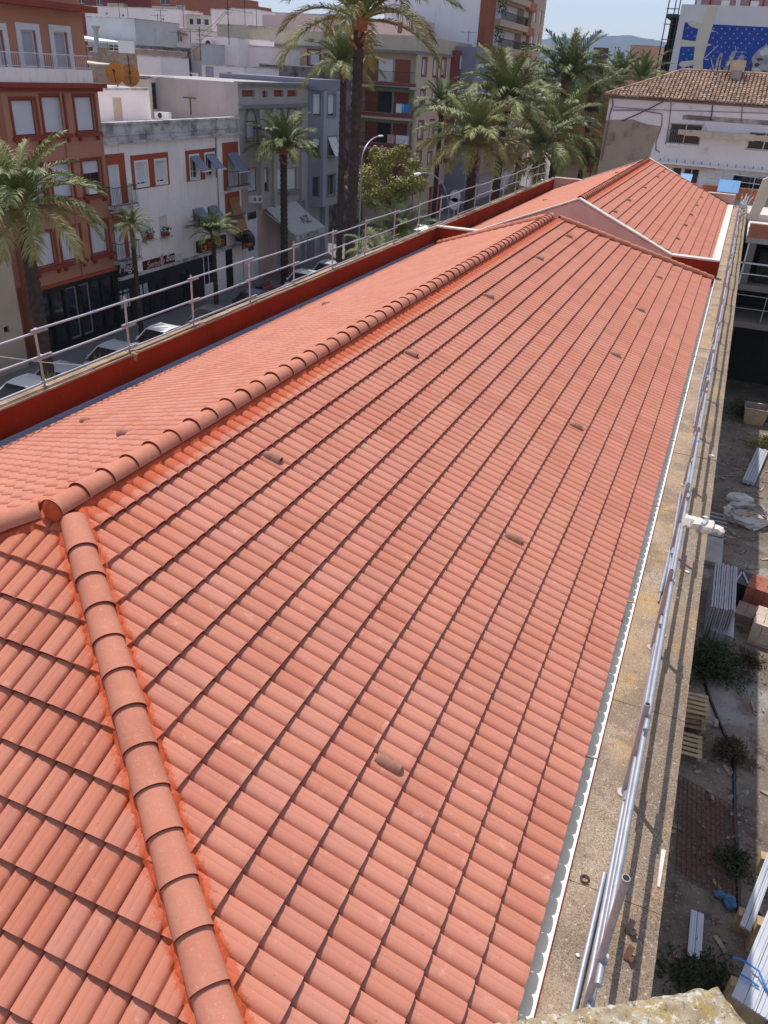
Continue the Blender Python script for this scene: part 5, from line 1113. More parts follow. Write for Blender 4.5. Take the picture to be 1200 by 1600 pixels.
flat([z4(258, 262), z4(290, 240), z4(420, 270), z4(440, 300), z4(390, 340), z4(300, 315), z4(270, 290)], .026, M_MC, 'painted_shape', bl)
flat([z4(190, 462), z4(370, 490), z4(370, 545), z4(170, 548)], .026, M_MC, 'painted_shape', bl); flat([z4(470, 505), z4(550, 525), z4(470, 545)], .026, M_MC, 'painted_shape', bl); flat([z4(520, 345), z4(600, 370), z4(510, 372)], .026, M_MC, 'painted_shape', bl)
flat([z4(150, 760), z4(180, 720), z4(340, 705), z4(340, 760), z4(200, 790)], .026, M_MC, 'painted_shape', bl)
for a, b, c, d, w in ((450, 690, 615, 530, 8), (450, 690, 505, 700, 8), (530, 680, 570, 860, 9), (480, 850, 540, 790, 7), (270, 780, 310, 840, 10), (180, 800, 240, 780, 7), (790, 605, 950, 612, 5), (815, 540, 825, 600, 8)):
    l = math.hypot(c-a, d-b); nx_, ny_ = -(d-b)/l*w/2, (c-a)/l*w/2; flat([z4(a+nx_, b+ny_), z4(c+nx_, d+ny_), z4(c-nx_, d-ny_), z4(a-nx_, b-ny_)], .028, M_ML, 'painted_stroke', bl)
for P in ([(560, 850), (600, 700), (640, 615), (675, 625), (660, 690), (640, 770), (650, 830), (620, 860)], [(655, 850), (740, 690), (780, 600), (830, 600), (815, 650), (760, 770), (700, 850)], [(760, 840), (830, 720), (880, 640), (925, 645), (915, 700), (860, 800), (820, 860)]):
    flat([z4(*q) for q in P], .030, M_MG, 'painted_finger', bl); c = np.mean(P, 0); flat([z4(*(c+(np.array(q)-c)*.45)) for q in P], .034, M_ML, 'painted_highlight', bl)
flat([z4(*q) for q in ((965, 860), (985, 740), (1020, 660), (1090, 580), (1170, 530), (1260, 520), (1400, 560), (1480, 680), (1470, 900), (965, 900))], .030, M_MG, 'painted_head', bl)
for P, m in ([((1060, 690), (1110, 675), (1150, 690), (1140, 710), (1080, 715)), M_MD], [((1040, 745), (1085, 735), (1110, 760), (1070, 785), (1040, 775)), M_MD], [((980, 760), (1010, 690), (1020, 760), (1000, 840), (975, 850)), M_MD], [((1100, 600), (1180, 555), (1250, 560), (1200, 640), (1120, 655)), M_ML], [((1120, 840), (1160, 820), (1200, 850), (1150, 880)), M_MD], [((1020, 800), (1090, 800), (1120, 840), (1050, 870)), M_ML]): flat([z4(*q) for q in P], .036, m, 'painted_shade', bl)
rs = random.Random(5); mb = MB()
for r in range(9):
    for k in range(17):
        a, b = 560+k*95+(r % 2)*47+rs.uniform(-6, 6), 330+r*55+k*3+rs.uniform(-5, 5)
        if a > 960+max(0, 560-b)*.9 and b > 540: continue
        if 380 < a < 560-(b-300)*.25: continue
        c = onY(*z4(a, b), YM); s_ = .10
        mb.add([(c[0]+s_*dx, YM-.018, c[2]+s_*dz) for dx, dz in ((0, 1), (.28, .28), (1, 0), (.28, -.28), (0, -1), (-.28, -.28), (-1, 0), (-.28, .28))], [tuple(range(8))])
for a, b in ((265, 325), (305, 375), (255, 420), (345, 425), (265, 585), (210, 635), (305, 640), (245, 690)):
    c = onY(*z4(a, b), YM); s_ = .10; mb.add([(c[0]+s_*dx, YM-.018, c[2]+s_*dz) for dx, dz in ((0, 1), (.28, .28), (1, 0), (.28, -.28), (0, -1), (-.28, -.28), (-1, 0), (-.28, .28))], [tuple(range(8))])
tag(mb.build('painted_stars', mat('mural_star', (.26, .30, .46), .8, .1, 3, 8, 0), bl), kind='stuff')
for u in (1132, 1178): p = onY(u, 10, YM); mb = MB(); mb.box(p[0]-.3, p[0]+.3, YM, YM+.5, zm1, zm1+.35); mb.build('parapet_block', M_WHITEP, mbld)
# maroon sheet cladding of the block behind
cl = T('apartment_building', 'maroon clad block rising behind the mural building', 'building', (8, 100, ZG)); xa = onY(1086, 2, 96)[0]
mb = MB(); mb.box(xa, 30, 96, 108, ZG, 20); mb.build('wall', mat('maroon_sheet', (.36, .19, .20), .7, .06, 1, 10, .05), cl)
for k in range(16): mb = MB(); x = xa+.2+k*1.25; mb.box(x, x+(.12 if k % 3 else .4), 95.9, 95.998, 8, 20); mb.build('rib', M_MAROON if k % 3 else M_SHUT, cl)
# black netted scaffold on its left side
sc = T('scaffold_tower', 'scaffold tower wrapped in black netting beside the mural building', 'scaffold', (xm0-1.3, YM+2, ZG)); za = onY(1050, 27, YM)[2]; xs0 = onY(1031, 80, YM)[0]
M_NET = mat('black_netting', (.008, .008, .010), .95, .2, 2, 20, .3)
mb = MB(); n = 10
for i in range(n):
    z0_, z1_ = ZG+(za-ZG)*i/n, ZG+(za-ZG)*(i+1)/n; mb.box(xs0+rnd(.25, .45), xm0-.02, YM+.2, YM+4, z0_, z1_-.01)
mb.build('netting', M_NET, sc)
for x in (xs0, xs0+.55, xm0-.15): mb = MB(); mb.tube([(x, YM, ZG), (x, YM, za+1.5)], .05, 6); mb.build('standard', M_DARKIR, sc)
for k in range(12): mb = MB(); z = za-k*1.1+.6; mb.tube([(xs0-.1, YM-.02, z), (xm0-.1, YM-.02, z)], .035, 5); mb.build('ledger', M_DARKIR, sc)
mb = MB(); mb.box(xs0-.05, xm0-.1, YM+.1, YM+4, za, za+.25); mb.build('deck', mat('teal_sheet', (.02, .09, .12), .8, .1, 2, 10, 0), sc)
# far buildings in the gap
house('peach_house', 'peach apartment building with wide dark windows, beside the black scaffold', 130, 985, 72, 1034, 110, mat('peach_render', (.62, .42, .28), .9, .06, .5, 8, .1), 10, ((994, 89, 1013, 98), (992, 113, 1015, 121)), 'building')
q = rectY(129, 989, 98, 1030, 108); mb = MB(); mb.fb(FY(129), q[0], q[1], q[2], q[3], -1, .6); tag(mb.build('balcony', M_LETP), 'long peach balcony on the peach apartment building', 'balcony')
hb_ = T('apartment_building', 'brick apartment building with long terracotta balconies behind the palms', 'building', (-14, 112, ZG)); Yb = 108; xa, xb = onY(878, 160, Yb)[0], onY(958, 160, Yb)[0]
rows = [(152, 163), (177, 187)]; za_ = onY(930, 103, Yb)[2]
lev = [onY(930, v, Yb)[2] for v in (157, 181)]; st = lev[0]-lev[1]
hs = [(xa+.5+k*2.4, xa+2.3+k*2.4, lev[0]+st*j+.45, lev[0]+st*j+2.3) for j in range(-4, 3) for k in range(int((xb-xa)/2.4))]
mb = MB(); wallface(mb, FY(Yb), xa, xb, ZG, za_, hs); mb.box(xa+.001, xb-.001, Yb+.29, Yb+9, ZG, za_); mb.build('wall', M_BEI, hb_)
for i, h in enumerate(hs): window(hb_, FY(Yb), h, ('half', 'glass', 'shut')[i % 3], fm=M_BRICK)
for j in range(-4, 3): mb = MB(); mb.fb(FY(Yb), xa, xb+.4, lev[0]+st*j-.35, lev[0]+st*j+.35, .01, 1.1); mb.build('balcony', M_BRK2, hb_)
house('brown_house', 'low brown roofed house in the gap behind the palm crowns', 150, 905, 101, 985, 125, M_TAN, 8, ((925, 106, 935, 112),))
house('white_house', 'small white rooftop house with brown shutters against the hills', 145, 924, 93, 945, 104, M_LIME, 5, ((930, 96, 936, 103, 'shut', M_TERR, M_TERR),))
for a in ((140, 957, 72, 104, 'y', 'tallest aerial against the blue hills'), (140, 960, 86, 104, 'y', 'aerial leaning beside the tallest one against the hills'), (140, 968, 90, 108, 'y', 'short aerial right of the tallest one against the hills'), (140, 930, 82, 100, 'y', 'aerial left of the others against the hills')): antenna(*a, r=.05)

# ------------------------------------------------------------------ palms and trees
M_FR = mat('palm_green', (.190, .210, .062), .55, .30, 1.2, 30, 0, spec=.4); M_FRD = mat('palm_deep_green', (.125, .155, .048), .55, .30, 1.2, 30, 0, spec=.4); M_FRO = mat('palm_old_frond', (.27, .23, .08), .6, .30, 1.2, 30, 0); M_DEAD = mat('palm_dead_frond', (.30, .20, .10), .8, .25, 1.5, 30, 0)
M_TRK = mat('palm_trunk', (.065, .045, .036), .95, .3, 3, 20, .6, .03); M_BOOT = mat('palm_boots', (.34, .15, .065), .9, .3, 4, 20, .5, .02)
def frond_mesh(e0, e1, m, seed, pairs=58, lf=.235, wid=.0062, curl=.30):
    r = random.Random(seed); mb = MB(); N = 14; pts = [Vector((0, 0, 0))]; an = []
    for i in range(N+1):
        s = i/N; a = e0+(e1-e0)*s**1.25; an.append(a)
        if i < N: pts.append(pts[-1]+Vector((math.cos(a), r.uniform(-.05, .05)*s, math.sin(a)))*(1/N))
    mb.tube(pts[:N+1], [.014*(1-.85*i/N)+.0015 for i in range(N+1)], 4, False)
    for k in range(pairs):
        s = .13+.87*(k+r.uniform(-.3, .3))/pairs; s = min(max(s, .1), .995); i = min(int(s*N), N-1); t = s*N-i
        p = pts[i].lerp(pts[i+1], t); a = an[i]; f = Vector((math.cos(a), 0, math.sin(a))); u = Vector((-math.sin(a), 0, math.cos(a)))
        L = lf*(.35+.65*math.sin(math.pi*min(1, (s-.05)*1.05))**.6)*r.uniform(.8, 1.12)
        for sd in (1, -1):
            fw = .55+.5*s+r.uniform(-.15, .15); d = (Vector((0, sd, 0))*math.cos(fw)+f*math.sin(fw)+u*r.uniform(.05, .4)).normalized()
            q1 = p+d*L*.5; q2 = p+d*L-Vector((0, 0, 1))*L*curl*r.uniform(.5, 1.3); w = f.cross(d).cross(d).normalized()*wid*r.uniform(.8, 1.2)
            mb.add([p-w*.6, p+w*.6, q1+w, q1-w, q2], [(0, 1, 2, 3), (3, 2, 4)])
    return mb.mesh('frond', m)
ELEV = [(86, 52), (74, 18), (58, -12), (42, -38), (24, -58), (4, -68), (-35, -84)]
FRS = {}
for key, ms in (('date', (M_FR, M_FR, M_FR, M_FR, M_FRO, M_FRO, M_DEAD)), ('lush', (M_FRD, M_FR, M_FRD, M_FR, M_FR, M_FRO, M_FRO)), ('dark', (M_FRD,)*5+(M_FR, M_FRO))):
    FRS[key] = [[frond_mesh(R(e0), R(e1), m, 100*i+j+len(key)*7) for j in range(2)] for i, ((e0, e1), m) in enumerate(zip(ELEV, ms))]
def trunk_mesh(L, r, seg=9):
    mb = MB(); n = max(6, int(L/.16)); pts = []; rs_ = []
    for i in range(n+1): pts.append((0, 0, L*i/n)); rs_.append(r*(1.15-.25*i/n)*(1.10 if i % 2 else .94)*(1.25 if i == 0 else 1))
    mb.tube(pts, rs_, seg); return mb
def palm(label, X, u, v, flen, nf, r, style='date', base=None, spread=(0, 6), boots=1.0, seed=1, name='palm_tree', lean=None, zb=ZG+.05):
    c = onX(u, v, X); rr = random.Random(seed); t = T(name, label, 'palm tree', (c[0], c[1], zb), 'palm trees along the avenue'); L = c[2]-zb
    tm = trunk_mesh(L, r)
    if lean:     # trunk foot shifted along the street
        tm.v = [(x+lean[0]*(1-z/L)**1.5, y+lean[1]*(1-z/L)**1.5, z) for x, y, z in tm.v]
    o = tm.build('trunk', M_TRK, None); o.parent = t
    mb = MB(); n = int(26*boots)
    for i in range(n):
        a = i*2.4; z = L-.9*boots*rr.random()*flen*.28-.02; rad = r*1.05; d = Vector((math.cos(a), math.sin(a), .9)).normalized(); p = Vector((math.cos(a)*rad*.7, math.sin(a)*rad*.7, z-.1))
        mb.tube([p, p+d*flen*.075], [r*.34, r*.10], 4)
    mb.ell((0, 0, L-flen*.05), r*1.5, r*1.5, flen*.11, 8, 6, .15)
    o = mb.build('frond_bases', M_BOOT, None); o.parent = t
    for i in range(nf):
        s = i/(nf-1); k = spread[0]+(spread[1]-spread[0])*s**.9; k = min(6, max(0, int(k+rr.random()*.9))); az = i*2.39996+rr.uniform(-.2, .2)
        o = bpy.data.objects.new('frond', FRS[style][k][rr.randrange(2)]); COL.objects.link(o); o.parent = t; sc = flen*rr.uniform(.82, 1.08)*(.78 if k == 0 else 1)
        o.matrix_basis = Matrix.Translation((math.cos(az)*r*.5, math.sin(az)*r*.5, L-.04*flen*s)) @ Matrix.Rotation(az, 4, 'Z') @ Matrix.Rotation(rr.uniform(-.18, .18), 4, 'X') @ Matrix.Diagonal((sc, sc*rr.uniform(.85, 1.1), sc, 1))
    return t
palm('tallest palm, thick dark trunk before the cream block, crown cut by the top edge', -12, 562, 24, 4.7, 30, .255, 'date', seed=2, lean=(-.35, .2), boots=1.0, spread=(.3, 5.0))
palm('slimmer palm standing just behind the tallest palm, its crown halfway up that trunk', -16, 537, 104, 2.5, 36, .18, 'lush', seed=3, spread=(0, 4.7))
palm('large palm with drooping fronds before the orange apartment building', -20, 32, 318, 3.35, 40, .27, 'lush', seed=4, spread=(.8, 5.3))
palm('palm with a round bushy crown before the grey stone building', -24.6, 443, 232, 2.9, 54, .25, 'lush', seed=5, spread=(0, 4.6), boots=1.3)
palm('thin young palm with a narrow shaggy crown by the dark shop front', -25.0, 205, 350, 1.25, 34, .13, 'lush', seed=6, spread=(.5, 6))
palm('young street palm with a yellow green crown before the tobacconist', -25.0, 333, 366, 1.8, 40, .14, 'lush', seed=7, spread=(.3, 3.9))
palm('small dark palm at the corner of the cream block, left of the big crowns', -16, 690, 170, 2.7, 34, .18, 'dark', seed=8, spread=(0, 4.4))
palm('broad palm with orange boots nearest the railing in the grove', -9.0, 742, 222, 3.3, 54, .28, 'date', seed=9, spread=(0, 5.6), boots=1.9)
palm('big palm with tall grey green fronds behind the broad orange booted palm', -10, 790, 160, 4.0, 50, .27, 'lush', seed=10, spread=(0, 5.2))
palm('tall palm topping the grove against the sky', -9.5, 884, 124, 4.6, 46, .25, 'dark', seed=11, spread=(0, 5.2))
palm('palm with long drooping fronds and visible trunk above the far end of the railing', -8.2, 845, 232, 3.9, 44, .25, 'lush', seed=12, spread=(1.2, 6), boots=1.6)
palm('palm leaning its pale fronds toward the old white house', -8.4, 872, 200, 4.2, 34, .22, 'date', seed=13, spread=(.8, 5.6))
palm('smaller dark palm before the brick balconies', -8, 926, 150, 3.4, 36, .22, 'dark', seed=14, spread=(.4, 5))
palm('far round palm crown against the brown roof by the black scaffold', -8, 966, 126, 3.6, 34, .2, 'dark', seed=15, spread=(0, 5))
palm('far pale palm crown right beside the black scaffold', -3.5, 1003, 124, 2.6, 26, .2, 'lush', seed=16, spread=(0, 4))
palm('low upright palm between the railing end and the old white house', -6.6, 922, 258, 3.0, 34, .2, 'lush', seed=17, spread=(0, 4.4))
palm('palm filling the middle of the grove behind the drooping one', -12, 820, 175, 3.8, 40, .24, 'dark', seed=18, spread=(.3, 5.5))
palm('young palm just beyond the red parapet below the leafy tree', -7.6, 622, 372, 2.0, 26, .16, 'lush', seed=19, spread=(0, 4.2))
palm('low spreading young palm behind the railing left of the other young palm', -7.4, 592, 402, 1.5, 22, .14, 'lush', seed=20, spread=(1, 5))
def tree(label, X, u, v, rad, m, seed, n=3200, leaf=.17):
    rr = random.Random(seed); c = onX(u, v, X); t = T('leafy_tree', label, 'tree', (c[0], c[1], ZG+.05)); L = c[2]-ZG; mb = MB()
    mb.tube([(0, 0, 0), (.05, .03, L*.35), (0, 0, L-rad*.6)], [.16, .13, .09], 8)
    cl = []
    for i in range(46):
        w, ph = rr.uniform(0, 6.28), math.acos(rr.uniform(-.75, 1)); q = rad*rr.uniform(.55, .98); cl.append((Vector((q*math.sin(ph)*math.cos(w), q*math.sin(ph)*math.sin(w), L+q*.88*math.cos(ph))), rad*rr.uniform(.16, .30)))
    for p, q in cl[:16]: mb.tube([(0, 0, L-rad*.7), p*.5+Vector((0, 0, (L-rad*.4)*.5)), p], [.06, .04, .015], 5, False)
    o = mb.build('trunk', mat('bark', (.12, .09, .065), .95, .3, 4, 20, .5), None); o.parent = t; mb = MB()
    for i in range(n):
        p, q = cl[rr.randrange(len(cl))]; d = Vector((rr.gauss(0, 1), rr.gauss(0, 1), rr.gauss(0, 1))).normalized(); c_ = p+d*q*rr.uniform(.5, 1.05)
        a = Vector((rr.gauss(0, 1), rr.gauss(0, 1), rr.gauss(0, .6))).normalized()*leaf; b = a.cross(d).normalized()*leaf*.42
        mb.add([c_-a*.5, c_+b*.5, c_+a*.6, c_-b*.5], [(0, 1, 2, 3)])
    o = mb.build('crown', m, None); o.parent = t; return t
M_LEAF = mat('olive_leaf', (.29, .27, .065), .55, .35, 1.3, 12, 0, spec=.4)
tree('leafy olive green tree behind the railing, right of the tallest palm', -19.5, 616, 285, 2.9, M_LEAF, 3, 9000, .23)
tree('small leafy tree mostly hidden behind the two palm trunks', -24.5, 566, 292, 2.0, M_LEAF, 5, 2000, .19)
def tuft(p, h, n, label, m=M_FR):
    t = T('weed_tuft', label, 'plant', p); mb = MB()
    for i in range(n):
        a = rnd(0, 6.28); d = Vector((math.cos(a)*rnd(.1, .5), math.sin(a)*rnd(.1, .5), 1)).normalized(); q = Vector(p)+Vector((rnd(-.04, .04), rnd(-.04, .04), 0)); w = Vector((-math.sin(a), math.cos(a), 0))*.008; l = h*rnd(.5, 1)
        mb.add([q-w, q+w, q+d*l*.6+w*.8, q+d*l*.6-w*.8, q+d*l+Vector((math.cos(a)*.1*l, math.sin(a)*.1*l, -.02))], [(0, 1, 2, 3), (3, 2, 4)])
    mb.build('blades', m, t)
tuft((-5.68, 5.55, -1.62), .42, 26, 'yellow green weed tuft growing behind the first railing post'); tuft((-5.80, 7.0, -1.7), .42, 14, 'sparse weed tuft behind the red parapet'); tuft((-5.72, 21.2, -1.60), .30, 40, 'dry weed tuft on the parapet before the young palms', M_FRO)

# ------------------------------------------------------------------ cars, lamps and signs in the street
M_TYRE = mat('tyre', (.02, .02, .02), .8, .1, 5, 20, 0); M_HL = mat('headlamp', (.6, .62, .65), .15, .02, 5, 10, 0, spec=.6)
def car(col, L=4.25, Wd=1.76, Ht=1.46):
    t = T('parked_car', 'x', 'car', (0, 0, 0), 'cars parked along the kerb'); w = Wd/2
    pm = mat('car_paint_%d' % int(sum(col)*1000+col[2]*77), col, .25, .02, 3, 10, 0, spec=.6)
    st = [(-.5, .42, .62, .78), (-.47, .30, .78, .90), (-.36, .22, .88, .97), (-.22, .20, .93, 1.0), (0, .20, .94, 1.0), (.20, .20, .92, 1.0), (.34, .22, .82, .98), (.45, .28, .70, .90), (.5, .40, .56, .74)]
    mb = MB(); n = 8                                     # lower body: lofted sections
    for x, zl, zh, k in st:
        ww = w*k; mb.v += [(x*L, -ww*.92, zl), (x*L, -ww, zl+.14), (x*L, -ww, zh-.12), (x*L, -ww*.90, zh), (x*L, ww*.90, zh), (x*L, ww, zh-.12), (x*L, ww, zl+.14), (x*L, ww*.92, zl)]
    for i in range(len(st)-1):
        for q in range(n): mb.f.append((i*n+q, (i+1)*n+q, (i+1)*n+(q+1) % n, i*n+(q+1) % n))
    mb.f += [tuple(range(n)), tuple(range((len(st)-1)*n, len(st)*n))[::-1]]
    o = mb.build('body', pm, None, 30); o.parent = t
    mb = MB(); rp = [(-.40, .88, .90), (-.33, 1.18, .80), (-.20, Ht-.03, .72), (0, Ht, .72), (.12, Ht-.05, .71), (.30, .95, .86)]
    b0 = 0
    for x, z, k in rp: mb.v += [(x*L, -w*k, z), (x*L, w*k, z)]
    nb = len(mb.v)
    for x, z, k in rp: mb.v += [(x*L, -w*.92, .88), (x*L, w*.92, .88)]
    gl = MB(); gl.v = list(mb.v)
    for i in range(5):
        tgt = mb if i in (2, 3) or i == 1 else gl
        tgt.f.append((i*2, i*2+1, i*2+3, i*2+2))
        for sd in (0, 1): gl.f.append((i*2+sd, i*2+2+sd, nb+i*2+2+sd, nb+i*2+sd))
    o = gl.build('windows', M_GLASS, None, 25); o.parent = t
    rf_ = MB(); rf_.v = [(x, y, z+.012) for x, y, z in mb.v]; rf_.f = mb.f; o = rf_.build('roof', pm, None, 40); o.parent = t
    pl = MB()
    for sd in (-1, 1):
        for (x0, z0_, k0), (x1, z1_, k1) in zip(rp[:-1], rp[1:]): pl.tube([(x0*L, sd*w*k0, z0_+.01), (x1*L, sd*w*k1, z1_+.01)], .03, 5, False)
        pl.tube([(.0*L, sd*w*.72, Ht), (.0*L, sd*w*.93, .9)], .03, 4, False)
    o = pl.build('pillars', pm, None); o.parent = t
    for sx in (-.31, .31):
        for sd in (-1, 1):
            wh_ = MB(); wh_.tube([(sx*L, sd*(w-.20), .32), (sx*L, sd*(w+.01), .32)], .32, 16); o = wh_.build('wheel', M_TYRE, None, 40); o.parent = t
            hb = MB(); hb.tube([(sx*L, sd*(w+.011), .32), (sx*L, sd*(w+.02), .32)], .2, 10); h_ = hb.build('rim', M_GALV, None); h_.parent = o
    for sd in (-1, 1):
        hl = MB(); hl.ell((.475*L, sd*w*.68, .66), .10, .2, .08, 8, 6); o = hl.build('headlight', M_HL, None, 60); o.parent = t
        mi = MB(); mi.ell((.20*L, sd*(w+.06), .98), .07, .11, .08, 8, 6); o = mi.build('mirror', pm, None, 60); o.parent = t
    return t
CW, CS, CD, CB = car((.78, .78, .78)), car((.50, .52, .55)), car((.030, .032, .038)), car((.02, .028, .06))
def park(proto, u, v, label, first=[]):
    p = onZ(u, v, ZG+1.2); c = proto if proto not in first else copy_tree(proto); first.append(proto)
    c.location = (-22.55+rnd(-.1, .1), p[1], ZG-.05); c.rotation_euler = (0, 0, -math.pi/2+rnd(-.02, .02)); c['label'] = label
for a in ((CW, 22, 598, 'white parked car at the left edge of the street, mostly below the railing'), (CS, 92, 580, 'silver parked car behind the first railing post'), (CS, 190, 548, 'silver grey parked car in front of the thin young palm'), (CW, 268, 521, 'bright white parked car right of the torn mortar lump'), (CD, 335, 487, 'black parked car before the tobacconist'), (CB, 402, 462, 'dark blue parked car behind the railing before the shop awning'), (CW, 470, 428, 'white parked car below the big grey shop awning'), (CS, 528, 416, 'silver parked car right of the white one by the awning'), (CD, 640, 350, 'dark parked car below the leafy tree'), (CB, 700, 318, 'dark blue parked car beyond the round traffic signs'), (CW, 790, 277, 'white parked car seen between the far palm trunks'), (CS, 830, 262, 'silver parked car by the far end of the railing')): park(*a)
for i, (u, v, m_, lb) in enumerate(((843, 222, CW, 'small white car far beyond the grove by the lawn'), (862, 226, CB, 'small dark car far beyond the grove by the lawn'))):
    p = onZ(u, v, ZG); c = copy_tree(m_); c.location = (p[0], p[1], ZG+.1); c.rotation_euler = (0, 0, .3); c['label'] = lb
def lamp(X, top, head, label):
    p, q = onX(*top, X), onX(*head, X); t = T('street_lamp', label, 'street lamp', (X, p[1], ZG+.08), 'street lamps with curved arms'); mb = MB()
    mb.tube([(X, p[1], ZG+.08), (X, p[1], p[2]-1)], [.075, .045], 8); mb.build('pole', M_GALV, t, 40); mb = MB(); n = 8; pts = []
    for i in range(n+1): s = i/n; pts.append((X, p[1]+(q[1]-p[1])*(1-math.cos(s*math.pi/2)), p[2]-1+(q[2]-p[2]+1)*math.sin(s*math.pi/2)))
    mb.tube(pts, .036, 7); mb.build('arm', M_GALV, t, 40); d = 1 if q[1] > p[1] else -1; mb = MB(); mb.ell((X, q[1]+d*.3, q[2]), .13, .42, .07, 8, 6); mb.build('lamp_head', M_WHITEP, t, 60)
lamp(-17, (566, 226), (592, 213), 'street lamp with a long curved arm beside the leafy tree'); lamp(-9.6, (703, 312), (656, 271), 'street lamp whose arm points left over the railing by the round signs')
def lamp2(): pass
ts = T('traffic_sign', 'pole with two round grey sign backs beyond the railing', 'traffic sign', onZ(712, 350, ZG)); p = onX(712, 306, -9.2); mb = MB(); mb.tube([(-9.2, p[1], ZG+.08), (-9.2, p[1], p[2]+.3)], .035, 7); mb.build('pole', M_GALV, ts); ts.location = (-9.2, p[1], ZG+.08)
for o in list(ts.children): o.location = -Vector(ts.location)
for v in (306, 318): z = onX(712, v, -9.2)[2]; mb = MB(); mb.tube([(-9.2, p[1]-.05, z), (-9.2, p[1]-.075, z)], .32, 16); mb.build('disc', M_SHUTG, ts)
for i, (u, v) in enumerate(((418, 452), (405, 458))):
    p = onZ(u, v, ZG+.5); b = T('street_bench' if i == 0 else 'litter_bin', 'wooden street bench on the pavement before the awning' if i == 0 else 'dark litter bin beside the street bench', 'bench' if i == 0 else 'bin', (p[0], p[1], ZG+.08)); mb = MB()
    if i == 0:
        for k in range(3): mb = MB(); mb.box(p[0]-.25+k*.17, p[0]-.12+k*.17, p[1]-.9, p[1]+.9, ZG+.50, ZG+.54); mb.build('slat', M_ORT, b)
        for k in range(2): mb = MB(); mb.box(p[0]-.30, p[0]-.27, p[1]-.9, p[1]+.9, ZG+.62+k*.17, ZG+.75+k*.17); mb.build('slat', M_ORT, b)
        for s in (-.7, .7): mb = MB(); mb.box(p[0]-.26, p[0]+.22, p[1]+s-.03, p[1]+s+.03, ZG+.08, ZG+.498); mb.build('leg', M_DARKIR, b)
    else: mb.tube([(p[0], p[1], ZG+.08), (p[0], p[1], ZG+1.0)], [.22, .28], 12); mb.build('drum', M_BLACK, b)
mb = MB(); a, b = onX(0, 556, -9.0), onX(130, 571, -9.0); mb.tube([a+(a-b)*.6, (a+b)/2-V3(0, 0, .03), b], .012, 5); tag(mb.build('overhead_cable', M_GALVP), 'thin pale cable crossing the street behind the first railing post', 'cable')

# ------------------------------------------------------------------ right side: building site in the yard
def yp(u, v, h=0): return onZ(u, v, ZG+h)
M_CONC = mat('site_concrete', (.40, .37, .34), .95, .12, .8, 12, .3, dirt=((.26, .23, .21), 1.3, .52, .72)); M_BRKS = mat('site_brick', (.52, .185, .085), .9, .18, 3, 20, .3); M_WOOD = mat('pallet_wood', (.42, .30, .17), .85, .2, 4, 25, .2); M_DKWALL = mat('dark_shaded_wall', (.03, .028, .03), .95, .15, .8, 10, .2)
M_CONC2 = mat('shaded_concrete', (.20, .18, .165), .95, .12, .8, 12, .3)  # darker copy of the site concrete, shade of the open floors painted in
nb = T('unfinished_building', 'unfinished concrete building with brick parapet and dark open floors beside the yard', 'building', (10, 44, ZG))
zt_, zp0, zp1 = onY(1175, 380, 40)[2], onY(1163, 370, 40)[2], onY(1163, 347, 40)[2]; z1f = onY(1165, 444, 40)[2]; x0 = 6.15
mb = MB(); mb.box(x0, 20, 40, 51, zt_, zp0-.003); mb.build('roof_slab', M_CONC, nb); z2f = onY(1165, 500, 40)[2]
for z_ in (z1f, z2f): mb = MB(); mb.box(x0, 20, 39.95-(.4 if z_ == z2f else 0), 51, z_-.3, z_); mb.build('floor_slab', M_CONC2, nb)
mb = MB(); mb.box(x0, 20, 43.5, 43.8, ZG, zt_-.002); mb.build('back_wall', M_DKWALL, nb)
for x in (6.3, 9.6, 13): mb = MB(); mb.box(x, x+.4, 40.1, 40.5, z1f+.002, zt_-.002); mb.build('column', M_CONC2, nb); mb = MB(); mb.box(x, x+.4, 40.1, 40.5, ZG, z2f-.302); mb.build('column', M_CONC2, nb)
# brick parapet laid brick by brick
pb = MB(); pb.box(x0+.01, 20, 40.02, 40.22, zp0, zp1-.01); pb = pb.build('parapet', M_CONC, nb); rowsn = max(3, int((zp1-zp0)/.085)); bmesh_ = None; cnt = 0
bk = MB(); bk.box(0, .235, -.055, .06, 0, .068); bkm = bk.mesh('brick', M_BRKS)
for r in range(rowsn):
    for k in range(16):
        o = bpy.data.objects.new('brick', bkm); COL.objects.link(o); o.parent = pb; o.location = Vector((x0+.01+k*.248+(r % 2)*.124, 40.03+rnd(-.006, .006), zp0+.004+r*(zp1-zp0)/rowsn))-wpos(pb)
q = rectY(39.9, 1150, 392, 1200, 438); fr = MB()
for x in (6.3, 8.2, 10.2): fr.box(x, x+.07, 39.9, 39.97, z1f, zt_)
fr.box(6.2, 13, 39.9, 39.97, z1f+1.0, z1f+1.07); fr.box(6.2, 13, 39.9, 39.97, z1f+.5, z1f+.54); fr.build('railing', M_WHITEP, nb)
fr = MB()
for k in range(5): fr.tube([(6.3+k*1.5, 39.65, z2f), (6.3+k*1.5, 39.65, z2f+1.3)], .025, 6)
for h in (.65, 1.3): fr.tube([(6.2, 39.65, z2f+h), (14, 39.65, z2f+h)], .022, 6)
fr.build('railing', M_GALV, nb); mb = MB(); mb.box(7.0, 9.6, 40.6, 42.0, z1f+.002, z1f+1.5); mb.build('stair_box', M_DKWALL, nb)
mb = MB(); P = [onY(u, v, 43.0) for u, v in ((1168, 342), (1184, 342), (1208, 292), (1208, 274), (1192, 281))]; mb.prism([(p[0], p[2]) for p in P], lambda a, b, d: (a, d, b), 43.0, 43.4); mb.build('sloping_beam', mat('beige_beam', (.56, .49, .41), .9, .1, 1, 12, .2), nb)
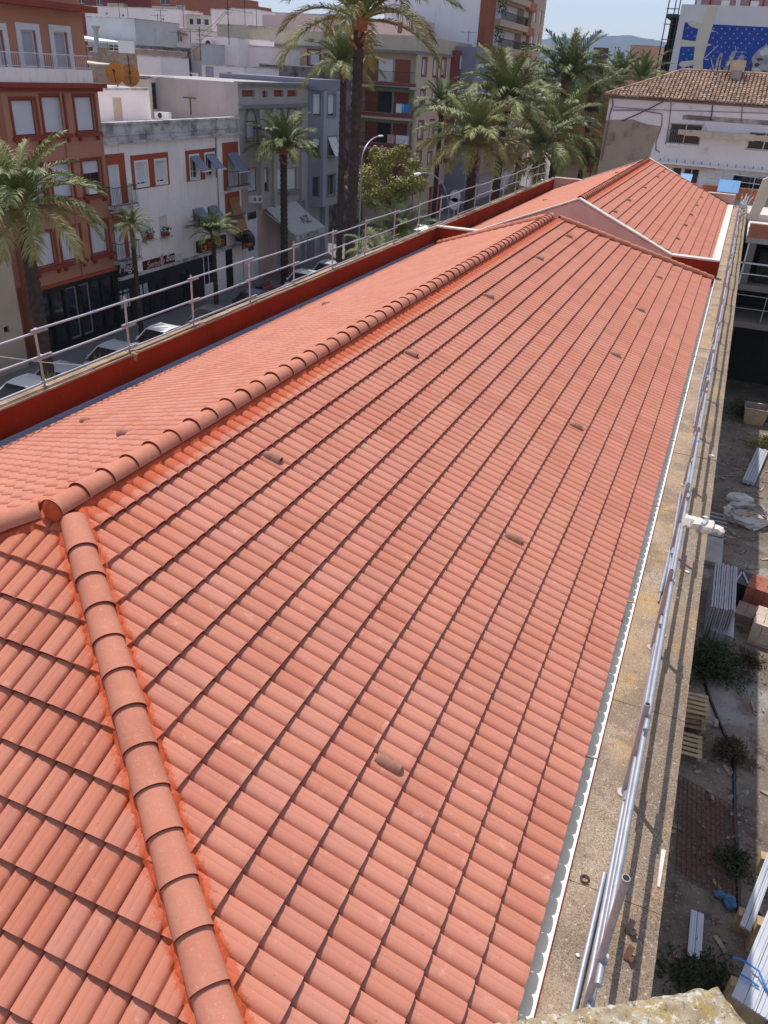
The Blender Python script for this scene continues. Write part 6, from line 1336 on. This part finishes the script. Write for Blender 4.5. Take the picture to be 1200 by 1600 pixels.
mb = MB(); mb.box(x0, 13, 40.3, 46, zp0+.001, zp0+.03); mb.build('roof_screed', mat('white_screed', (.66, .60, .55), .9, .08, 1, 10, .1), nb)
stk = T('plank_stack', 'stack of orange timber planks leaning by the sloping concrete beam', 'planks', (8.4, 42.5, zp0))
for k in range(10): mb = MB(); mb.box(7.5, 10.5, 41.2+k*.36, 41.44+k*.36, zp0+.04+k*.14, zp0+.12+k*.14); mb.build('plank', mat('orange_timber', (.44, .23, .09), .8, .15, 3, 25, .2), stk)
# terrace between the second roof and the old house: brick wall, blue sheets
tr = T('terrace_wall', 'low terrace brick wall behind the second tiled roof', 'wall', (6, 50.5, ZG)); za_, zb_ = onY(1110, 289, 50.5)[2], onY(1110, 300, 50.5)[2]
mb = MB(); mb.box(3.2, 14, 50.5, 50.75, ZG, za_); w_ = mb.build('wall', M_CONC, tr)
for r in range(8):
    for k in range(24):
        o = bpy.data.objects.new('brick', bkm); COL.objects.link(o); o.parent = w_; o.location = Vector((3.2+k*.248+(r % 2)*.124, 50.49, za_-.085-r*.085))-wpos(w_)
mb = MB(); mb.box(5.95, 14, 46.4, 50.49, ZG, zb_-.5); mb.build('terrace', mat('white_screed', (1, 1, 1)), tr)
M_BSH = mat('sky_blue_sheet', (.20, .42, .72), .45, .06, 1.5, 10, .1)
for i, q in enumerate(((1063, 272, 1081, 285), (1122, 282, 1156, 300))):
    p = rectY(49.6, *q); s = T('blue_sheet', ('small sky blue sheet behind the gable of the second roof', 'larger sky blue sheet beside the scaffold tubes at the far corner')[i], 'sheet', (p[0], 49.6, p[2])); n = 7
    for k in range(n): xa, xb = p[0]+(p[1]-p[0])*k/n, p[0]+(p[1]-p[0])*(k+1)/n; mb = MB(); mb.hexa([(xa, 49.3, p[2]), (xb-.004, 49.3, p[2]), (xb-.004, 49.33, p[2]), (xa, 49.33, p[2]), (xa, 49.9, p[3]), (xb-.004, 49.9, p[3]), (xb-.004, 49.93, p[3]), (xa, 49.93, p[3])]); mb.build('panel', M_BSH, s)
r_ = T('guard_railing', 'two rail scaffold tube railing across the terrace behind the second roof', 'guard railing', (5, 50, za_), G_R)
zz = [onY(1130, v, 50.2)[2] for v in (273, 283)]
for z in zz: mb = MB(); mb.tube([(3.3, 50.2, z+.1), (9.5, 50.2, z-.1)], .025, 6); mb.build('rail', M_GALV, r_)
for x in (4.2, 6.0, 7.9): mb = MB(); mb.tube([(x, 50.2, za_-1), (x, 50.2, zz[0]+.3)], .025, 6); mb.build('post', M_GALV, r_)
proto = None
for i in range(16):
    y = rnd(41.5, 47.5); a = Vector((rnd(5.40, 5.80), y, -1.95+rnd(0, .5))); l = rnd(1.2, 2.6); d = Vector((rnd(-.10, .14), 1, rnd(-.04, .22))).normalized(); mb = MB(); mb.tube([a, a+d*l], .024, 8)
    tag(mb.build('loose_tube', M_GALV, None, 40), 'loose scaffold tube in the tangle at the far end of the stone ledge', 'scaffold tube', 'tangle of scaffold tubes at the far ledge end')
for i, (x, y0_, y1_, z) in enumerate(((5.455, -3.2, -.2, -1.974), (5.455, 4.4, 7.6, -1.974), (5.455, 11.0, 16.0, -1.974))):
    mb = MB(); mb.tube([(x, y0_, z), (x+rnd(-.03, .03), (y0_+y1_)/2, z+.004), (x+rnd(-.03, .03), y1_, z)], .0235, 12); mb.tube([(x, y0_-.22, z+.0), (x, y0_+.02, z)], .013, 8)
    tag(mb.build('loose_tube', M_GALV, None, 40), ['loose galvanised tube lying on the gutter side at the bottom of the ledge', 'loose galvanised tube lying on the gutter side beside the wrapped bundle', 'farthest loose galvanised tube lying straight on the stone ledge'][i], 'scaffold tube')
# wrapped bundle on the rail, bracket plates, bits
p = onX(1072, 812, 5.50); wbn = T('wrapped_bundle', 'white cloth bundle taped round a tube end over the stone ledge', 'bundle', p); mb = MB(); x0_, yy, z = p[0]-.02, p[1], p[2]
pts, rs_ = [], []
for i in range(13): s = i/12; pts.append((x0_+.44*s, yy-.02*s+rnd(-.008, .008), z-.02-.02*s+rnd(-.008, .008))); rs_.append([.088, .092, .094, .090, .088, .080, .084, .096, .088, .060, .046, .062, .030][i])
mb.tube(pts, rs_, 12); mb.v = [(a+rnd(-.010, .010), yy+(b-yy)*1.15+rnd(-.015, .015), z+(c-z)*.75+rnd(-.014, .014)) for a, b, c in mb.v]; mb.build('cloth', mat('cream_cloth', (.66, .60, .53), .9, .06, 3, 30, .3), wbn, 30)
mb = MB(); mb.tube([pts[5], pts[6]], [.094, .098], 14, False); mb.build('tape', M_GALV, wbn); mb = MB(); mb.add([(x0_+.17, yy+.07, z+.05), (x0_+.25, yy+.07, z+.05), (x0_+.22, yy+.17, z+.02)], [(0, 1, 2)]); mb.build('cloth_flap', mat('cream_cloth', (1, 1, 1)), wbn)
for i, (u, v) in enumerate(((985, 1447), (983, 1488))):
    p = onZ(u, v, -1.96); t = T('bracket_plate', ('upper' if i == 0 else 'lower')+' of two dark angle bracket plates on the stone ledge', 'bracket', p); mb = MB(); mb.rbox((p[0], p[1], -1.965), .05, .11, .006, -.25, .5); mb.rbox((p[0]+.02, p[1]-.03, -1.975), .05, .10, .006, .5, -.4); mb.build('plate', M_DARKIR if i == 0 else M_RUST, t)
p0, p1 = onZ(1037, 1328, -1.995), onZ(1027, 1385, -1.995); mb = MB(); mb.hexa([(p1[0]-.005, p1[1], -2.012), (p1[0]+.025, p1[1], -2.012), (p0[0]+.02, p0[1], -2.012), (p0[0]-.02, p0[1], -2.012), (p1[0]-.0, p1[1], -1.990), (p1[0]+.02, p1[1], -1.990), (p0[0]+.018, p0[1], -1.990), (p0[0]-.018, p0[1], -1.990)]); tag(mb.build('offcut', M_COPE), 'pale flat offcut lying on the outer part of the ledge', 'offcut')
for i, (u, v, r, lb) in enumerate(((1074, 893, .035, 'white chip of plaster beside a post shadow on the ledge'), (1058, 933, .025, 'small white pebble on the sunlit ledge'), (1038, 993, .028, 'small pale pebble near the ledge post'), (1112, 712, .05, 'white fragment on the far part of the ledge'), (903, 1492, .018, 'white crumb beside the rails at the bottom'))):
    p = onZ(u, v, -1.985); mb = MB(); mb.ell((p[0], p[1], -1.99), r, r*.8, r*.5, 7, 5, .2); tag(mb.build('plaster_chip', M_WHITEP), lb, 'chip')
# pallets at the wall foot
pt = T('wooden_pallet', 'top pallet of the wooden pallet pile at the wall foot', 'pallet', (0, 0, 0), 'wooden pallets piled at the wall foot')
for k in range(5): mb = MB(); mb.box(-.6, .6, -.4+k*.175, -.4+k*.175+.10, .122, .144); o = mb.build('board', M_WOOD, None); o.parent = pt
for k in range(3): mb = MB(); mb.box(-.6+k*.55, -.5+k*.55, -.4, .4, .022, .1215); o = mb.build('bearer', M_WOOD, None); o.parent = pt
p = yp(1082, 1118, .6); pt.location = (p[0]-.25, p[1]+.3, ZG+.62); pt.rotation_euler = (0, 0, .1)
for k in range(3): q = dup(pt, (p[0]-.27+rnd(-.05, .05), p[1]+.3+rnd(-.05, .05), ZG+.46-k*.155), .1+rnd(-.06, .06), 1, ['second pallet from the top of the pile at the wall foot', 'third pallet from the top of the pile at the wall foot', 'bottom pallet of the pile at the wall foot'][k])
q = dup(pt, (p[0]-.25, p[1]-.75, ZG+.16), .05, 1, 'single wooden pallet on the ground in front of the pile')
# rusty mesh
a, b, c = yp(1060, 1215), yp(1132, 1250), yp(1052, 1360); ms = T('rebar_mesh', 'rusty steel reinforcement mesh lying on the yard ground', 'steel mesh', a); mb = MB(); ux_ = Vector((b[0]-a[0]+.2, b[1]-a[1]-.2, 0)); vy = Vector((c[0]-a[0]+.05, c[1]-a[1], 0)); nx_, ny_ = 13, 16
for k in range(nx_): o = Vector(a)+ux_*k/(nx_-1); mb.tube([o+Vector((0, 0, .06)), o+vy*.5+Vector((0, 0, .05+rnd(0, .03))), o+vy+Vector((0, 0, .06))], .014, 4)
for k in range(ny_): o = Vector(a)+vy*k/(ny_-1); mb.tube([o+Vector((0, 0, .085)), o+ux_*1.0+Vector((0, 0, .085))], .014, 4)
mb.build('bars', M_RUST, ms)
def bush(u, v, r, n, label, m, h=.6):
    p = yp(u, v); t = T('bush', label, 'bush', p); mb = MB()
    for i in range(n):
        w = rnd(0, 6.28); q = r*min(1.6, abs(random.gauss(0, .52)))*(1+.35*math.sin(3*w+u)); c_ = Vector((p[0]+q*math.cos(w), p[1]+q*math.sin(w), ZG+rnd(.02, 1)*r*h*max(.06, 1-.5*(q/r)**1.5)*1.3)); l = .13
        a_ = Vector((rnd(-1, 1), rnd(-1, 1), rnd(-.3, 1))).normalized()*l; b_ = Vector((rnd(-1, 1), rnd(-1, 1), rnd(-1, 1))).normalized()*.03; mb.add([c_-b_, c_+b_, c_+a_], [(0, 1, 2)])
    mb.build('foliage', m, t)
M_B1 = mat('weed_green', (.05, .065, .028), .9, .35, 2, 20, 0); M_B2 = mat('dry_bush', (.105, .08, .045), .9, .35, 2, 20, 0)
bush(1108, 1045, .95, 4600, 'large dark green bush against the wall in the shaded yard', M_B1); bush(1140, 1180, .42, 1500, 'round dry brown bush in the shaded yard', M_B2, .9); bush(1142, 1350, .42, 900, 'low dark bush at the corner of the rusty mesh', M_B1, .5); bush(1092, 1535, .7, 2000, 'low dark weeds beside the stone parapet corner', M_B1, .25); bush(1165, 650, 1.5, 2600, 'dark weeds at the foot of the unfinished building', M_B1, .35); bush(1192, 700, .9, 1500, 'yellowish weeds in the sunlit edge of the yard', mat('straw_weed', (.22, .19, .07), .9, .3, 2, 20, 0), .5); bush(1170, 1035, .5, 700, 'small dry weeds by the brick pallets', M_B2, .4)
def hose(pts, r, label, m=M_BLACK): mb = MB(); mb.tube([yp(u, v, .03) for u, v in pts], r, 6); tag(mb.build('hose', m), label, 'hose')
hose([(1088, 1020), (1105, 1080), (1125, 1130), (1140, 1165), (1147, 1200), (1148, 1260), (1153, 1350), (1154, 1430)], .045, 'black hose snaking across the shaded yard past the dry bush')
# bundled scaffold frames
def frames(u0, v0, u1, v1, h, label, n=10):
    p = yp((u0+u1)/2, (v0+v1)/2, h); t = T('frame_stack', label, 'scaffold frames', (p[0], p[1], ZG)); a, b = yp(u0, v1, h), yp(u1, v0, h); w, l = max(.6, b[0]-a[0]), abs(b[1]-a[1])
    for k in range(n): mb = MB(); x = p[0]-w/2+w*k/(n-1); mb.box(x-.025, x+.025, p[1]-l/2+rnd(-.05, .05), p[1]+l/2+rnd(-.05, .05), ZG+.02, ZG+h+rnd(-.03, .03)); mb.build('frame', M_GALVP if k % 2 else M_GALV, t)
    for y in (-.3, .3): mb = MB(); mb.box(p[0]-w/2-.05, p[0]+w/2+.05, p[1]+y*l, p[1]+y*l+.05, ZG+.002, ZG+.018); mb.build('bearer', M_WOOD, t)
frames(1114, 885, 1152, 945, 1.1, 'tall stack of galvanised scaffold frames beside the wall'); frames(1112, 950, 1148, 985, .35, 'lower stack of dark scaffold frames in front of the tall one', 12)
p = yp(1170, 905, .8); ct = T('steel_crate', 'dark steel crate with crossed bars on top next to the frames', 'crate', (p[0], p[1], ZG)); mb = MB(); mb.rbox((p[0], p[1], ZG+.4), .8, .9, .78, -.25); mb.build('crate', M_BLACK, ct); mb = MB()
for k in range(4): mb.rbox((p[0]-.3+k*.2, p[1], ZG+.81), .06, .9, .03, -.25+(.5 if k % 2 else 0))
mb.build('bar', M_GALV, ct)
def brickpile(u, v, nx, ny, nz, rz, label, m):
    p = yp(u, v, .3); t = T('brick_pallet', label, 'bricks', (p[0], p[1], ZG)); t.rotation_euler = (0, 0, rz); b = MB(); b.box(0, .27, 0, .125, 0, .10); me = b.mesh('brick', m)
    for i in range(nx):
        for j in range(ny):
            for k in range(nz):
                if 0 < i < nx-1 and 0 < j < ny-1 and k < nz-1: continue
                o = bpy.data.objects.new('brick', me); COL.objects.link(o); o.parent = t; o.location = (i*.278-nx*.139+rnd(-.008, .008), j*.132-ny*.066+rnd(-.008, .008), .12+k*.106)
    mb = MB(); mb.box(-nx*.139, nx*.139, -ny*.066, ny*.066, 0, .115); o = mb.build('pallet', M_WOOD, None); o.parent = t
brickpile(1186, 935, 3, 7, 7, -.2, 'pallet of red bricks at the edge of the sunlight', mat('dull_red_brick', (.34, .12, .075), .9, .2, 3, 20, .2)); brickpile(1172, 960, 3, 6, 3, -.2, 'low pallet of grey brown blocks behind the wrapped bricks', mat('brown_block', (.30, .21, .16), .9, .15, 3, 20, .2)); brickpile(1198, 985, 3, 8, 6, -.15, 'pallet of pale bricks half in sunlight', mat('pale_brick', (.50, .40, .31), .9, .15, 3, 20, .2))
M_BAG = mat('white_sack', (.60, .56, .52), .9, .08, 3, 25, .4, .02)
def sack(u, v, rx, ry, h, label, open_=False):
    p = yp(u, v, h/2); t = T('builders_bag', label, 'bag', (p[0], p[1], ZG)); mb = MB(); n, m_ = 20, 7; rr = random.Random(int(u))
    for j in range(m_+1):
        s = j/m_; k = (1+.12*math.sin(math.pi*s))*(1 if open_ else math.cos(s*1.25)); z = h*(s if open_ else math.sin(s*math.pi/2))
        for i in range(n): w = 2*math.pi*i/n; q = k*(1+rr.uniform(-.10, .10)+.10*math.sin(4*w+.6*j)+.05*math.sin(9*w+j*2)); mb.v.append((p[0]+rx*q*math.cos(w), p[1]+ry*q*math.sin(w), ZG+.01+z+(rr.uniform(-.06, .06) if j == m_ else 0)))
    for j in range(m_):
        for i in range(n): mb.f.append((j*n+i, j*n+(i+1) % n, (j+1)*n+(i+1) % n, (j+1)*n+i))
    if not open_: mb.f.append(tuple(range(m_*n, m_*n+n)))
    mb.build('bag', M_BAG, t, 22)
    if open_:
        mb = MB(); mb.ell((p[0], p[1], ZG+h*.45), rx*.9, ry*.9, h*.25, 12, 6, .1); mb.build('rubble', M_CONC, t)
        for k in range(5): mb = MB(); mb.rbox((p[0]+rnd(-.3, .3)*rx, p[1]+rnd(-.4, .4)*ry, ZG+h*.72), .35, .12, .05, rnd(0, 3), .2); mb.build('timber_offcut', M_WOOD, t)
sack(1168, 806, .72, .60, .48, 'open white builders bag filled with rubble', True); sack(1157, 778, .48, .34, .30, 'small closed white sack behind the open builders bag')
sh_ = T('sheet_stack', 'stack of long grey metal profiles lying beside the weeds', 'metal sheets', yp(1180, 728))
a, b = yp(1168, 752, .2), yp(1190, 702, .2); dv = Vector(b-a); n_ = Vector((dv.y, -dv.x, 0)).normalized()
for k in range(5): mb = MB(); o = Vector(a)+n_*(k*.10-.2)+Vector((0, 0, rnd(-.03, .05))); mb.hexa([o+Vector((0, 0, -.15)), o+n_*.09+Vector((0, 0, -.15)), o+n_*.09+dv+Vector((0, 0, -.15)), o+dv+Vector((0, 0, -.15)), o, o+n_*.09, o+n_*.09+dv, o+dv]); mb.build('profile', M_SHUTG, sh_)
gr = T('steel_grate', 'striped steel grate lying under the wrapped bundle', 'grate', yp(1124, 820)); a, b = yp(1113, 836, .2), yp(1138, 805, .2)
for k in range(7): mb = MB(); y = a[1]+(b[1]-a[1])*k/6; mb.box(a[0]-.3, b[0], y, y+.07, ZG+.1, ZG+.16); mb.build('bar', M_GALVP, gr)
mb = MB(); mb.box(a[0]-.3, a[0]-.2, a[1]-.1, b[1]+.15, ZG+.01, ZG+.098); mb.box(b[0]-.1, b[0], a[1]-.1, b[1]+.15, ZG+.01, ZG+.098); mb.build('frame', M_RUST, gr)
p = yp(1112, 858); mb = MB(); mb.box(p[0]-.5, p[0]+.35, p[1]-1.2, p[1]+1.2, ZG+.005, ZG+.16); tag(mb.build('concrete_plinth', M_CONC), 'pale concrete plinth against the wall by the frame stacks', 'plinth')
p = yp(1182, 640, .7); sk = T('skip', 'open brown metal skip at the foot of the unfinished building', 'skip', (p[0], p[1], ZG)); mb = MB(); w, l, h = .55, .5, .85
mb.hexa([(p[0]-w*.8, p[1]-l*.8, ZG+.02), (p[0]+w*.8, p[1]-l*.8, ZG+.02), (p[0]+w*.8, p[1]+l*.8, ZG+.02), (p[0]-w*.8, p[1]+l*.8, ZG+.02), (p[0]-w, p[1]-l, ZG+h), (p[0]+w, p[1]-l, ZG+h), (p[0]+w, p[1]+l, ZG+h), (p[0]-w, p[1]+l, ZG+h)]); mb.f.pop(1); mb.build('tub', M_WOOD, sk); mb = MB(); mb.box(p[0]-w*.9, p[0]+w*.9, p[1]-l*.9, p[1]+l*.9, ZG+h*.6, ZG+h*.65); mb.build('contents', M_BLACK, sk)
mb = MB()
for (xa, ya_, xb, yb__) in ((-w, -l, w, -l), (w, -l, w, l), (w, l, -w, l), (-w, l, -w, -l)): mb.tube([(p[0]+xa, p[1]+ya_, ZG+h), (p[0]+xb, p[1]+yb__, ZG+h)], .04, 5)
mb.build('rim', M_GALV, sk)
mb = MB(); rs = random.Random(21)
for i in range(170):
    x, y = rs.uniform(6.3, 10.5), rs.uniform(4, 36); l = rs.uniform(.08, .5); mb.rbox((x, y, ZG+.03), l, rs.uniform(.04, .10), rs.uniform(.02, .06), rs.uniform(0, 3.1), rs.uniform(-.1, .1))
tag(mb.build('debris', mat('site_debris', (.30, .235, .18), .95, .45, 3, 10, .2)), kind='stuff')
# metal boards bottom right
M_BOARD = mat('grey_metal_board', (.50, .52, .56), .45, .06, 3, 25, .0, metal=.3)
def board(p0, p1, wd, h0, h1, label, nb_=3, z=None):
    a, b = yp(*p0, h0), yp(*p1, h1); dv = b-a; n_ = np.array([dv[1], -dv[0], 0]); n_ /= np.linalg.norm(n_); t = T('metal_planks', label, 'metal planks', (a[0], a[1], ZG))
    for k in range(nb_):
        o = a+n_*wd*k/nb_; w = n_*(wd/nb_-.012); u_ = V3(0, 0, -.05); mb = MB(); mb.hexa([o+u_, o+w+u_, o+w+dv+u_, o+dv+u_, o, o+w, o+w+dv, o+dv])
        for s in (.25, .75): q = o+w*s; mb.hexa([q-w*.05, q+w*.05, q+w*.05+dv, q-w*.05+dv, q-w*.05+V3(0, 0, .02), q+w*.05+V3(0, 0, .02), q+w*.05+dv+V3(0, 0, .02), q-w*.05+dv+V3(0, 0, .02)])
        mb.build('plank', M_BOARD, t)
    if h0 > .3:
        for s in (.15, .8): q = a+dv*s; mb = MB(); mb.hexa([(q[0]-.1, q[1]-.1, ZG), (q[0]+wd, q[1]-.1, ZG), (q[0]+wd, q[1]+.1, ZG), (q[0]-.1, q[1]+.1, ZG), (q[0]-.1, q[1]-.1, q[2]-.06), (q[0]+wd, q[1]-.1, q[2]-.06), (q[0]+wd, q[1]+.1, q[2]-.06), (q[0]-.1, q[1]+.1, q[2]-.06)]); mb.build('trestle', M_WOOD, t)
board((1143, 1556), (1205, 1410), .62, .9, .9, 'bundle of long grey metal planks with a blue strap', 3); board((1156, 1445), (1208, 1310), .22, .55, .55, 'pair of metal planks lying behind the strapped bundle', 2); board((1074, 1494), (1080, 1421), .26, .10, .10, 'single short grey metal plank lying on the shaded yard', 2)
st_ = [yp(1145, 1496, .9), yp(1160, 1500, .98), yp(1185, 1516, 1.05), yp(1198, 1545, .98), yp(1204, 1560, .9)]; mb = MB(); mb.tube(st_, .022, 6); mb.tube([yp(1157, 1522, .96), yp(1170, 1530, .97), yp(1186, 1542, .95)], .02, 6); tag(mb.build('blue_strap', M_BLUE), 'blue strap tied round the bundle of metal planks', 'strap')
p = yp(1140, 1410, .1); mb = MB(); mb.ell((p[0], p[1], ZG+.12), .13, .16, .12, 10, 7, .15); mb.ell((p[0]-.15, p[1]+.15, ZG+.06), .16, .1, .06, 8, 5, .3); tag(mb.build('plastic_scrap', mat('blue_plastic', (.06, .16, .28), .5, .1, 3, 10, 0)), 'crumpled blue plastic scrap on the yard ground', 'litter')

# ------------------------------------------------------------------ stone parapet corner under the viewer
ZS = 2.05; edge = [onZ(u, v, ZS) for u, v in ((770, 1597), (800, 1591), (850, 1581), (890, 1575), (930, 1567), (980, 1561), (1023, 1553), (1062, 1546), (1097, 1537), (1108, 1542), (1123, 1537), (1143, 1566), (1166, 1592), (1192, 1622))]
back = [V3(edge[-1][0]+.1, edge[-1][1]-.75, ZS), V3(edge[0][0]-.1, edge[0][1]-.75, ZS)]
sp_ = T('stone_parapet', 'lichen covered corner of the stone parapet under the viewpoint', 'parapet', (5.6, -4.2, ZG))
dens = [edge[0]+(edge[0]-edge[1])*2]+edge; pl_ = []
for q0, q1 in zip(dens[:-1], dens[1:]):
    k = max(1, int(np.linalg.norm(q1-q0)/.012))
    for i in range(k): pl_.append(q0+(q1-q0)*i/k)
mb = MB(); ncol = len(pl_); nrow = 46; rs = random.Random(11)
hgt = [[rs.uniform(-.003, .003) for _ in range(nrow+1)] for _ in range(ncol)]
for i, q in enumerate(pl_):
    j0 = rs.uniform(-.004, .003)
    mb.v.append((q[0], q[1]+j0-.012, ZS-.17)); mb.v.append((q[0], q[1]+j0, ZS-.022))
    for j in range(nrow+1):
        t = j/nrow; edge_drop = .012*max(0, 1-j/2.0)
        mb.v.append((q[0]-.25*t*(i/ncol), q[1]+j0*(1-t)-.75*t, ZS-edge_drop+hgt[i][j]+.004*math.sin(q[0]*31+j*.7)*math.sin(j*.9)))
nn_ = nrow+3
for i in range(ncol-1):
    for j in range(nn_-1): mb.f.append((i*nn_+j, (i+1)*nn_+j, (i+1)*nn_+j+1, i*nn_+j+1))
mb.build('cap_stone', M_STONE, sp_, 60)
ys_ = min(e[1] for e in edge)-.05; mb = MB(); mb.box(edge[1][0]+.1, edge[-3][0]-.08, ys_-.5, ys_, ZG, ZS-.17); mb.build('wall', M_STONE, sp_)
a, b = onZ(1142, 1570, ZS-.05), onZ(1195, 1618, ZS-.12); mb = MB(); dv = Vector(b-a).normalized(); up_ = Vector((0, 0, 1)); sdv = dv.cross(up_).normalized(); n = 8
for P_ in (Vector(a), Vector(b)+dv*.3):
    for r in (.055, .045):
        for i in range(n+1): w = math.pi*i/n; mb.v.append(tuple(P_+sdv*(r*math.cos(w)+.03)+up_*(-.06+r*math.sin(w))))
k = n+1
for i in range(n): mb.f += [(i, i+1, 2*k+i+1, 2*k+i), (k+i+1, k+i, 3*k+i, 3*k+i+1), (i, k+i, k+i+1, i+1)]
tag(mb.build('clay_channel', mat('dull_clay', (.22, .085, .06), .8, .15, 4, 20, .2)), 'dull red clay channel under the corner of the stone parapet', 'channel')

# ------------------------------------------------------------------ haze over the distance
hz = MB(); hz.box(-8500, 8500, -3500, 9000, ZG-1.2, 620); hz = hz.build('haze', None); hm = bpy.data.materials.new('haze'); hm.use_nodes = True; hm.node_tree.nodes.clear()
vo = hm.node_tree.nodes.new('ShaderNodeVolumePrincipled'); vo.inputs['Color'].default_value = (.60, .77, 1, 1); vo.inputs['Density'].default_value = .00015; vo.inputs['Anisotropy'].default_value = .2
om = hm.node_tree.nodes.new('ShaderNodeOutputMaterial'); hm.node_tree.links.new(vo.outputs[0], om.inputs['Volume']); hz.data.materials.append(hm); tag(hz, kind='stuff')
